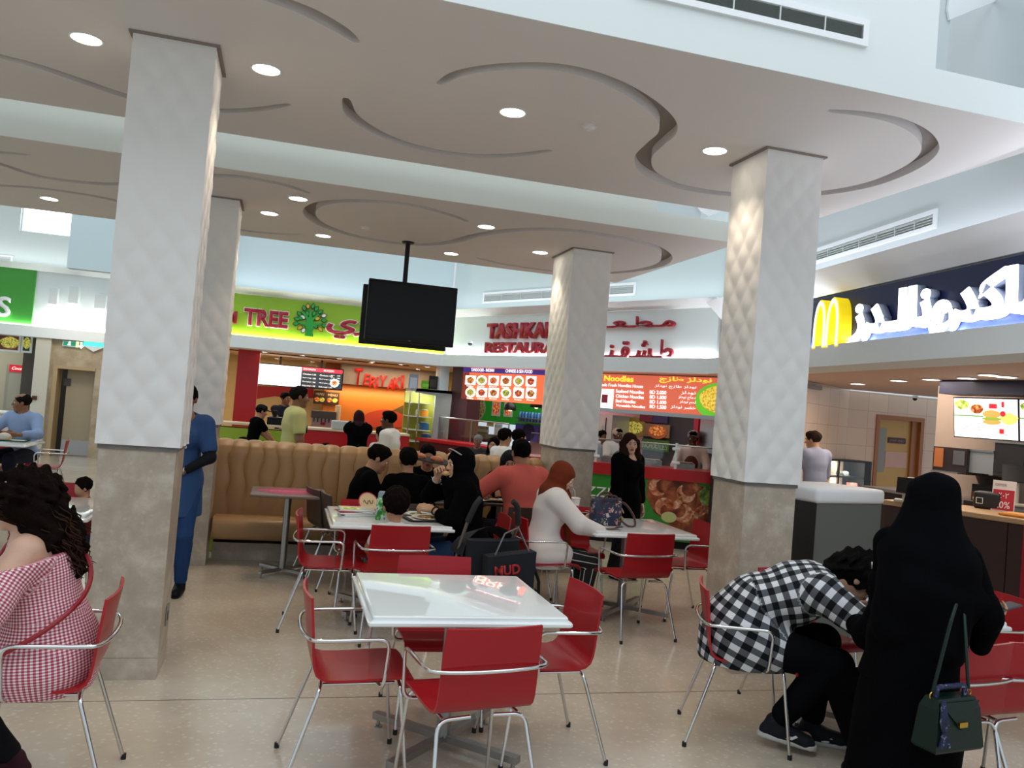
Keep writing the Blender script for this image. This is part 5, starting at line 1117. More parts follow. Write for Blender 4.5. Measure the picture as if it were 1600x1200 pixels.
# ------------------------------------------------------------------ shop fronts and what stands in them
def rect(M, off, x0, y0, x1, y1):
    a = fp(M, x0, y0, off); b = fp(M, x1, y1, off); return min(a[0], b[0]), max(a[0], b[0]), min(a[1], b[1]), max(a[1], b[1])
def panel(M, off, r, name, m_, parent=None, t=.02):
    x0, x1, z0, z1 = r; return MB().box((x0, off, z0), (x1, off+t, z1), M=M).build(name, m_, parent)
def disc(M, off, cx, cz, rx_, rz_, name, m_, parent=None, t=.006, n=28, wob=0, rot=0):
    poly = [(cx+rx_*math.cos(2*PI*k/n)*(1+wob*math.sin(5*2*PI*k/n)), cz+rz_*math.sin(2*PI*k/n)*(1+wob*math.cos(4*2*PI*k/n))) for k in range(n)]
    b = MB(); b.add([M @ Vector((x, off, z)) for x, z in poly]+[M @ Vector((x, off+t, z)) for x, z in poly], [tuple(range(n)), tuple(reversed(range(n, 2*n)))]+[(k, (k+1) % n, n+(k+1) % n, n+k) for k in range(n)])
    return b.build(name, m_, parent)
def shape(M, off, pts, name, m_, parent=None, t=.01):
    n = len(pts); b = MB(); b.add([M @ Vector((x, off, z)) for x, z in pts]+[M @ Vector((x, off+t, z)) for x, z in pts], [tuple(range(n)), tuple(reversed(range(n, 2*n)))]+[(k, (k+1) % n, n+(k+1) % n, n+k) for k in range(n)]); return b.build(name, m_, parent)
def words(M, off, body, x, z, m_, parent, name='lettering', **k):
    return put_text(body, M @ Matrix.Translation((x, off, z)), m_, parent, name, **k)
def swall(M, x0, x1, y0, y1, z0, z1, name, m_):
    o = MB().box((x0, y0, z0), (x1, y1, z1), M=M).build(name, m_); o['kind'] = 'structure'; return o
M_warm = mat('cream_shop_wall', 'cbb586', .7); M_ceil = mat('shop_ceiling_paint', 'cdb8a0', .8)
RD = mat('sign_red', 'a5162a', .35); RDL = mat('sign_red_lit', 'c0202c', .35); WH = mat('sign_white', 'f2f2f2', .4)
FOOD = [blotch_mat('food_print_a', [(.3, '5a2412'), (.45, 'b4501f'), (.6, 'e0a04a'), (.75, 'f0e0c0')], 30, emit=.35), blotch_mat('food_print_b', [(.3, '2f4a16'), (.45, '9aa53a'), (.6, 'e8d070'), (.75, 'c04a20')], 34, emit=.35), blotch_mat('food_print_c', [(.3, '7a1a12'), (.5, 'd0492a'), (.62, 'e8b070'), (.75, '4c6a20')], 28, emit=.35)]

# ============ lime sign shop
r = rect(M_lime, -.02, 366, 462, 696, 540)
x0 = 1.4; x1 = fp(M_lime, 696, 520, 0)[0]
sg = thing('shop_sign', 'lime green shop sign with red lettering around a green tree emblem', 'sign')
MB().box((x0, -.02, 2.5), (x1, .02, 3.2), M=M_lime).build('sign_panel', mat('lime_sign_panel', '8fb81c', .4), sg)
def sign_text(M, off, body, px0, pyt, px1, pyb, m_, parent, outline=None, **k):
    a = fp(M, px0, pyb, off); b = fp(M, px1, pyt, off); c = fp(M, px0, pyt, off)
    h = abs(c[1]-a[1]); wd = b[0]-a[0]
    if outline is not None: words(M, off, body, a[0]-.012, a[1]-.012, outline, parent, width=wd+.024, height=h+.024, depth=.03, bold=k.pop('obold', .06))
    return words(M, off-.012 if outline is not None else off, body, a[0], a[1], m_, parent, width=wd, height=h, depth=.035, **k)
OUT = mat('white_letter_edge', 'f4e6e6', .4)
sign_text(M_lime, -.03, 'TREE', 380, 481, 452, 507, RD, sg, OUT, bold=.035)
a = fp(M_lime, 372, 507, 0); words(M_lime, -.042, 'YUM', a[0]-.62, a[1]+.0, RD, sg, width=.60, height=.21, depth=.035, bold=.035)
sign_text(M_lime, -.03, arabic('تري'), 508, 490, 600, 527, RD, sg, OUT, bold=.03)
tx, tz = fp(M_lime, 482, 525, 0); h_ = fp(M_lime, 482, 478, 0)[1]-tz
tr = lambda pts: [(tx+x*h_, tz+z*h_) for x, z in pts]
GRN = mat('emblem_green', '1fa43a', .4); BKL = mat('emblem_outline', '0d2010', .5); YEL = mat('emblem_yellow', 'e0b52a', .4); WHT = mat('emblem_white', 'f0f4ec', .4)
trunk = [(-.12, 0), (.14, 0), (.10, .18), (.13, .34), (.40, .42), (.38, .47), (.14, .44), (.10, .52), (.30, .74), (.25, .77), (.06, .60), (.02, .86), (-.04, .86), (-.04, .60), (-.24, .80), (-.28, .75), (-.10, .52), (-.13, .42), (-.38, .44), (-.38, .39), (-.14, .33), (-.08, .18)]
shape(M_lime, -.050, tr([(x*1.08, z*1.02-.01) for x, z in trunk]), 'tree_emblem_outline', BKL, sg, .02); shape(M_lime, -.056, tr(trunk), 'tree_emblem', GRN, sg, .02)
rg = random.Random(2)
lv = {0: MB(), 1: MB(), 2: MB(), 3: MB()}
for k, (lx, lz, an, c) in enumerate([(-.36, .70, 130, 0), (-.42, .52, 170, 0), (-.44, .36, 190, 0), (-.30, .24, 220, 1), (-.18, .16, 240, 2), (-.22, .90, 110, 0), (-.10, .98, 95, 1), (.06, 1.0, 80, 0), (.18, .92, 60, 0), (.32, .84, 40, 0), (.44, .72, 20, 2), (.46, .56, 0, 0), (.48, .38, -20, 0), (.36, .26, -40, 1), (.24, .60, 30, 1), (-.24, .60, 150, 2), (.20, .34, -60, 0), (-.30, .56, 160, 0), (.12, .76, 70, 0), (-.10, .74, 110, 0)]):
    pts = [(.0, 0), (.05, .045), (.11, .05), (.17, 0), (.11, -.05), (.05, -.045)]; ca, sa = math.cos(R(an)), math.sin(R(an))
    for sc_, off, key in ((1.35, -.052, 3), (1.0, -.060, c)):
        P = [(lx+(x-.085)*sc_*ca-z*sc_*sa, lz+(x-.085)*sc_*sa+z*sc_*ca) for x, z in pts]; P = tr(P); n = len(P)
        lv[key].add([M_lime @ Vector((x, off, z)) for x, z in P]+[M_lime @ Vector((x, off+.02, z)) for x, z in P], [tuple(range(n)), tuple(reversed(range(n, 2*n)))]+[(i, (i+1) % n, n+(i+1) % n, n+i) for i in range(n)])
for key, m_, nm in ((3, BKL, 'leaf_outlines'), (0, GRN, 'green_leaves'), (1, YEL, 'yellow_leaves'), (2, WHT, 'white_leaves')): lv[key].build(nm, m_, sg)
# interior shell
swall(M_lime, .9, 6.3, .3, 4.4, 2.30, 2.36, 'ceiling_shop', M_ceil)
swall(M_lime, .9, 6.6, 3.4, 3.5, 0, 2.3, 'wall_shop_back', M_warm)
swall(M_lime, .9, 1.0, .3, 3.4, 0, 2.3, 'wall_shop_left', M_warm); swall(M_lime, 6.3, 6.4, .5, 3.4, 0, 2.3, 'wall_shop_right', mat('olive_shop_wall', '8d7c3a', .6))
a = fp(M_lime, 700, 600, 0)[0]; b_ = fp(M_lime, 686, 600, 0)[0]
swall(M_lime, b_, a, -.05, .4, 0, 2.3, 'pillar', M_white2)
xo = fp(M_lime, 506, 620, 3.0)[0]
swall(M_lime, xo, 6.3, 3.05, 3.4, 0, 2.3, 'wall_shop_orange', mat('orange_mural', 'b4641a', .5))
hill = [fp(M_lime, *p, 3.04) for p in ((588, 668), (600, 652), (612, 642), (630, 633), (648, 630), (648, 668))]; shape(M_lime, 3.035, hill, 'trim_15', mat('mural_olive', '4a3a18', .6))['kind'] = 'structure'
hill = [fp(M_lime, *p, 3.03) for p in ((565, 652), (575, 645), (590, 641), (604, 640), (622, 644), (636, 652), (636, 668), (562, 668))]; shape(M_lime, 3.025, hill, 'trim_16', mat('mural_red', 'a83218', .6))['kind'] = 'structure'
swsh = [fp(M_lime, *p, 3.39) for p in ((388, 602), (430, 604), (490, 607), (490, 622), (455, 623), (430, 619), (408, 622), (390, 626))]; shape(M_lime, 3.385, swsh, 'trim_17', mat('mural_crimson', 'a51d2c', .6))['kind'] = 'structure'
r = rect(M_lime, .55, 372, 556, 396, 672); swall(M_lime, r[0], r[1], .55, .8, 0, 2.3, 'pillar', mat('red_pillar', 'b3101c', .35))
# bulkhead with TERIYAKI
r = rect(M_lime, 2.6, 534, 572, 652, 618)
swall(M_lime, r[0], 6.3, 2.6, 3.05, r[2]+.12, 2.3, 'wall_shop_bulkhead', mat('grey_beige_panel', 'a89a8e', .7))
tk = thing('wall_sign', 'red brush-style lettering over the orange wall', 'sign')
a = fp(M_lime, 553, 608, 2.58); c = fp(M_lime, 634, 583, 2.58)
T_ = 'TERiYAKI'; x_ = a[0]; tot = c[0]-a[0]; hh = (c[1]-a[1])
ws = [.15, .12, .13, .06, .13, .13, .14, .07]; hs_ = [1.35, .9, .95, .9, .95, .95, 1.0, 1.15]; acc = 0
for i, ch in enumerate(T_):
    w_ = ws[i]/sum(ws)*tot; h1 = hh*.62*hs_[i]; z_ = a[1]+hh*(.18+.08*math.sin(i*2.1))-.04*i/8
    M_ = M_lime @ Matrix.Translation((a[0]+acc, 2.57, z_)) @ Matrix.Rotation(R(-4+5*math.sin(i*1.7)), 4, 'Y'); put_text(ch, M_, mat('sign_red_glow', 'd5281e', .4, emit=.25), tk, 'letter', width=w_*1.05, height=h1, depth=.03, bold=.02, shear=.15); acc += w_
# menu screens
def screen(label, M, off, px, glow, strength):
    t = thing('menu_screen', label, 'screen'); r = rect(M, off, *px); 
    MB().box((r[0]-.02, off, r[2]-.02), (r[1]+.02, off+.06, r[3]+.02), M=M).build('housing', M_black, t); panel(M, off-.003, r, 'display', em(glow[0], glow[1], strength), t, .004); return t, r
t, r = screen('glowing blank white menu screen left of the dark one', M_lime, 2.2, (406, 568, 469, 605), ('blank_white_display', 'fbfcff'), 1.15)
b = MB(); b.tube([M_lime @ Vector((r[1]-.20+.05*k, 2.196, r[3]-.12+.02*math.sin(k*2))) for k in range(4)], .004, 5); b.build('faint_sketch', mat('faint_line', 'd8dade', .5), t)
t, r = screen('dark menu screen with red header and a bowl picture', M_lime, 2.2, (472, 573, 533, 609), ('dark_display', '1b2836'), .9)
panel(M_lime, 2.195, (r[0], r[1], r[3]-.075, r[3]), 'header_band', em('red_display', 'd0324a', .9), t, .003)
TX = em('white_print_glow', 'f5f5f5', .9)
words(M_lime, 2.193, 'SHAWARMA', r[0]+.03, r[3]-.055, TX, t, width=.24, height=.035, depth=.002); words(M_lime, 2.193, 'BURGERS', r[0]+.42, r[3]-.055, TX, t, width=.2, height=.035, depth=.002)
for cx_ in (0, .32):
    for k in range(4): words(M_lime, 2.193, ('Chicken', 'Beef wrap', 'Mixed plate', 'Kids meal')[k], r[0]+.03+cx_, r[3]-.15-.075*k, TX, t, width=.16, height=.028, depth=.002); words(M_lime, 2.193, ('1.200', '1.500', '2.300', '1.100')[k], r[0]+.21+cx_, r[3]-.15-.075*k, TX, t, width=.07, height=.026, depth=.002)
for k in range(4): words(M_lime, 2.193, ('Juice', 'Soup', 'Fries', 'Salad')[k], r[1]-.22, r[3]-.13-.05*k, TX, t, width=.07, height=.024, depth=.002); words(M_lime, 2.193, '0.800', r[1]-.10, r[3]-.13-.05*k, TX, t, width=.06, height=.022, depth=.002)
disc(M_lime, 2.194, r[1]-.14, r[2]+.12, .085, .085, 'bowl_picture', em('plate_white_glow', 'f4f0ea', .9), t, .003); disc(M_lime, 2.191, r[1]-.14, r[2]+.12, .05, .05, 'food_picture', FOOD[0], t, .003, wob=.08)
for x_ in (fp(M_lime, 437, 580, 2.2)[0], fp(M_lime, 502, 580, 2.2)[0]): MB().tube([M_lime @ Vector((x_, 2.23, 2.3)), M_lime @ Vector((x_, 2.23, r[3]))], .018, 8).build('hanger', M_black, t)
# posters
for i, px in enumerate(((491, 610, 508, 632), (510, 612, 529, 633))):
    t = thing('menu_poster', ('brown food poster under the dark menu screen, left of its twin', 'brown food poster under the dark menu screen, right of its twin')[i], 'poster'); r = rect(M_lime, 3.0, *px)
    panel(M_lime, 3.0, r, 'board', mat('brown_poster', '3c2016', .5), t, .015); 
    for k in range(2): disc(M_lime, 2.996, r[0]+(r[1]-r[0])*(.3+.4*k), r[2]+(r[3]-r[2])*.35, .055, .045, 'food_picture', FOOD[k], t, .003, wob=.05)
    words(M_lime, 2.996, 'MENU', r[0]+.04, r[3]-.09, mat('poster_cream', 'd8c29a', .6), t, width=r[1]-r[0]-.08, height=.05, depth=.002)
# counter
ct = thing('service_counter', 'long counter with lime left front and red right front', 'counter')
zc = 1.02
ra = rect(M_lime, -1.0, 330, 676, 447, 690); 
MB().box((.95, -1.0, 0), (fp(M_lime, 447, 680, -1.0)[0], -.5, zc), M=M_lime).build('lime_front', mat('lime_laminate', '95ad2c', .4), ct)
xr = fp(M_lime, 640, 680, -1.0)[0]
MB().box((fp(M_lime, 447, 680, -1.0)[0], -1.0, 0), (xr, -.5, zc+.05), M=M_lime).build('red_front', mat('red_laminate', 'b5141c', .35), ct)
MB().box((.95, -1.02, zc+.05), (xr, -.48, zc+.08), M=M_lime).build('worktop', mat('cream_worktop', 'd8c6a4', .35), ct)
# soda dispenser, register, jars
t = thing('drink_dispenser', 'steel soft-drink dispenser with a row of taps behind the yellow polo', 'drink machine'); r = rect(M_lime, 1.2, 488, 648, 521, 673)
MB().box((r[0], 1.2, 1.0), (r[1], 1.7, r[3]-.05), M=M_lime).build('body', M_steel, t); MB().box((r[0]-.02, 1.1, r[3]-.05), (r[1]+.02, 1.7, r[3]+.08), M=M_lime).build('tap_head', mat('dispenser_dark', '3a3634', .4), t)
for k in range(6):
    x_ = r[0]+(r[1]-r[0])*(k+.5)/6; MB().tube([M_lime @ Vector((x_, 1.12, r[3]-.02)), M_lime @ Vector((x_, 1.08, r[3]-.12))], .012, 8).build('tap', M_black, t)
disc(M_lime, 1.195, (r[0]+r[1])/2, (r[2]+r[3])/2-.02, .05, .03, 'logo_plate', RD, t, .005)
swall(M_lime, fp(M_lime, 470, 670, 1.2)[0], fp(M_lime, 640, 670, 1.2)[0], 1.0, 1.8, 0, 1.0, 'trim_18', mat('brown_back_counter', '5a4632', .5))
t = thing('cash_register', 'black cash register with tilted screen by the capped cashier', 'cash register'); r = rect(M_lime, -.75, 418, 650, 438, 679)
MB().box((r[0], -.9, zc+.08), (r[1], -.55, zc+.2), M=M_lime).build('drawer', M_black, t); MB().box((r[0]+.02, -.70, zc+.2), (r[1]-.02, -.66, r[3]), M=M_lime).build('monitor', M_black, t); MB().box((r[0]+.08, -.66, zc+.18), (r[1]-.08, -.62, zc+.3), M=M_lime).build('stand', M_black, t)
t = thing('food_tub', 'white rectangular tub on the red counter front', 'tub'); r = rect(M_lime, -1.0, 517, 684, 538, 690); MB().rbox((0, 0, 0), (.34, .25, .14), .02, M=M_lime @ Matrix.Translation((r[0], -.98, zc+.08))).build('tub', mat('white_plastic', 'b9b9b4', .5), t)
t = thing('cup_tower', 'tall stack of paper cups behind the counter', 'cup stack'); r = rect(M_lime, 1.0, 525, 645, 532, 675)
MB().lathe([(0, 0), (.05, 0)]+[(.052+.004*(k % 2), .03*k) for k in range(1, 16)]+[(0, .46)], 16, c=tuple(M_lime @ Vector(((r[0]+r[1])/2, 1.35, 1.0)))).build('cups', mat('cream_cup', 'c9b08a', .7), t, smooth=30)
# grey display chiller with shelves
ch = thing('display_chiller', 'tall grey open display chiller with glass shelves at the orange wall', 'display fridge'); r = rect(M_lime, -.2, 641, 606, 697, 700)
X0, X1 = r[0], r[1]; ZT = r[3]
sd_ = fp(M_lime, 672, 650, -.2)[0]
prof = [(sd_, 0), (X1, 0), (X1, ZT), (fp(M_lime, 645, 607, -.2)[0]+.05, ZT), (fp(M_lime, 648, 612, -.2)[0], ZT-.07), (sd_+.05, ZT-.10), (sd_+.06, ZT-.45)]
shape(M_lime, -.3, prof, 'side_panel', mat('chiller_grey', '8d9894', .4, .1), ch, .05)
MB().box((X0, .35, 0), (X1, .42, ZT), M=M_lime).build('back_panel', mat('chiller_lime_back', 'a3a234', .4), ch); MB().box((X0, -.3, 0), (X1, .35, .75), M=M_lime).build('base', mat('chiller_olive', '7d7a1c', .4), ch); MB().box((X0, -.3, ZT-.05), (X1, .42, ZT), M=M_lime).build('canopy', mat('chiller_grey', '8d9894', .4, .1), ch)
for x_ in (X0, X0+.16): MB().tube([M_lime @ Vector((x_, -.28, .75)), M_lime @ Vector((x_, -.28, ZT-.05))], .012, 8).build('post', M_chrome, ch)
zs = [fp(M_lime, 660, y_, -.2)[1] for y_ in (630, 651, 672, 690)]
for z_ in zs: MB().box((X0, -.27, z_-.012), (sd_+.02, .34, z_), M=M_lime).build('shelf', mat('frosted_shelf', 'cfdbd4', .25), ch)
strip('chiller_light', M_lime @ Vector((X0+.05, -.2, ZT-.07)), M_lime @ Vector((X1-.1, -.2, ZT-.07)), (0, .3, -1), .06, 9, (1, 1, .92))
rg = random.Random(9)
for k, (px, py, w_, h_2, c, lab) in enumerate(((664, 640, .13, .11, 'e08a1c', 'orange juice jug on the top chiller shelf'), (663, 665, .17, .12, '3c6f9e', 'blue water pack on the middle chiller shelf'), (665, 686, .17, .12, '3a6a98', 'blue water pack on the lower chiller shelf'), (652, 650, .06, .10, 'd8d0b0', 'pale cup on the chiller shelf left of the jug'), (653, 670, .07, .08, 'c9b93a', 'yellow box on the middle chiller shelf'))):
    x_ = fp(M_lime, px, py, 0)[0]; z_ = min(zs, key=lambda q: abs(q-fp(M_lime, px, py+8, 0)[1])); t = thing('drink_pack' if '3' == c[0] else 'food_item', lab, 'food item', M_lime @ Vector((x_, .05, z_)))
    MB().rbox((-w_/2, -w_/3, 0), (w_/2, w_/3, h_2), .012).build('body', mat('pack_'+c, c, .4), t, smooth=40); MB().rbox((-w_/3, -w_/4, h_2), (w_/3, w_/4, h_2+.02), .008).build('lid', mat('pack_lid', 'dfe4e6', .4), t)
for px, c, lab in (((640, 584, 652, 612), '9aa9c4', 'pale blue upright board beside the red brush lettering'), ((659, 594, 671, 609), '76c21c', 'bright green menu booklet on top of the display chiller'), ((671, 587, 683, 609), '1b1716', 'black picture frame on top of the display chiller')):
    r = rect(M_lime, .15, *px); t = thing('display_board', lab, 'board'); b = MB().box((r[0], .15, r[2]), (r[1], .18, r[3]), M=M_lime).build('board', mat('board_'+c, c, .5), t); MB().box((r[0]+.02, .145, r[2]+.04), (r[1]-.02, .15, r[3]-.06), M=M_lime).build('print', mat('board_print_'+c, {'9aa9c4': 'd5dbe8', '76c21c': '9ce04a', '1b1716': '4a3a34'}[c], .5), t)
# shop ceiling spots
for k, (px, py) in enumerate(((378, 549), (414, 549), (474, 553), (532, 559), (580, 566), (630, 568), (433, 560), (404, 557), (488, 565), (577, 575), (623, 580), (505, 572), (653, 576), (676, 571), (590, 562))):
    p = on_z(px, py, 2.298); p.y = min(max(p.y, 14.85), 17.6); p.x = min(max(p.x, -1.9), 3.1); t = thing('spotlight', 'small glowing spotlight in the lime shop\'s ceiling', 'spotlight', p, group='small spotlights in the lime shop ceiling')
    MB().lathe([(.055, 0), (.06, -.012), (.045, -.014), (.04, 0)], 16).build('ring', M_cove, t, smooth=40); MB().lathe([(0, -.006), (.04, -.006), (.04, -.001), (0, -.001)], 16).build('lens', M_lamp, t)
MB().box((1.2, .9, 2.285), (5.2, .93, 2.299), M=M_lime).build('trim_19', M_dark)['kind'] = 'structure'
area('shop_light', M_lime @ Vector((2.6, 1.4, 2.27)), (0, 0, 0), 2.6, 1.6, 38, (1, .82, .58)); area('shop_light', M_lime @ Vector((5.0, 1.6, 2.27)), (0, 0, 0), 1.6, 1.6, 30, (1, .78, .52))
strip('orange_wall_light', M_lime @ Vector((xo+.1, 2.85, 1.75)), M_lime @ Vector((6.0, 2.85, 1.75)), (0, .6, -1), .08, 12, (1, .75, .4))

# ============ red lettered restaurant (diagonal)
sg = thing('shop_sign', 'white restaurant sign with red English and Arabic lettering', 'sign')
SP = .02
def line(body, px0, pyt, px1, pyb, **k):
    a = fp(M_tash, px0, pyb, SP); b = fp(M_tash, px1, pyt, SP); c = fp(M_tash, px0, pyt, SP); h = c[1]-a[1]; return a[0], a[1], b[0]-a[0], h
x_, z_, w_, h_ = line('TASHKA', 764, 506, 862, 530); words(M_tash, -.0, 'TASHKANT', x_, z_, RD, sg, height=h_, width=w_*8/6.2, depth=.05, bold=.045)
x_, z_, w_, h_ = line('RESTAUR', 761, 537, 862, 552); words(M_tash, -.0, 'RESTAURANT', x_, z_, RD, sg, height=h_*1.12, width=w_*10/7.15, depth=.05, bold=.045)
a = fp(M_tash, 947, 522, SP); b = fp(M_tash, 1058, 503, SP); words(M_tash, -.0, arabic('مـطـعـم'), a[0]-.25, a[1]-.0, RD, sg, width=b[0]-a[0]+.25, height=.24, depth=.05, bold=.02)
a = fp(M_tash, 947, 555, SP); b = fp(M_tash, 1056, 530, SP); words(M_tash, -.0, arabic('طـشـقـنـد'), a[0]-.2, a[1]-.05, RD, sg, width=b[0]-a[0]+.2, height=.27, depth=.05, bold=.02)
cctv(M_tash @ Vector((fp(M_tash, 735, 538, -.02)[0], -.03, 2.76)), 'small white camera on the sign wall left of the red lettering', None)
# shell
swall(M_tash, 0.15, 5.55, .3, 3.0, 2.32, 2.38, 'ceiling_shop', mat('grey_shop_ceiling', '8e8c88', .8))
swall(M_tash, 0.0, 5.4, 2.3, 2.4, 0, 2.4, 'wall_shop_back', mat('pinkish_shop_wall', 'b07f86', .6))
r = rect(M_tash, .0, 708, 574, 724, 700); swall(M_tash, r[0], r[1], .0, .3, 0, 2.3, 'pillar', mat('maroon_post', '3a1a20', .4))
# menu board one
mb = thing('menu_board', 'backlit orange menu board with twelve dish pictures and a violet header', 'menu board'); r = rect(M_tash, -.02, 723, 575, 862, 628); r = (r[0], r[1], fp(M_tash, 723, 623, -.02)[1], fp(M_tash, 723, 574, -.02)[1])
panel(M_tash, .0, r, 'light_panel', em('orange_backlit', 'ea6038', .95), mb, .08); hz = r[3]-(r[3]-r[2])*.15
panel(M_tash, -.004, (r[0], r[1], hz, r[3]), 'header', em('violet_backlit', '3f2f7c', .6), mb, .004)
xq = [fp(M_tash, q, 580, -.007)[0] for q in (736, 772, 790, 832)]; words(M_tash, -.007, 'TANDOORI - INDIAN', xq[0], hz+.02, TX, mb, width=xq[1]-xq[0], height=.055, depth=.003, bold=.02); words(M_tash, -.007, 'CHINESE & SEA FOOD', xq[2], hz+.02, TX, mb, width=xq[3]-xq[2], height=.055, depth=.003, bold=.02)
CW = em('white_backlit', 'fff6ee', 1.15); PHH = (hz-r[2])/2
for row in range(2):
    for k in range(6):
        pxc = (735, 752.5, 771, 790.5, 810, 829.5)[k]; cx, cz = fp(M_tash, pxc, 594+19*row+.02*(pxc-735), -.006); hw_ = (fp(M_tash, pxc+8, 600, -.006)[0]-fp(M_tash, pxc-8, 600, -.006)[0])/2
        q_ = disc(M_tash, -.006, cx, cz, hw_, .085, 'dish_picture', CW, mb, .005) if (k+row) % 3 == 1 else panel(M_tash, -.006, (cx-hw_, cx+hw_, cz-.078, cz+.08), 'dish_picture', CW, mb, .005)
        disc(M_tash, -.009, cx, cz, hw_*.7, .055, 'food', FOOD[(k+row) % 3], q_, .003, wob=.06)
        words(M_tash, -.007, ('Tikka', 'Kebab', 'Biryani', 'Noodles', 'Prawns', 'Rice')[k], cx-hw_*.7, cz-.115, CW, mb, width=hw_*1.4, height=.025, depth=.002)
strip('menu_board_light', M_tash @ Vector((r[0], -.25, r[2])), M_tash @ Vector((r[1], -.25, r[2])), (.3, -.1, -1), .05, 6, (1, .8, .7))
# menu board two
mb = thing('menu_board', 'backlit red-brown noodle price board with bilingual lines', 'menu board')
za = fp(M_tash, 940, 584, -.02)[1]; zb = fp(M_tash, 937, 637, -.02)[1]; xa = fp(M_tash, 922, 600, -.02)[0]; xb = 5.62
panel(M_tash, .0, (xa, xb, zb, za), 'light_panel', em('brown_backlit', 'bd5a42', .9), mb, .08); MB().box((xa, -.03, zb-.05), (xb, .1, zb), M=M_tash).build('lower_frame', M_steel, mb)
YL = em('yellow_backlit', 'f4d13c', 1.0); x9 = fp(M_tash, 918, 594, -.02)[0]
def ln(body, px0, px1, py, h, m_, **k):
    a = fp(M_tash, px0, py, -.006); b = fp(M_tash, px1, py, -.006); words(M_tash, -.006, body, a[0], a[1], m_, mb, width=b[0]-a[0], height=h, depth=.003, **k)
ln('Fresh Noodles', 912, 990, 594, .085, YL, bold=.03); ln(arabic('نودلز طازج'), 1030, 1112, 598, .09, YL, bold=.02)
ln('Homemade Fresh Noodles House', 922, 1005, 602.5, .045, TX, bold=.015); ln(arabic('نودلز طازج نودلز'), 1023, 1088, 606, .05, TX)
for k, (nm, pr_, ar_) in enumerate((('Seafood Noodles', '2.000', 'نودلز'), ('Chicken Noodles', '1.800', 'دجاج نودلز'), ('Beef Noodles', '1.600', 'لحم نودلز'), ('Vegetable Noodles', '1.500', 'خضر نودلز'))):
    y_ = 613.5+k*7.3; ln(nm, 962, (1006, 1006, 993, 1008)[k], y_+k*.3, .048, TX, bold=.02); ln('BD '+pr_, 1015, 1041, y_+1.8+k*.2, .05, TX, bold=.02); ln(arabic(ar_), (1064, 1060, 1062, 1048)[k], 1087, y_+3, .05, TX)
c_ = fp(M_tash, 1114, 627, -.02); disc(M_tash, -.008, c_[0]+.08, c_[1], .36, .24, 'plate_picture', em('green_backlit', '5fae2a', .8), mb, .006); disc(M_tash, -.013, c_[0]+.08, c_[1]+.03, .29, .17, 'noodle_picture', blotch_mat('noodle_print', [(.35, 'c08a1a'), (.5, 'e8c23a'), (.65, 'f4e27a')], 40, emit=.6), mb, .005, wob=.03)
c_ = fp(M_tash, 947, 623, -.02); panel(M_tash, -.008, (c_[0]-.15, c_[0]+.12, c_[1]-.14, c_[1]+.14), 'bowl_picture', CW, mb, .005); panel(M_tash, -.012, (c_[0]-.09, c_[0]+.02, c_[1]-.06, c_[1]+.06), 'box_print', RD, mb, .004)
# back wall pictures, left bay
gp = thing('food_poster', 'green wall poster with a large round rice dish and roast meat pictures', 'poster'); r = rect(M_tash, 2.2, 726, 620, 850, 660); panel(M_tash, 2.25, (r[0], r[1], fp(M_tash, 726, 656, 2.2)[1], 2.2), 'board', mat('green_poster', '1f8f2a', .5, emit=.12), gp, .03)
c_ = fp(M_tash, 743, 637, 2.2); disc(M_tash, 2.24, c_[0], c_[1], .26, .27, 'plate_picture', mat('plate_grey', 'b8b4a0', .5), gp, .008); disc(M_tash, 2.233, c_[0], c_[1], .235, .245, 'rice_picture', blotch_mat('rice_print', [(.35, '6a4a22'), (.5, 'b39a58'), (.62, 'd8cc98')], 26), gp, .006)
for px, py in ((773, 637), (792, 638)): c_ = fp(M_tash, px, py, 2.2); panel(M_tash, 2.24, (c_[0]-.13, c_[0]+.13, c_[1]-.17, c_[1]+.19), 'photo', mat('white_photo', 'ddd8d0', .5), gp, .006); disc(M_tash, 2.232, c_[0], c_[1], .10, .14, 'roast_picture', FOOD[2], gp, .006, wob=.05)
pp_ = thing('round_poster', 'violet poster with a dark round emblem below the wall chiller', 'poster'); r = rect(M_tash, 2.1, 803, 661, 834, 690); panel(M_tash, 2.15, (r[0], r[1]+.05, r[2], r[3]), 'board', mat('violet_poster', '4a3fa0', .5), pp_, .02); disc(M_tash, 2.14, (r[0]+r[1])/2+.08, (r[2]+r[3])/2, .17, .17, 'emblem', mat('dark_violet', '231a50', .4), pp_, .01)
sh_ = thing('wall_shelf', 'wall shelf of small drinks behind the girls in white collars', 'shelf'); r = rect(M_tash, 2.0, 808, 646, 846, 661)
for z_ in (r[2], (r[2]+r[3])/2): MB().box((r[0], 1.95, z_-.02), (r[1]+.2, 2.25, z_), M=M_tash).build('board', M_steel, sh_)
k_ = 0
for z_ in (r[2], (r[2]+r[3])/2):
    for i in range(8):
        x_ = r[0]+.04+i*.085; cc = ('5c8fc0', 'c9d4dd', '3f78b5', '86a33c')[(i+k_) % 4]; t = thing('drink_can', 'small drink can on the wall shelf behind the girls in white collars', 'can', M_tash @ Vector((x_, 2.05, z_)), group='small drinks on the wall shelf')
        MB().lathe([(0, 0), (.030, 0), (.033, .008), (.033, .10), (.026, .115), (0, .115)], 12).build('can', mat('can_'+cc, cc, .3, .3), t, smooth=40); k_ += 1
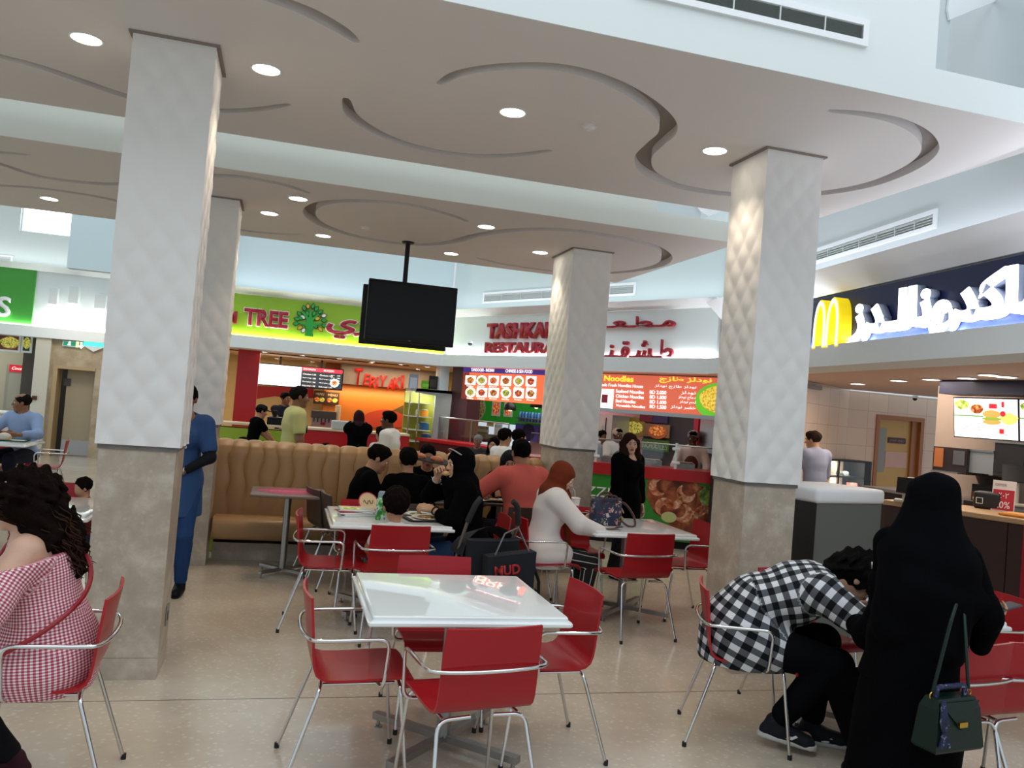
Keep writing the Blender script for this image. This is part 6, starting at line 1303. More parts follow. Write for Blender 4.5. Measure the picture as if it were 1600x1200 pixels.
for px, py, lab in ((797, 641, 'black dome pendant lamp over the diagonal counter, left of its twin'), (838, 637, 'black dome pendant lamp over the diagonal counter, beside the crossed column')):
    x_, z_ = fp(M_tash, px, py, 1.2); t = thing('pendant_lamp', lab, 'lamp', M_tash @ Vector((x_, 1.2, z_)))
    MB().lathe([(.11, 0), (.115, .01), (.10, .09), (.06, .14), (.02, .16), (0, .16)], 20).build('shade', M_black, t, smooth=60); MB().tube([(0, 0, .15), (0, 0, 2.32-z_)], .006, 6).build('cord', M_black, t); MB().ball((0, 0, .02), .04, 8).build('bulb', em('warm_bulb', 'ffd9a0', 3), t, smooth=180)
# left counter with guard, register
ct = thing('service_counter', 'red ledged counter of the diagonal restaurant behind the girls', 'counter'); xd = fp(M_tash, 846, 690, -.25)[0]
MB().box((.05, -.45, .0), (2.05, -.04, .98), M=M_tash).build('front', mat('maroon_front', '4a1418', .4), ct); MB().box((.03, -.48, .98), (2.05, -.03, 1.03), M=M_tash).build('worktop', mat('red_laminate', 'b5141c', .35), ct)
gd = thing('glass_screen', 'glass food screen with steel rail on the diagonal counter', 'sneeze guard'); MB().box((.15, -.20, 1.03), (2.0, -.19, 1.40), M=M_tash).build('pane', M_glass, gd); MB().tube([M_tash @ Vector((.15, -.195, 1.41)), M_tash @ Vector((2.0, -.195, 1.41))], .012, 8).build('rail', M_steel, gd)
for x_ in (.15, 1.1, 2.0): MB().tube([M_tash @ Vector((x_, -.195, 1.03)), M_tash @ Vector((x_, -.195, 1.41))], .012, 8).build('post', M_steel, gd)
t = thing('cash_register', 'grey-green cash register behind the diagonal counter at the maroon post', 'cash register'); r = rect(M_tash, .5, 733, 669, 757, 698)
MB().box((r[0], .5, 1.03), (r[1], .9, 1.16), M=M_tash).build('drawer', M_black, t); MB().box((r[0]+.02, .55, 1.2), (r[1]-.02, .6, r[3]), M=M_tash).build('monitor', mat('register_teal', '5f7678', .4), t); MB().box((r[0]+.1, .6, 1.14), (r[1]-.1, .66, 1.3), M=M_tash).build('stand', M_black, t)
for px, c, lab in (((757, 661, 767, 684), 'd5d5da', 'white paper notice hanging behind the grey-green register'), ((745, 657, 755, 666), 'd9c98a', 'cream paper notice on the pink wall')):
    r = rect(M_tash, 2.0, *px); t = thing('paper_notice', lab, 'notice'); panel(M_tash, 2.29, r, 'sheet', mat('paper_'+c, c, .8), t, .005); words(M_tash, 2.287, 'NOTICE', r[0]+.02, r[3]-.06, mat('notice_ink', '555560', .8), t, width=(r[1]-r[0])*.7, height=.03, depth=.001)
# noodle counter
q1 = on_z(931, 722, 1.04); q2 = on_z(1111, 738, 1.04); M_nc = frame((q1.x, q1.y, 0), (q2.x-q1.x, q2.y-q1.y, 0)); LN = (Vector((q2.x, q2.y))-Vector((q1.x, q1.y))).length
ct = thing('noodle_counter', 'counter with red top band and green prawn-picture front', 'counter'); 
MB().box((-1.0, 0, .10), (LN+.3, .58, .9), M=M_nc).build('body', mat('green_front_panel', '2f8a2a', .45), ct); MB().box((-1.02, -.03, .89), (LN+.32, .60, 1.04), M=M_nc).build('red_band', mat('red_laminate', 'b5141c', .35), ct); MB().box((-1.0, .04, 0), (LN+.3, .58, .10), M=M_nc).build('plinth', M_dark, ct)
a = fp(M_nc, 938, 775, 0); sz = words(M_nc, -.004, 'SIZZLE', a[0]-.35, a[1]-.01, mat('sign_white', 'f2f2f2', .4), ct, width=.64, height=.13, depth=.004)
prawn = blotch_mat('prawn_print', [(.30, '3f160c'), (.45, '7a3018'), (.58, 'a4552e'), (.72, 'c98a5e')], 6, det=5, dist=.6)
pts = [fp(M_nc, *p, 0) for p in ((1012, 745), (1030, 742), (1062, 745), (1080, 752), (1098, 760), (1110, 775), (1112, 830), (1085, 834), (1050, 822), (1022, 800), (1010, 775))]; shape(M_nc, -.004, pts, 'prawn_picture', prawn, ct, .003)
rg = random.Random(3)
for k in range(7):   # curled prawns of the picture
    px, py = ((1032, 760), (1050, 778), (1074, 768), (1088, 790), (1064, 800), (1040, 795), (1100, 808))[k]; c_ = fp(M_nc, px, py, 0); b = MB(); a0 = rg.uniform(0, 360)
    arc_ = [(c_[0]+.085*math.cos(R(a0+t_)), c_[1]+.085*math.sin(R(a0+t_))) for t_ in range(0, 220, 18)]
    outl = [(c_[0]+(.10+.052*math.sin(PI*(i+.6)/13))*math.cos(R(a0+18*i)), c_[1]+(.10+.052*math.sin(PI*(i+.6)/13))*math.sin(R(a0+18*i))) for i in range(13)]; inn = [(c_[0]+(.10-.045*math.sin(PI*(i+.6)/13))*math.cos(R(a0+18*i)), c_[1]+(.10-.045*math.sin(PI*(i+.6)/13))*math.sin(R(a0+18*i))) for i in range(13)]
    n = 13; b.add([M_nc @ Vector((x, -.007, z)) for x, z in outl]+[M_nc @ Vector((x, -.007, z)) for x, z in inn], [(i, i+1, n+i+1, n+i) for i in range(n-1)]); b.build('prawn_print', blotch_mat('prawn_light', [(.35, 'b4562f'), (.5, 'd38a5e'), (.65, 'ecc4a6')], 14, dist=.8) if 'prawn_light' not in bpy.data.materials else bpy.data.materials['prawn_light'], ct)
c_ = fp(M_nc, 1045, 808, 0); disc(M_nc, -.008, c_[0], c_[1], .10, .07, 'lime_picture', mat('lime_slice_print', 'c9cf8a', .5), ct, .004); c_ = fp(M_nc, 1104, 775, 0); disc(M_nc, -.008, c_[0], c_[1], .10, .12, 'lettuce_picture', blotch_mat('lettuce_print', [(.35, '3d5a1c'), (.55, '7d9a3c'), (.7, 'b8c47a')], 14), ct, .003, wob=.08)
gd = thing('glass_screen', 'glass food screen with clamped white posts on the noodle counter', 'sneeze guard'); zt = fp(M_nc, 1056, 697, 0)[1]
MB().box((-.9, .05, 1.04), (LN+.25, .058, zt), M=M_nc).build('pane', M_glass, gd); MB().tube([M_nc @ Vector((-.9, .054, zt+.01)), M_nc @ Vector((LN+.25, .054, zt+.01))], .01, 8).build('rail', M_steel, gd)
for px in (930, 1056):
    x_ = fp(M_nc, px, 720, 0)[0]; po = MB().tube([M_nc @ Vector((x_, .04, 1.04)), M_nc @ Vector((x_, .04, zt+.04))], .018, 10).build('post', M_white2, gd)
    for z_ in (1.12, zt-.04): MB().rbox((x_-.055, .015, z_-.02), (x_+.055, .075, z_+.02), .015, M=M_nc).build('clamp', M_white2, po)
for px, w_, lab, c in ((952, .24, 'steel tray on the noodle counter before the grey-aproned cook', 'b0a89c'), (1020, .26, 'steel food pan behind the glass, left of the white post', '9a8a6a'), (1075, .22, 'steel food pan behind the glass, right of the white post', '8a7a60')):
    x_ = fp(M_nc, px, 720, 0)[0]; t = thing('food_pan', lab, 'food pan', M_nc @ Vector((x_, .38, 1.04)), math.atan2(M_nc[1][0], M_nc[0][0])); MB().box((-w_/2, -.15, 0), (w_/2, .15, .07)).build('pan', M_steel, t); MB().box((-w_/2+.02, -.13, .06), (w_/2-.02, .13, .085)).build('food', blotch_mat('pan_food_'+c, [(.35, '5a3c1c'), (.55, c), (.7, 'd0c09a')], 24), t)
# noodle bay back wall
swall(M_tash, 3.2, 5.5, 1.7, 1.78, 0, 2.35, 'wall_shop_noodle', mat('dark_bay_wall', '3b3a40', .6))
t = thing('food_poster', 'yellow platter cut-out picture on the dark bay wall', 'poster'); c_ = fp(M_tash, 991, 668, 1.66); disc(M_tash, 1.66, c_[0], c_[1], .26, .17, 'platter_picture', mat('yellow_platter', 'a99a48', .5), t, .02, wob=.05); disc(M_tash, 1.652, c_[0], c_[1], .18, .10, 'food_picture', FOOD[1], t, .006)
t = thing('food_poster', 'brown poster of a noodle bowl behind the long-haired woman', 'poster'); r = rect(M_tash, 1.64, 1006, 661, 1045, 685); panel(M_tash, 1.64, r, 'board', mat('tan_poster', '9a7a52', .5), t, .02); disc(M_tash, 1.63, (r[0]+r[1])/2+.03, (r[2]+r[3])/2-.02, .19, .11, 'bowl_picture', mat('bowl_print', 'c8703a', .4), t, .008); disc(M_tash, 1.622, (r[0]+r[1])/2+.03, (r[2]+r[3])/2-.0, .15, .08, 'noodle_picture', FOOD[0], t, .006)
t = thing('wall_sign', 'green sign reading noodles behind the glass screen', 'sign'); r = rect(M_tash, 1.62, 1003, 685, 1044, 707); panel(M_tash, 1.62, r, 'board', mat('green_sign_board', '3f7a2c', .5), t, .02); words(M_tash, 1.615, 'LOVE', r[0]+.02, r[3]-.13, mat('pale_green_ink', 'a9c98a', .5), t, width=.3, height=.09, depth=.004); words(M_tash, 1.615, 'NOODLES', r[0]+.02, r[2]+.03, mat('pale_green_ink', 'a9c98a', .5), t, width=r[1]-r[0]-.04, height=.10, depth=.004)
t = thing('steel_fridge', 'pale steel fridge behind the cook in grey apron', 'fridge'); r = rect(M_tash, 1.3, 937, 647, 958, 720); MB().box((r[0]-.3, 1.2, 0), (r[1], 1.65, r[3]), M=M_tash).build('body', mat('pale_steel', 'b9c2c0', .35, .3), t); MB().box(((r[0]+r[1])/2+.05, 1.19, .2), ((r[0]+r[1])/2+.06, 1.2, r[3]-.05), M=M_tash).build('door_gap', M_dark, t); MB().tube([M_tash @ Vector(((r[0]+r[1])/2+.02, 1.16, 1.1)), M_tash @ Vector(((r[0]+r[1])/2+.02, 1.16, 1.5))], .012, 8).build('handle', M_chrome, t)
t = thing('extractor_hood', 'steel extractor duct at the right end of the noodle bay', 'extractor'); r = rect(M_tash, 1.0, 1095, 652, 1116, 700); MB().box((r[0], 1.0, 1.25), (r[1]+.6, 1.6, r[3]), M=M_tash).build('hood', M_steel, t); MB().lathe([(.14, 0), (.16, .15), (.10, .3), (.10, .5), (0, .5)], 18, c=tuple(M_tash @ Vector(((r[0]+r[1])/2, 1.3, r[3]-.02)))).build('duct', M_steel, t, smooth=50)
swall(M_tash, fp(M_tash, 1085, 650, 1.5)[0], fp(M_tash, 1092, 650, 1.5)[0], 1.5, 1.6, 1.0, 2.3, 'trim_20', RD); 
for px, c in (((1000, 645, 1020, 660), '7a1f3a'), ((1020, 645, 1042, 662), '3d3a6a')):
    r = rect(M_tash, 1.66, *px); swall(M_tash, r[0], r[1], 1.66, 1.69, r[2], 2.3, 'trim_21', mat('stripe_'+c, c, .6))
area('shop_light', M_tash @ Vector((1.2, 1.3, 2.30)), (0, 0, 0), 1.6, 1.2, 26, (1, .95, .88)); area('shop_light', M_tash @ Vector((4.4, 1.0, 2.30)), (0, 0, 0), 1.8, .8, 9, (1, .95, .9))

# ============ navy sign shop
SGM = thing('shop_sign', 'navy shop sign with glowing white Arabic lettering and a yellow arched letter', 'sign')
MB().box((.02, -.03, 2.43), (8.3, .02, 3.0), M=M_mcd).build('sign_panel', mat('navy_sign_panel', '15224f', .35), SGM)
GLOW = em('white_letter_glow', 'f6f8ff', 2.6); LBLUE = mat('letter_side', 'b9c3dd', .5)
a = fp(M_mcd, 1328, 540, -.1); b = fp(M_mcd, 1652, 478, -.1)
tm = text_mesh(arabic('ماكدونالـدز'), width=b[0]-a[0], height=.44, depth=.012, bold=.05); tm.transform(M_mcd @ Matrix.Translation((a[0], -.115, 2.475))); link('lettering', tm, GLOW, SGM)
tm = text_mesh(arabic('ماكدونالـدز'), width=b[0]-a[0], height=.44, depth=.075, bold=.05); tm.transform(M_mcd @ Matrix.Translation((a[0], -.038, 2.475))); link('letter_returns', tm, LBLUE, SGM)
# yellow arched letter: two tall arches
ax0, az0 = fp(M_mcd, 1319, 546, -.12); ax1, az1 = fp(M_mcd, 1290, 474, -.12); W_ = .46; Hh = .47; xr_ = ax0-.04
def arch_poly():
    out = []; n = 14; hw = W_/4
    def arc(cx, ro, top): return [(cx-ro*math.cos(PI*k/n), top*math.sin(PI*k/n)**.55) for k in range(n+1)]
    o1 = arc(-hw*.98, hw*1.02, Hh); o2 = arc(hw*.98, hw*1.02, Hh)
    i1 = arc(-hw*.98, hw*.50, Hh*.86); i2 = arc(hw*.98, hw*.50, Hh*.86)
    return o1, o2, i1, i2
o1, o2, i1, i2 = arch_poly(); b = MB()
for o_, i_ in ((o1, i1), (o2, i2)):
    n = len(o_); F_ = -.16; Bk = -.035
    vs = [M_mcd @ Vector((xr_-W_/2+x, y, 2.475+z)) for y in (F_, Bk) for P in (o_, i_) for x, z in P]
    fs = []
    for k in range(n-1):
        fs += [(k, k+1, n+k+1, n+k), (2*n+k, 3*n+k, 3*n+k+1, 2*n+k+1), (k, 2*n+k, 2*n+k+1, k+1), (n+k, n+k+1, 3*n+k+1, 3*n+k)]
    fs += [(0, n, 3*n, 2*n), (n-1, 3*n-1, 4*n-1, 2*n-1)]
    b.add(vs, fs)
b.build('arched_letter', em('yellow_letter_side', 'f2d516', .55), SGM)
b = MB()
for o_, i_ in ((o1, i1), (o2, i2)):
    n = len(o_); o3 = [((o_[k][0]*.84+i_[k][0]*.16), (o_[k][1]*.84+i_[k][1]*.16)) for k in range(n)]; i3 = [((o_[k][0]*.16+i_[k][0]*.84), (o_[k][1]*.16+i_[k][1]*.84)) for k in range(n)]
    b.add([M_mcd @ Vector((xr_-W_/2+x, -.1645, 2.475+max(z, .012))) for P in (o3, i3) for x, z in P], [(k, k+1, n+k+1, n+k) for k in range(n-1)])
b.build('arched_letter_face', em('pale_yellow_glow', 'fff6b0', 1.8), SGM)
cctv(M_mcd @ Vector((fp(M_mcd, 1423, 385, 0)[0], .0, 3.24)), 'small dome camera between the air grille and the navy sign', None)
# interior
swall(M_mcd, -2.6, 8.3, .3, 6.5, 2.42, 2.48, 'ceiling_shop', mat('burger_shop_ceiling', 'c3aa9c', .7))
M_t = frame((4.9, 11.9, 0), (1, 0, 0))
TILE = bpy.data.materials.new('cream_wall_tile'); TILE.use_nodes = True; nt = TILE.node_tree; bn = nt.nodes['Principled BSDF']; br = nt.nodes.new('ShaderNodeTexBrick'); tcn = nt.nodes.new('ShaderNodeTexCoord'); mp_ = nt.nodes.new('ShaderNodeMapping'); mp_.inputs['Rotation'].default_value = (R(90), 0, 0)
nt.links.new(tcn.outputs['Object'], mp_.inputs[0]); nt.links.new(mp_.outputs[0], br.inputs['Vector']); nt.links.new(br.outputs['Color'], bn.inputs['Base Color']); br.offset = .0; br.inputs['Color1'].default_value = srgb('dcc3ae'); br.inputs['Color2'].default_value = srgb('d6bca8'); br.inputs['Mortar'].default_value = srgb('c3a893'); br.inputs['Scale'].default_value = 1; br.inputs['Mortar Size'].default_value = .006; br.inputs['Brick Width'].default_value = .4; br.inputs['Row Height'].default_value = .3; bn.inputs['Roughness'].default_value = .25
dl, dr_ = fp(M_t, 1366, 700, 0)[0], fp(M_t, 1441, 700, 0)[0]; dz = fp(M_t, 1366, 647, 0)[1]
xc_ = fp(M_t, 1326, 640, 0)[0]; swall(M_t, xc_, dl+.0, 0, .12, 0, 2.42, 'wall_tiled', TILE); pc_ = M_t @ Vector((xc_, 0, 0)); pj_ = M_mcd @ Vector((0.02, .32, 0)); Mw = frame(pj_, (pc_-pj_)); MB().box((0, 0, 0), ((pc_-pj_).length, .1, 2.46), M=Mw).build('wall_tiled', TILE)['kind'] = 'structure'; swall(M_t, dr_, 9.5, 0, .12, 0, 2.42, 'wall_tiled', TILE); swall(M_t, dl, dr_, 0, .12, dz, 2.42, 'wall_tiled', TILE)
d = struct(thing('door_1', None, None)); WD = mat('orange_wood', 'a2673c', .4)
MB().box((dl, -.02, 0), (dl+.07, .14, dz), M=M_t).box((dr_-.07, -.02, 0), (dr_, .14, dz), M=M_t).box((dl+.07, -.02, dz-.07), (dr_-.07, .14, dz), M=M_t).build('door_frame', WD, d)
MB().box((dl+.07, .08, 0), (dr_-.20, .12, dz-.07), M=M_t).build('door_leaf', mat('cream_yellow_door', 'c69f5a', .45), d); MB().box((dr_-.20, .04, 0), (dr_-.07, .12, dz-.07), M=M_t).build('door_reveal', WD, d)
r = rect(M_t, .07, 1370, 668, 1381, 738); panel(M_t, .07, r, 'vision_panel', mat('door_glass', '8b8d86', .1), d, .01); r = rect(M_t, .07, 1388, 683, 1415, 694); panel(M_t, .068, r, 'door_sign', mat('maroon_plate', '3d1722', .4), d, .012); words(M_t, .064, 'STAFF ONLY', r[0]+.03, (r[2]+r[3])/2-.02, mat('plate_ink', 'a88a80', .5), d, width=r[1]-r[0]-.06, height=.035, depth=.002)
r = rect(M_t, .07, 1384, 705, 1416, 732); panel(M_t, .07, r, 'notice_sheet', mat('pink_sheet', 'd3b0a4', .8), d, .008)
swall(M_t, dl+.07, dr_-.07, .14, .2, 0, dz, 'wall_beyond', mat('cream_yellow_door', 'c69f5a', .45))
r = rect(M_mcd, 0, 1244, 600, 1262, 760); 
swall(M_mcd, -.02, .10, .0, .32, 0, 2.3, 'pillar', mat('black_jamb', '20202a', .4)); 
e = on_y(1262, 620, 9.5); swall(M_t, -.0, .45, -2.5, .1, 0, 2.42, 'wall_jamb', mat('black_jamb', '20202a', .4)) if False else None
for k, (px, py) in enumerate(((1404, 594), (1455, 592), (1511, 590), (1573, 588), (1511, 598), (1340, 599), (1545, 585))):
    p = on_z(px, py, 2.419); t = thing('ceiling_light', 'round glowing light in the burger counter\'s ceiling', 'ceiling light', p, group='round lights in the burger counter ceiling'); MB().lathe([(.11, 0), (.115, -.012), (.098, -.014), (.09, 0)], 24).build('ring', M_cove, t, smooth=40); MB().lathe([(0, -.006), (.09, -.006), (.09, -.001), (0, -.001)], 24).build('lens', M_lamp, t)
pcm = on_y(1431, 603, 11.6); cctv(Vector((pcm.x, pcm.y, 2.42)), 'white dome camera on the burger shop ceiling', None)
# menu screens over the back
q = on_z(1490, 620, 2.22); M_s = frame((q.x, q.y, 0), (.16, -1.0, 0)); 
def mrect(x0, y0, x1, y1): return rect(M_s, 0, x0, y0, x1, y1)
r = mrect(1491, 622, 1588, 686); zt_ = r[3]; W1 = r[1]-r[0]; zb_ = fp(M_s, 1497, 682, 0)[1]
swall(M_s, -.2, 3.5, .0, .4, zt_+.05, 2.42, 'wall_shop_beam', mat('navy_beam', '1d2340', .5))
for k, lab in ((0, 'bright white menu screen with burger, fries and salad pictures'), (1, 'second bright menu screen cut by the right frame edge')):
    t = thing('menu_screen', lab, 'screen'); x0_ = r[0]+k*(W1+.012); Ms = M_s @ Matrix.Translation((x0_, 0, zt_)) @ Matrix.Rotation(R(7), 4, 'X'); H1 = zt_-zb_
    MB().box((-.012, .0, -H1-.012), (W1+.0, .07, .012), M=Ms).build('housing', M_black, t); MB().box((0, -.004, -H1), (W1-.014, 0, 0), M=Ms).build('display', em('menu_white_glow', 'e9eef2', .95), t)
    disc(Ms, -.008, W1*.13, -H1*.16, W1*.12, H1*.12, 'salad_picture', blotch_mat('salad_print', [(.35, '6a8a2a'), (.5, 'a8c050'), (.65, 'e0e4a0')], 26, emit=.5) if 'salad_print' not in bpy.data.materials else bpy.data.materials['salad_print'], t, .004, wob=.05)
    disc(Ms, -.008, W1*.37, -H1*.26, W1*.10, H1*.12, 'wrap_picture', FOOD[0], t, .004)
    disc(Ms, -.009, W1*.60, -H1*.38, W1*.14, H1*.10, 'bun_top_picture', em('bun_print', 'd89a50', .7), t, .004); disc(Ms, -.0095, W1*.60, -H1*.50, W1*.15, H1*.045, 'filling_picture', em('lettuce_strip', '8aa03a', .7), t, .004); disc(Ms, -.009, W1*.60, -H1*.58, W1*.14, H1*.065, 'bun_picture', em('bun_print', 'd89a50', .7), t, .004)
    disc(Ms, -.009, W1*.86, -H1*.48, W1*.13, H1*.14, 'fries_picture', em('fries_print', 'e8c468', .8), t, .004, wob=.08); disc(Ms, -.010, W1*.77, -H1*.36, W1*.04, H1*.07, 'box_picture', em('red_print', 'c8202c', .8), t, .004)
    MB().box((0, -.007, -H1*.46), (W1*.47, -.004, -H1*.43), M=Ms).build('green_rule', em('green_rule', '4f8a3a', .8), t)
    MB().box((W1*.56, -.007, -H1*.24), (W1*.68, -.004, -H1*.12), M=Ms).build('red_box', em('red_print', 'c8202c', .8), t); MB().box((W1*.71, -.007, -H1*.86), (W1*.78, -.004, -H1*.74), M=Ms).build('red_cup', em('red_print', 'c8202c', .8), t)
    GI = mat('grey_print', '8a8f94', .6)
    words(Ms, -.006, '1', W1*.75, -H1*.2, em('red_print', 'c8202c', .8), t, height=H1*.14, width=W1*.04, depth=.003)
    for z_, tx_, xx in ((.58, 'Big meal 1.900', .12), (.64, 'with fries and drink', .12), (.74, 'Chicken meal 1.700', .12), (.80, 'with fries and drink', .12), (.68, 'Add a drink 0.300', .56), (.9, 'Prices in BD', .56)): words(Ms, -.006, tx_, W1*xx, -H1*z_, GI, t, width=W1*.3, height=H1*.035, depth=.002)
# front counter
c1, c2 = on_z(1384, 781, 1.05), on_z(1602, 812, 1.05); M_c = frame((c1.x, c1.y, 0), (c2.x-c1.x, c2.y-c1.y, 0)); LC = (c2-c1).length
ct = thing('service_counter', 'dark brown burger counter with pale wood top edge', 'counter'); BR_ = mat('dark_brown_panel', '3c2824', .4)
for k in range(4): MB().box((-.02+k*LC*.45, .04, .08), (LC*.45*(k+1)-.028, .10, 1.0), M=M_c).build('front_panel', BR_, ct)
MB().box((-.02, .1, .0), (LC*1.8, .75, 1.0), M=M_c).build('body', BR_, ct); MB().rbox((-.04, 0, 1.0), (LC*1.8, .8, 1.05), .012, M=M_c).build('worktop', mat('pale_wood', 'c09d74', .35), ct); MB().box((0, .07, 0), (LC*1.8, .1, .08), M=M_c).build('plinth', M_dark, ct)
rp = fp(M_c, 1597, 860, .03); MB().box((rp[0], .03, .08), (rp[0]+.08, .045, 1.0), M=M_c).build('red_stripe', RD, ct)
def on_counter(px, py): p = on_z(px, py, 1.05); return p
RZc = math.atan2(M_c[1][0], M_c[0][0])
t = thing('counter_sign', 'red and white 20% offer sign standing on the burger counter', 'sign', on_counter(1566, 799), RZc+R(12)); Mr = Matrix.Rotation(R(-10), 4, 'X'); s_ = 1
MB().box((-.10, -.004, 0), (.10, .004, .30), M=Mr).build('board', mat('white_board', 'd9d2d2', .5), t); MB().box((-.09, -.007, .01), (.09, -.004, .21), M=Mr).build('red_field', mat('offer_red', 'b32337', .5), t)
put_text('20%', Mr @ Matrix.Translation((-.07, -.008, .03)), WH, t, width=.13, height=.065, depth=.002); put_text(arabic('٢٠٪'), Mr @ Matrix.Translation((-.045, -.008, .125)), WH, t, width=.09, height=.055, depth=.002); put_text('OFFER', Mr @ Matrix.Translation((-.08, -.005, .245)), mat('offer_ink', '9a7f80', .6), t, width=.10, height=.025, depth=.002)
MB().box((-.05, .0, 0), (.05, .10, .012)).build('foot', M_steel, t)
t = thing('orange_tray', 'orange tray on the burger counter at the right frame edge', 'tray', on_counter(1592, 809)+Vector((.12, 0, 0)), RZc); MB().rbox((-.22, -.12, 0), (.22, .14, .025), .02).build('tray', mat('orange_plastic', 'd98a24', .45), t, smooth=40); MB().rbox((-.2, -.10, .025), (.2, .12, .03), .015).build('liner', mat('orange_liner', 'e3a04a', .5), t)
t = thing('card_terminal', 'dark counter box with a white outlined square beside the offer sign', 'card terminal', on_counter(1549, 797)+Vector((.06, .10, 0)), RZc+.2); MB().rbox((-.12, -.1, 0), (.12, .1, .17), .03).build('housing', mat('charcoal_plastic', '1c1a1b', .5), t, smooth=40)
b = MB(); 
for a_ in ((-.03, .05, .03, .055), (-.03, .105, .03, .11), (-.03, .055, -.025, .105), (.025, .055, .03, .105)): b.box((a_[0]-.06, -.104, a_[1]), (a_[2]-.06, -.1, a_[3]))
b.build('white_outline', WH, t)
for k, (px, py) in enumerate(((1519, 768), (1530, 771), (1541, 765), (1526, 783), (1516, 786))):
    p = on_counter(px, 790)+Vector((.10, .05, 0)); zq = on_plane(px, py, p, (r_h.y*0+f_h.x, f_h.y, 0)).z; t = thing('toy_figure', 'small yellow and cream toy in the heap beside the offer sign', 'toy', (p.x+.01*k, p.y-.02*k, 1.096 if k < 3 else 1.051), 0.5*k, 'small toys heaped on the burger counter')
    MB().lathe([(0, 0), (.030, .004), (.038, .03), (.026, .055), (0, .06)], 14).build('body', mat('toy_yellow', 'd19a2c', .5) if k > 2 else mat('toy_cream', 'd8c6a2', .5), t, smooth=60); MB().ball((0, 0, .072), .026, 8).build('head', mat('toy_cream', 'd8c6a2', .5), t, smooth=180)
t = thing('toy_display', 'dark display step holding the small toys', 'display stand', on_counter(1528, 792)+Vector((.12, .06, 0)), RZc); MB().box((-.16, -.07, 0), (.16, .10, .045)).build('step', mat('charcoal_plastic', '1c1a1b', .5), t); MB().box((-.16, .10, 0), (.16, .12, .14)).build('backboard', mat('brown_board', '4a3020', .5), t)
for px, py, lab in ((1404, 772, 'order screen with black flip display left of the standing abaya'), (1583, 742, 'grey slanted order screen behind the offer sign')):
    p = on_counter(px, py+ (14 if px < 1500 else 50))+Vector((.15, .1, 0)); t = thing('order_terminal', lab, 'cash register', p, RZc+.4); hz_ = .12 if px < 1500 else .28
    MB().rbox((-.09, -.08, 0), (.09, .08, .03), .01).build('base', mat('pale_plastic', 'b9b3a6', .5), t); MB().tube([(0, 0, .03), (0, .02, hz_)], .02, 10).build('stand', mat('pale_plastic', 'b9b3a6', .5), t); sw3 = .075 if px < 1500 else .15; MB().box((-sw3, -.01, -.10), (sw3, .012, .07 if px < 1500 else .11), M=Matrix.Translation((0, .02, hz_+.06)) @ Matrix.Rotation(R(-35), 4, 'X')).build('screen', M_black, t)
t = thing('drink_blender', 'dark round blender jug left of the standing abaya', 'blender', on_counter(1413, 783)+Vector((.16, .1, 0))); MB().lathe([(0, 0), (.06, 0), (.06, .05), (.04, .06), (.05, .08), (.075, .15), (.07, .21), (.03, .24), (0, .24)], 16).build('jug', mat('dark_jug', '2a1f1a', .3), t, smooth=50); MB().tube([(.06, 0, .1), (.11, 0, .12), (.10, 0, .2), (.06, 0, .2)], .01, 8).build('handle', M_black, t)
# kitchen behind
M_k = frame((7.25, 8.9, 0), (.16, -1.0, 0))
swall(M_k, fp(M_k, 1464, 640, .9)[0], 4.5, .9, 1.0, 0, 2.42, 'wall_kitchen', mat('kitchen_wall', '9c8f86', .6))
kc = thing('kitchen_counter', 'dark back counter under the menu screens', 'counter'); MB().box((-.1, .25, 0), (4.4, .88, .98), M=M_k).build('body', mat('kitchen_dark', '2a2422', .5), kc); MB().box((-.3, .22, .98), (4.4, .9, 1.02), M=M_k).build('worktop', M_steel, kc)
def kitchen(name, lab, cat, px, off, parts_):
    r = rect(M_k, off, *px); t = thing(name, lab, cat)
    for nm, m_, f0, f1 in parts_:
        MB().box((r[0]+(r[1]-r[0])*f0[0], off+f0[2], r[2]+(r[3]-r[2])*f0[1]), (r[0]+(r[1]-r[0])*f1[0], off+f1[2], r[2]+(r[3]-r[2])*f1[1]), M=M_k).build(nm, m_, t)
    return t
kitchen('coffee_machine', 'dark coffee machine with an orange picture panel below the menu screen', 'coffee machine', (1459, 697, 1509, 742), .25, (('body', mat('machine_dark', '2a2020', .4), (0, 0, 0), (1, 1, .4)), ('picture_panel', mat('orange_panel', 'b06a3c', .5), (.05, .2, -.01), (.32, .95, 0)), ('button_panel', mat('button_grey', '5a5c62', .4), (.62, .35, -.01), (.95, .9, 0)), ('drip_tray', M_steel, (.1, 0, -.08), (.9, .06, 0))))
kitchen('steel_bin', 'pale steel hopper behind the wrapped rolls', 'hopper', (1508, 702, 1551, 742), .3, (('body', mat('hopper_steel', '9aa0a4', .35, .4), (0, 0, 0), (1, 1, .35)), ('lid', M_steel, (-.02, .95, -.02), (1.02, 1.03, .37))))
kitchen('fryer_hood', 'dark fryer housing below the menu screens', 'fryer', (1555, 690, 1598, 742), .3, (('body', mat('fryer_dark', '262428', .4), (0, 0, 0), (1, 1, .4)), ('top_rim', M_steel, (-.02, .97, -.02), (1.02, 1.02, .42))))
bk = thing('bread_basket', 'dark woven basket of wrapped rolls behind the standing abaya', 'basket'); pB = on_counter(1540, 780)+Vector((.34, .2, 0)); bk.location = pB; bk.rotation_euler = (0, 0, RZc)
zB = on_plane(1540, 742, pB, (f_h.x, f_h.y, 0)).z-1.05
MB().lathe([(0, zB-.12), (.18, zB-.12), (.22, zB-.02), (.225, zB), (.20, zB), (.17, zB-.1), (0, zB-.1)], 20).build('basket', mat('dark_wicker', '2c201a', .8, bump=.6, bscale=70), bk, smooth=50); MB().box((-.2, -.16, 0), (.2, .16, zB-.12)).build('stand', mat('charcoal_plastic', '1c1a1b', .5), bk)
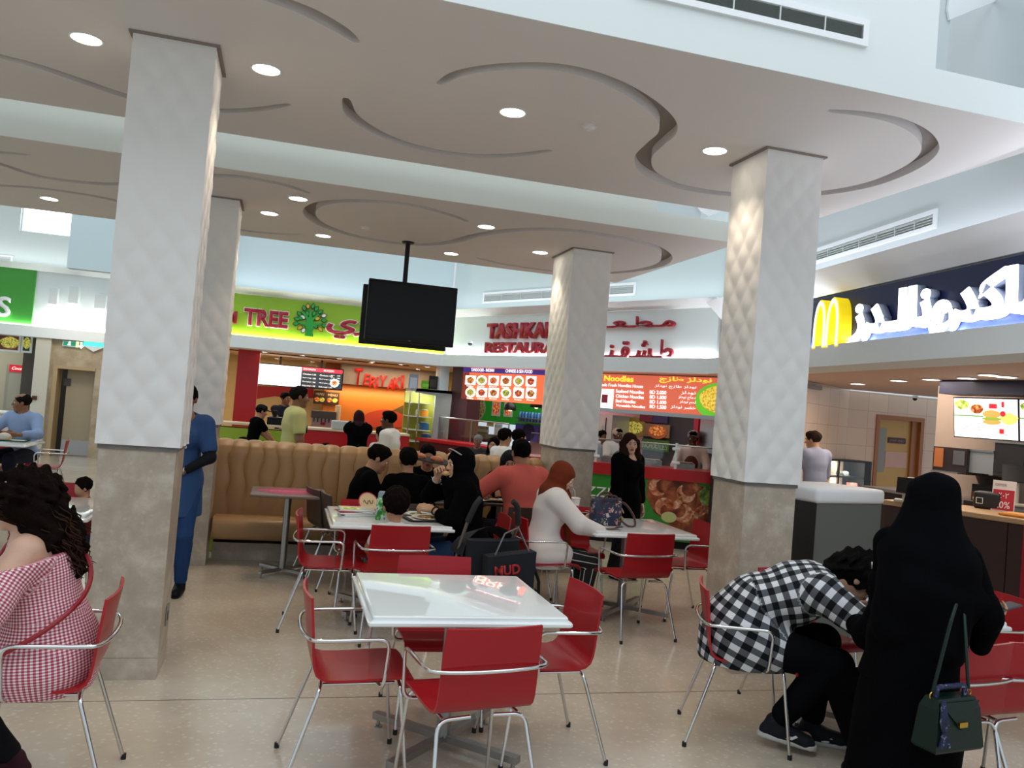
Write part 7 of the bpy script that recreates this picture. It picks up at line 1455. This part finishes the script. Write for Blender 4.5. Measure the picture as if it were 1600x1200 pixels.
for k, (dx, dy, an) in enumerate(((-.10, -.03, 30), (-.02, .05, 55), (.07, -.05, 10), (.12, .04, -20), (.02, -.09, 0))):
    t = thing('wrapped_roll', 'white wrapped roll lying in the dark basket', 'wrapped food', Matrix.Translation(pB) @ Matrix.Rotation(RZc, 4, 'Z') @ Vector((dx, dy, zB-.05+.015*k)), RZc+R(an), 'wrapped rolls in the basket')
    MB().tube([(-.085, 0, .03), (-.075, 0, .03), (-.03, 0, .035), (.04, 0, .035), (.075, 0, .03), (.09, 0, .03)], [.008, .028, .036, .036, .028, .006], 12).build('wrap', mat('pale_wrap', 'cdc2b4', .7), t, smooth=60)
# pastry case by the tiled wall
r = rect(M_t, -.45, 1299, 717, 1359, 775); pcx = thing('pastry_case', 'black pastry display case with two lit shelves left of the wooden door', 'display case')
BKM = mat('case_black', '18171a', .4)
MB().box((r[0], -.45, 0), (r[1], -.02, r[2]+.02), M=M_t).build('cabinet', BKM, pcx); MB().box((r[0], -.45, r[3]-.03), (r[1], -.02, r[3]), M=M_t).box((r[1]-.13, -.45, r[2]), (r[1], -.02, r[3]-.03), M=M_t).box((r[0], -.05, r[2]), (r[1]-.13, -.02, r[3]-.03), M=M_t).build('casing', BKM, pcx)
xm = fp(M_t, 1309, 740, -.45)[0]; MB().box((xm, -.455, r[2]), (xm+.03, -.42, r[3]-.03), M=M_t).build('mullion', BKM, pcx); zm = (r[2]+r[3])/2
MB().box((r[0], -.44, zm-.012), (r[1]-.13, -.05, zm+.012), M=M_t).build('shelf', BKM, pcx); MB().box((r[0]+.005, -.449, r[2]+.02), (r[1]-.13, -.445, r[3]-.03), M=M_t).build('glass', M_glass, pcx)
strip('case_light', M_t @ Vector((r[0]+.05, -.4, r[3]-.05)), M_t @ Vector((r[1]-.2, -.4, r[3]-.05)), (0, .4, -1), .03, 3, (1, .92, .8)); strip('case_light', M_t @ Vector((r[0]+.05, -.4, zm-.03)), M_t @ Vector((r[1]-.2, -.4, zm-.03)), (0, .4, -1), .03, 3, (1, .92, .8))
for k, (fx, z_, c) in enumerate(((.12, r[2]+.03, 'c98a3e'), (.3, r[2]+.03, 'b4762e'), (.48, r[2]+.03, 'd9b070'), (.15, zm+.013, 'cfc6b8'), (.36, zm+.013, '6a6f6a'), (.55, zm+.013, 'b9bdb8'))):
    x_ = r[0]+(r[1]-.13-r[0])*(fx+.12); t = thing('pastry', ('pastry on the lower lit shelf of the black case' if k < 3 else 'pale boxed pastry on the upper shelf of the black case'), 'pastry', M_t @ Vector((x_, -.25, z_)), 0, 'pastries in the black display case')
    MB().ball((0, 0, .04), .055, 8, (1.1, 1, .75)).build('pastry', mat('pastry_'+c, c, .6), t, smooth=180); MB().lathe([(0, 0), (.07, 0), (.075, .008), (0, .008)], 16).build('dish', M_white2, t)
t = thing('leaflet_stack', 'pink leaflet block on the lower shelf of the black case', 'leaflets', M_t @ Vector((r[1]-.24, -.3, r[2]+.02))); MB().box((-.07, -.05, 0), (.07, .05, .17)).build('block', mat('pink_leaflet', 'c77a72', .7), t)
area('shop_light', on_z(1340, 600, 2.40)+Vector((-.2, -1.2, 0)), (0, 0, 0), 1.6, 2.0, 48, (1, .80, .62)); area('shop_light', Vector((6.6, 6.5, 2.40)), (0, 0, 0), .9, 3.0, 24, (1, .86, .72))
strip('tile_wall_light', M_t @ Vector((.6, -.35, 2.38)), M_t @ Vector((3.4, -.35, 2.38)), (0, .5, -1), .08, 24, (1, .8, .62))

# ============ far-left wing
sg = thing('shop_sign', 'green shop sign at the far left with a large white letter S', 'sign'); xs = fp(M_left, 53, 470, 0)[0]; z0_ = 2.55; z1_ = fp(M_left, 20, 442, 0)[1]-.02
MB().box((.1, -.03, 2.5), (xs, .02, 3.6), M=M_left).build('sign_panel', mat('green_sign_panel', '3f9a34', .45), sg)
a = fp(M_left, 16, 496, -.04); b = fp(M_left, 14, 464, -.04); words(M_left, -.04, 'CORNERS', a[0]-2.45, a[1], WH, sg, width=2.45, height=b[1]-a[1], depth=.05, bold=.02)
for k, px in enumerate(((79, 449, 91, 477), (110, 446, 124, 476), (150, 460, 166, 484))):
    r = rect(M_left, -.01, *px); t = thing('box_lamp', ('white cube lamp on the far-left white fascia, nearest the green sign', 'white cube lamp in the middle of the far-left white fascia', 'white cube lamp on the far-left fascia, half behind the nearest column')[k], 'wall lamp')
    MB().rbox((r[0], -.12, r[2]), (r[1], .02, r[3]), .015, M=M_left).build('housing', M_white2, t); MB().box((r[0]+.01, -.115, r[2]-.012), (r[1]-.01, -.0, r[2]), M=M_left).build('lens', em('soft_lamp', 'ffffff', 2), t)
p0_, p1_ = fp(M_left, 50, 600, -.1)[0], fp(M_left, 74, 600, -.1)[0]; swall(M_left, p0_, p1_, -.1, .5, 0, 2.3, 'pillar', mat('cream_pilaster', 'cfcabb', .6))
d0, d1 = fp(M_left, 79, 650, .1)[0], fp(M_left, 144, 650, .1)[0]; dz = fp(M_left, 105, 572, .1)[1]
swall(M_left, p1_, d0, .0, .3, 0, 2.3, 'wall_marble', M_stone2); swall(M_left, d1, 8.8, .0, .3, 0, 2.3, 'wall_marble', M_stone2); swall(M_left, d0, d1, 0, .3, dz, 2.3, 'wall_marble', M_stone2)
d = struct(thing('door_2', None, None)); MB().box((d0, -.04, 0), (d0+.08, .34, dz), M=M_left).box((d0+.08, -.04, dz-.06), (d1, .34, dz), M=M_left).build('door_frame', mat('tan_frame', 'b49a74', .5), d); xl = fp(M_left, 101, 650, .3)[0]
MB().box((xl, .22, 0), (d1, .27, dz-.06), M=M_left).build('door_leaf', mat('greige_door', 'a99a80', .5), d); MB().box((xl, .21, .02), (d1, .225, .32), M=M_left).build('kick_plate', M_steel, d); r = rect(M_left, .2, 100, 591, 110, 603); panel(M_left, .2, r, 'door_plate', mat('dark_plate', '47443c', .5), d, .02)
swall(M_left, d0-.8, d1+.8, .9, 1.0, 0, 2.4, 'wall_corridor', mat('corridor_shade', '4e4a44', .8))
ex = thing('exit_sign', 'glowing green exit sign with a running figure and arrow', 'exit sign'); r = rect(M_left, -.06, 98, 532, 127, 543); panel(M_left, -.06, r, 'housing', M_white2, ex, .06); panel(M_left, -.065, (r[0]+.02, r[1]-.02, r[2]+.015, r[3]-.015), 'face', em('exit_green', '0f7d5c', .8), ex, .005)
cx = r[0]+.12; cz = (r[2]+r[3])/2; S_ = (r[3]-r[2]); b = MB()
for pts in (((0, .22), (.05, .02)), ((.05, .02), (.14, -.1)), ((.05, .02), (-.05, -.12)), ((.02, .16), (.13, .1)), ((.02, .16), (-.08, .1)), ((-.05, -.12), (-.15, -.14)), ((.14, -.1), (.12, -.22))): b.tube([M_left @ Vector((cx+p[0]*S_*1.4, -.067, cz+p[1]*S_*1.4)) for p in pts], .012, 6)
b.ball(tuple(M_left @ Vector((cx+.01, -.067, cz+.32*S_))), .018, 6); b.build('running_figure', em('exit_white', 'eafff4', 1.2), ex)
xx = r[0]+.32; shape(M_left, -.069, [(xx, cz+.05), (xx+.04, cz+.05), (xx+.04, cz-.02), (xx+.07, cz-.02), (xx+.02, cz-.08), (xx-.03, cz-.02), (xx, cz-.02)], 'arrow', em('exit_white', 'eafff4', 1.2), ex, .004); panel(M_left, -.069, (r[1]-.1, r[1]-.045, cz-.06, cz+.06), 'doorway_mark', em('exit_cream', 'd8d0a0', 1), ex, .004)
ex2 = thing('exit_light', 'teal glowing wedge-shaped emergency light beside the exit sign', 'emergency light'); r = rect(M_left, -.06, 131, 532, 162, 551); panel(M_left, -.06, (r[0], r[1], (r[2]+r[3])/2, r[3]), 'glowing_face', em('teal_glow', '4fd0c0', 1.2), ex2, .05); shape(M_left, -.06, [(r[0], (r[2]+r[3])/2), (r[1], (r[2]+r[3])/2), ((r[0]+r[1])/2, r[2])], 'wedge', M_white2, ex2, .05)
fa_ = thing('fire_call_point', 'small dark red call point on the cream pilaster', 'call point'); r = rect(M_left, -.13, 50, 618, 57, 625); MB().rbox((r[0], -.14, r[2]), (r[1], -.10, r[3]), .01, M=M_left).build('box', mat('dark_red_box', '5a2420', .5), fa_); panel(M_left, -.143, (r[0]+.03, r[1]-.03, r[2]+.03, r[3]-.03), 'glass_plate', mat('call_glass', '2b2220', .3), fa_, .004)
for k, (px, lab) in enumerate((((0, 521, 31, 551), 'food photograph of a filled cup above the far-left counter'), ((35, 523, 49, 552), 'narrow dark green food photograph beside the cup photograph'))):
    r = rect(M_left, .3, *px); t = thing('wall_picture', lab, 'picture'); panel(M_left, .3, (r[0]-(.6 if k == 0 else 0), r[1], r[2], r[3]), 'board', M_white2, t, .03); panel(M_left, .296, (r[0]-(.55 if k == 0 else -.03), r[1]-.04, r[2]+.04, r[3]-.03), 'print', mat(('brown_print', 'dark_green_print')[k], ('5a3020', '24332a')[k], .5, emit=.15), t, .004)
    c_ = (r[0]+r[1])/2; disc(M_left, .290, c_, r[3]-.16, .17 if k == 0 else .07, .11, 'food_picture', FOOD[1], t, .005, wob=.05)
    if k == 0: shape(M_left, .292, [(c_-.16, r[3]-.2), (c_+.16, r[3]-.2), (c_+.10, r[2]+.06), (c_-.10, r[2]+.06)], 'cup_picture', mat('terracotta_print', 'a5563a', .5), t, .004)
swall(M_left, .2, p0_, 2.0, 2.1, 0, 2.4, 'wall_shop_left_back', mat('pale_shop_wall', 'a8a593', .6)); swall(M_left, .2, p1_, .3, 2.1, 2.35, 2.4, 'ceiling_shop', M_white)
fr = thing('drinks_fridge', 'tall drinks fridge with red lit header at the far left', 'drinks fridge'); r = rect(M_left, 1.2, 11, 569, 46, 646); MB().box((r[0], 1.2, .1), (r[1], 1.8, r[3]), M=M_left).build('cabinet', mat('fridge_grey', '9a988a', .4), fr); hz_ = fp(M_left, 20, 581, 1.2)[1]
panel(M_left, 1.19, (r[0]+.05, r[1], hz_, r[3]), 'header', em('cola_red', 'b5121f', .6), fr, .012); words(M_left, 1.185, 'Coca-Cola', r[0]+.10, hz_+.05, em('white_print_glow', 'f5f5f5', .9), fr, width=r[1]-r[0]-.12, height=r[3]-hz_-.09, depth=.003, shear=.35); MB().box((r[0]+.06, 1.19, .2), (r[1]-.05, 1.2, hz_-.03), M=M_left).build('glass_door', mat('fridge_glass', 'a9a795', .15), fr); MB().tube([M_left @ Vector((r[1]-.08, 1.17, .8)), M_left @ Vector((r[1]-.08, 1.17, 1.2))], .012, 8).build('handle', M_steel, fr)
ct = thing('service_counter', 'cream counter with a green base at the far left', 'counter'); zc_ = fp(M_left, 20, 647, -.3)[1]; MB().box((.2, -.3, .3), (p0_, .3, zc_), M=M_left).build('front', mat('cream_laminate', 'cdc4b2', .5), ct); MB().box((.2, -.28, 0), (p0_, .3, .3), M=M_left).build('green_base', mat('green_base', '6d8a3a', .5), ct); MB().box((.2, -.33, zc_), (p0_, .33, zc_+.03), M=M_left).build('worktop', M_white2, ct)
area('shop_light', M_left @ Vector((3.0, 1.0, 2.33)), (0, 0, 0), 3.0, 1.2, 30, (1, .97, .88)); area('corridor_light', M_left @ Vector((6.2, -1.0, 2.9)), (R(25), 0, 0), 1.5, .4, 8, (1, .9, .75))
# ------------------------------------------------------------------ things on the tables, stroller and bags
TZ = .7505
def at(px, py, z=TZ): return on_z(px, py, z)
def tray(p, rz, w, d, col, label, parent=None):
    t = thing('food_tray', label, 'tray', p, R(rz)); b = MB(); rings = []
    for ins, z in ((.02, 0), (0, .012), (.0, .016), (.012, .014), (.022, .005)):
        hw, hd, r_ = w/2-ins, d/2-ins, .035; ring = []
        for cx, cy, a0 in ((hw-r_, hd-r_, 0), (-hw+r_, hd-r_, 90), (-hw+r_, -hd+r_, 180), (hw-r_, -hd+r_, 270)):
            for k in range(5): ring.append((cx+r_*math.cos(R(a0+22.5*k)), cy+r_*math.sin(R(a0+22.5*k)), z))
        rings.append(ring)
    b.loft(rings); b.build('tray', mat('tray_'+col, col, .5), t, smooth=50); MB().rbox((-w/2+.05, -d/2+.04, .005), (w/2-.05, d/2-.04, .008), .004).build('paper_liner', mat('tray_paper', 'd9d4c8', .8), t); return t
def plate(p, r_, label, food=None, col='e9e7e0'):
    t = thing('plate', label, 'plate', p); MB().lathe([(0, .001), (r_*.6, .0), (r_*.65, .004), (r_, .016), (r_*.98, .019), (r_*.62, .008), (0, .007)], 28).build('plate', mat('plate_'+col, col, .3), t, smooth=50)
    if food: MB().ball((0, 0, .012), r_*.55, 10, (1.2, .8, .22)).build('food', blotch_mat('plate_food_'+food, [(.35, '5a3418'), (.55, food), (.7, 'e0cfa0')], 60) if 'plate_food_'+food not in bpy.data.materials else bpy.data.materials['plate_food_'+food], t, smooth=180)
    return t
def cup(p, label, h=.135, col='e8e4e0', straw=True, band='b5222c'):
    t = thing('paper_cup', label, 'cup', p); MB().lathe([(0, 0), (.030, 0), (.044, h), (.046, h), (.046, h+.004), (.042, h+.004), (.040, h-.01), (0, h-.012)], 22).build('cup', mat('cup_'+col, col, .5), t, smooth=40); MB().lathe([(0, h), (.047, h), (.048, h+.008), (.036, h+.014), (0, h+.014)], 22).build('lid', mat('cup_lid', 'd5d2cd', .4), t, smooth=40)
    MB().lathe([(.0355, h*.35), (.0395, h*.62)], 22).build('printed_band', mat('band_'+band, band, .5), t, smooth=180)
    if straw: MB().tube([(0, 0, h), (-.012, 0, h+.07), (-.03, 0, h+.09)], .0035, 6).build('straw', mat('straw_white', 'e6dcd2', .5), t, smooth=60)
    return t
# table with magazines
p = at(556, 806)
rg = random.Random(5)
for k in range(5):
    c = ('6a4a3a', 'b8b4aa', '8a2a2a', '3d4a5a', 'c8c2b4')[k]; t = thing('magazine', ('lowest magazine of the stack on the white table', 'second magazine from the bottom of the stack on the white table', 'middle magazine of the stack on the white table', 'second magazine from the top of the stack on the white table', 'topmost magazine of the stack on the white table')[k], 'magazine', (p.x+rg.uniform(-.02, .02), p.y+rg.uniform(-.015, .015), TZ+.0125*k), R(rg.uniform(-14, 14)))
    MB().box((-.13, -.09, 0), (.13, .09, .0118)).build('pages', M_paper, t); MB().box((-.131, -.091, .0098), (.131, .091, .0123)).build('cover', mat('cover_'+c, c, .35), t); MB().box((-.11, -.075, .0120), (.02, .03, .0125)).build('cover_picture', FOOD[k % 3], t)
p = at(574, 800); t = thing('paper_fan', 'round cream card with a black squiggle and red rim leaning by the green bottle', 'card', p, R(20)); Mx = Matrix.Rotation(R(62), 4, 'X')
MB().lathe([(0, 0), (.085, 0), (.085, .004), (0, .004)], 26, M=Matrix.Translation((0, 0, .077)) @ Mx).build('disc', mat('cream_card', 'd9bd94', .6), t); b = MB()
b.tube([Matrix.Translation((0, 0, .077)) @ Mx @ Vector((-.045+.011*k, .02*math.sin(k*1.7), .006)) for k in range(9)], .003, 5); b.build('squiggle', mat('ink_black', '18181a', .6), t)
MB().tube([Matrix.Translation((0, 0, .077)) @ Mx @ Vector((.082*math.cos(R(a)), .082*math.sin(R(a)), .003)) for a in range(0, 360, 15)], .0045, 6, closed=True).build('red_rim', mat('offer_red', 'b32337', .5), t)
p = at(594, 812); t = thing('drink_bottle', 'green and white drink bottle on the magazine table', 'bottle', p); MB().lathe([(0, 0), (.036, 0), (.039, .01), (.039, .15), (.030, .17), (0, .17)], 20).build('bottle', blotch_mat('bottle_print', [(.42, '2f7a3a'), (.5, '6fc060'), (.56, 'e4ece4'), (.64, '3a6ab0')], 22), t, smooth=40); MB().lathe([(0, .17), (.030, .17), (.030, .20), (.022, .215), (0, .215)], 18).build('cap', mat('bottle_cap', '8a9aa6', .4), t, smooth=40)
p = at(672, 812); tray((p.x, p.y, TZ), 8, .42, .30, '1e2420', 'dark food tray before the woman in black headscarf'); plate((p.x-.02, p.y, TZ+.006), .13, 'white plate of flat bread on the dark tray', 'b88a4a'); plate((p.x-.06, p.y+.20, TZ), .11, 'white plate of greens behind the dark tray', '9aa45a')
# floral bag table
p = at(947, 822); bag = thing('floral_handbag', 'navy floral handbag with brown straps on the white table', 'handbag', (p.x+.02, p.y+.08, TZ), R(8))
FL = bpy.data.materials.new('navy_floral_cloth'); FL.use_nodes = True; nt = FL.node_tree; bn = nt.nodes['Principled BSDF']; tc = nt.nodes.new('ShaderNodeTexCoord'); vo = nt.nodes.new('ShaderNodeTexVoronoi'); vo.inputs['Scale'].default_value = 17; nz = nt.nodes.new('ShaderNodeTexNoise'); nz.inputs['Scale'].default_value = 14
ad = nt.nodes.new('ShaderNodeVectorMath'); ad.operation = 'MULTIPLY_ADD'; ad.inputs[1].default_value = (.10, .10, .10); nt.links.new(nz.outputs['Color'], ad.inputs[0]); nt.links.new(tc.outputs['Object'], ad.inputs[2]); nt.links.new(ad.outputs[0], vo.inputs['Vector'])
sp = nt.nodes.new('ShaderNodeSeparateColor'); nt.links.new(vo.outputs['Color'], sp.inputs[0]); fc = ramp(nt, [(.0, 'b04a55'), (.3, 'd9cfc8'), (.5, '7a2f45'), (.62, '4a6a5a'), (.8, 'c98a80')], sp.outputs[0]); mk = nt.nodes.new('ShaderNodeMapRange'); mk.inputs[1].default_value = .30; mk.inputs[2].default_value = .36; mk.inputs[3].default_value = 1; mk.inputs[4].default_value = 0; nt.links.new(vo.outputs['Distance'], mk.inputs[0])
mx = nt.nodes.new('ShaderNodeMix'); mx.data_type = 'RGBA'; nt.links.new(mk.outputs[0], mx.inputs[0]); mx.inputs[6].default_value = srgb('1f2844'); nt.links.new(fc, mx.inputs[7]); nt.links.new(mx.outputs[2], bn.inputs['Base Color']); bn.inputs['Roughness'].default_value = .6
rings = []
for z, w_, d_ in ((0, .125, .065), (.008, .135, .075), (.05, .138, .078), (.14, .136, .065), (.20, .14, .045), (.225, .145, .022)):
    rings.append([(w_*math.copysign(abs(math.cos(a))**.5, math.cos(a)), d_*math.copysign(abs(math.sin(a))**.5, math.sin(a)), z+.008*math.sin(3*a)*(z > .1)) for a in [2*PI*k/32 for k in range(32)]])
MB().loft(rings).build('body', FL, bag, smooth=50); BL = mat('brown_strap_leather', '4a2420', .45)
MB().tube(fillet([(-.07, -.05, .19), (-.05, -.07, .26), (.06, -.07, .25), (.075, -.05, .19)], .05), .009, 8).build('handle', BL, bag, smooth=60); MB().tube(fillet([(-.07, .05, .19), (-.02, .06, .27), (.08, .06, .26), (.085, .05, .19)], .05), .009, 8).build('handle', BL, bag, smooth=60)
MB().tube(spline([(.13, 0, .20), (.19, -.02, .17), (.25, -.05, .08), (.24, -.09, .012), (.16, -.11, .010), (.11, -.07, .05)], 6), .010, 8).build('shoulder_strap', BL, bag, smooth=60); MB().tube([(.115+.02*math.cos(R(a)), -.07, .06+.02*math.sin(R(a))) for a in range(0, 360, 30)], .004, 6, closed=True).build('ring', GOLD, bag, smooth=60)
p = at(899, 805); cup((p.x-.02, p.y-.02, TZ), 'white paper cup with straw before the woman in rust headscarf', .15)
p = at(916, 801); tray((p.x+.06, p.y+.02, TZ), 5, .36, .28, '2a2320', 'dark tray with a plate behind the floral handbag'); plate((p.x+.06, p.y+.02, TZ+.007), .10, 'white plate on the tray behind the floral handbag', 'c9a060')
# boys' bench table
for px, py, lab, f in ((612, 773, 'white plate of food before the boy seen from the side', 'b0683a'), (650, 771, 'white plate before the lifted tray', 'c09a5a')):
    p = at(px, py); q = Vector((min(max(p.x, .86), 1.40), 7.70 if px < 640 else 7.92, TZ)); tray(q, 4, .34, .26, '15171a', 'black tray under the '+lab.replace('white plate of food before', 'plate of').replace('white plate before', 'plate by')); plate(q+Vector((0, 0, .007)), .105, lab, f)
cup((1.18, 7.66, TZ), 'pale paper cup with straw left of the boy whose back is turned', .12, 'b7b4ae'); cup((1.44, 7.72, TZ), 'pale paper cup with straw right of the boy whose back is turned', .12, 'b7b4ae')
t = thing('food_carton', 'small white food carton held by the boy in black tee shirt', 'carton', L2W((.68, 7.40, 0), -84, V(-.02, .47, .955)*(1.5/1.7))); MB().rbox((-.04, -.03, -.01), (.04, .03, .035), .008).build('carton', M_paper, t); MB().box((-.04, -.031, .0), (.04, .031, .012)).build('grey_band', mat('carton_grey', '6a6a6a', .6), t)
# lifted tray with two buns
c0, c1 = on_y(643, 712, 7.60), on_y(706, 725, 7.60); w_ = (c1-c0).length; mid = (c0+c1)/2; t = thing('food_tray', 'black tray with two orange buns lifted high by the facing boy', 'tray'); x_ = (c1-c0).normalized(); Mt = frame(mid+Vector((0, .12, -.012)), x_, (0, -.12, 1)); t.matrix_world = Mt
MB().rbox((-w_/2, -.14, 0), (w_/2, .14, .012), .006).build('tray', mat('tray_black', '120f10', .5), t, smooth=40); MB().box((-w_/2+.02, -.12, .012), (w_/2-.02, .12, .014)).build('paper_liner', mat('dark_liner', '2a2220', .8), t)
for k, dx in enumerate((-.11, .06)):
    bn_ = thing('bun', ('orange glazed bun at the left end of the lifted tray', 'orange glazed bun in the middle of the lifted tray')[k], 'bread'); bn_.matrix_world = Mt @ Matrix.Translation((dx, -.04, .014)); MB().ball((0, 0, .014), .055, 10, (1.2, 1, .55)).build('bun_top', mat('glazed_bun', 'b0623a', .4), bn_, smooth=180); MB().lathe([(0, 0), (.05, 0), (.058, .010), (0, .012)], 16).build('bun_base', mat('bun_crumb', 'd8a878', .7), bn_)
# coral man's table
p = Vector((2.05, 7.80, TZ)); tray(p, 6, .34, .26, '15171a', 'black tray on the table of the man in coral shirt'); plate(p+Vector((0, 0, .007)), .10, 'white plate on the table of the man in coral shirt', 'a0703a')
# far tables
p = Vector((-3.30, 11.75, TZ)); tray(p, 0, .45, .32, '1f5a44', 'green tray before the man in light blue shirt'); t = thing('food_wrapper', 'crumpled pale wrapper on the green tray', 'wrapper', p+Vector((-.05, 0, .008))); MB().ball((0, 0, .04), .07, 7, (1.1, .8, .7)).build('paper', mat('crumpled_paper', 'd8cfc0', .8, bump=1, bscale=30), t); MB().ball((.05, 0, .03), .035, 6).build('bread_bit', mat('bread_crust', 'd3a873', .7), t, smooth=180)
p = on_z(28, 792, .75); t = thing('tote_bag', 'brown bag with arched handles beyond the curly-haired woman', 'bag', (-1.92, 6.22, TZ), R(10)); 
b = MB(); b.loft([[(-.20, -.07, 0), (.20, -.07, 0), (.20, .07, 0), (-.20, .07, 0)], [(-.22, -.08, .02), (.22, -.08, .02), (.22, .08, .02), (-.22, .08, .02)], [(-.24, -.05, .15), (.24, -.05, .15), (.24, .05, .15), (-.24, .05, .15)]]); b.build('body', mat('brown_bag', '7a4a38', .6), t)
for y_ in (-.05, .05): MB().tube([(.05+.10*math.cos(R(a)), y_, .15+.15*math.sin(R(a))) for a in range(0, 181, 15)], .009, 8).build('handle', mat('red_brown_handle', '6d2f26', .5), t, smooth=60)
for x_ in (-.02, .03): MB().box((x_, -.084, .0), (x_+.025, -.05, .15)).build('stripe', M_black, t)

# -- stroller with black handles, parked beside the eating woman
st = thing('stroller', 'dark navy stroller with two curved black handles behind the eating woman', 'stroller', (1.52, 5.78, 0), R(10))
FRM = mat('stroller_grey_tube', '8f8a82', .35, .6); CL_ = mat('stroller_navy_cloth', '10131d', .9)
hl0 = on_y(752, 778, 5.55); hr0 = on_y(801, 783, 5.62); inv = (Matrix.Translation(st.location) @ Matrix.Rotation(R(10), 4, 'Z')).inverted()
for tip, nm in ((inv @ hl0, 'l'), (inv @ hr0, 'r')):
    s = -1 if nm == 'l' else 1
    if nm == 'l': pth = [tip, tip+Vector((-.035, .0, -.04)), tip+Vector((-.075, .03, -.17))]
    else: pth = [tip, tip+Vector((.04, .0, -.03)), tip+Vector((.075, .03, -.17))]
    MB().tube(fillet(pth, .05), .021, 10).build('handle', M_rubber, st, smooth=60)
    a = pth[-1]; MB().tube([a, Vector((s*.20, .10, .62)), Vector((s*.21, .30, .12))], .012, 8).build('frame_tube', FRM, st, smooth=60); MB().tube([Vector((s*.20, .16, .50)), Vector((s*.20, -.16, .12))], .012, 8).build('frame_tube', FRM, st, smooth=60)
    for y_ in (-.16, .32):
        for dx in (-.02, .02): MB().lathe([(.02, -.012), (.075, -.014), (.085, 0), (.075, .014), (.02, .012)], 20, M=Matrix.Translation((s*.21+dx, y_, .085)) @ Matrix.Rotation(R(90), 4, 'Y')).build('wheel', M_rubber, st, smooth=50)
b = MB(); b.loft([[(-.20, y, z) , (-.10, y-.03*c, z), (.10, y-.03*c, z), (.20, y, z), (.20, y+.04, z+.01), (-.20, y+.04, z+.01)] for y, z, c in ((.30, .34, 0), (.08, .32, 0), (-.04, .36, 1), (-.07, .55, 1), (-.08, .72, 1))]); b.build('seat', CL_, st, smooth=60)
b = MB(); b.loft([[(.22*math.cos(R(a)), -.04+.22*t_, .60+.22*math.sin(R(a))*(1-.3*t_)) for a in range(0, 181, 20)] for t_ in (0, .5, 1.1)], closed=False, cap=False); b.build('hood', CL_, st, smooth=60); MB().rbox((-.17, -.12, .13), (.17, .24, .28), .03).build('basket', CL_, st, smooth=40)
bg_ = thing('shoulder_bag', 'black bag with red lettering hung behind the stroller', 'bag', inv.inverted() @ Vector((.07, -.20, .335)), R(6)); b = MB()
b.loft([[(-.14, -.04, 0), (.14, -.04, 0), (.14, .04, 0), (-.14, .04, 0)], [(-.17, -.07, .03), (.17, -.07, .03), (.17, .07, .03), (-.17, .07, .03)], [(-.18, -.06, .30), (.18, -.06, .34), (.18, .06, .34), (-.18, .06, .30)]]); b.build('body', CL_, bg_)
put_text('MUD', Matrix.Translation((-.13, -.078, .17)) @ Matrix.Rotation(R(-6), 4, 'Y'), mat('bag_red_ink', 'a8171f', .6), bg_, width=.19, height=.07, depth=.004, bold=.03); MB().tube([(-.12, -.03, .31), (-.06, -.03, .46), (.05, 0, .50), (.14, -.02, .33)], .006, 8).build('strap', mat('strap_grey', '6a6a6c', .5), bg_, smooth=60)
MB().tube([(.16, 0, .30), (.24, 0, .12), (.26, .02, -.06), (.22, .02, -.13)], .012, 8).build('loose_strap', M_black, bg_, smooth=60)
# loop of a bag strap on the floor near the standing abaya
p = on_z(1337, 1192, 0.0); t = thing('strap_loop', 'thin black bag strap loop touching the floor by the standing abaya', 'strap', (p.x, p.y, 0)); MB().tube([(.05*math.cos(R(a)), 0, .085+.08*math.sin(R(a))) for a in range(0, 360, 20)], .005, 6, closed=True).build('loop', M_black, t, smooth=60)
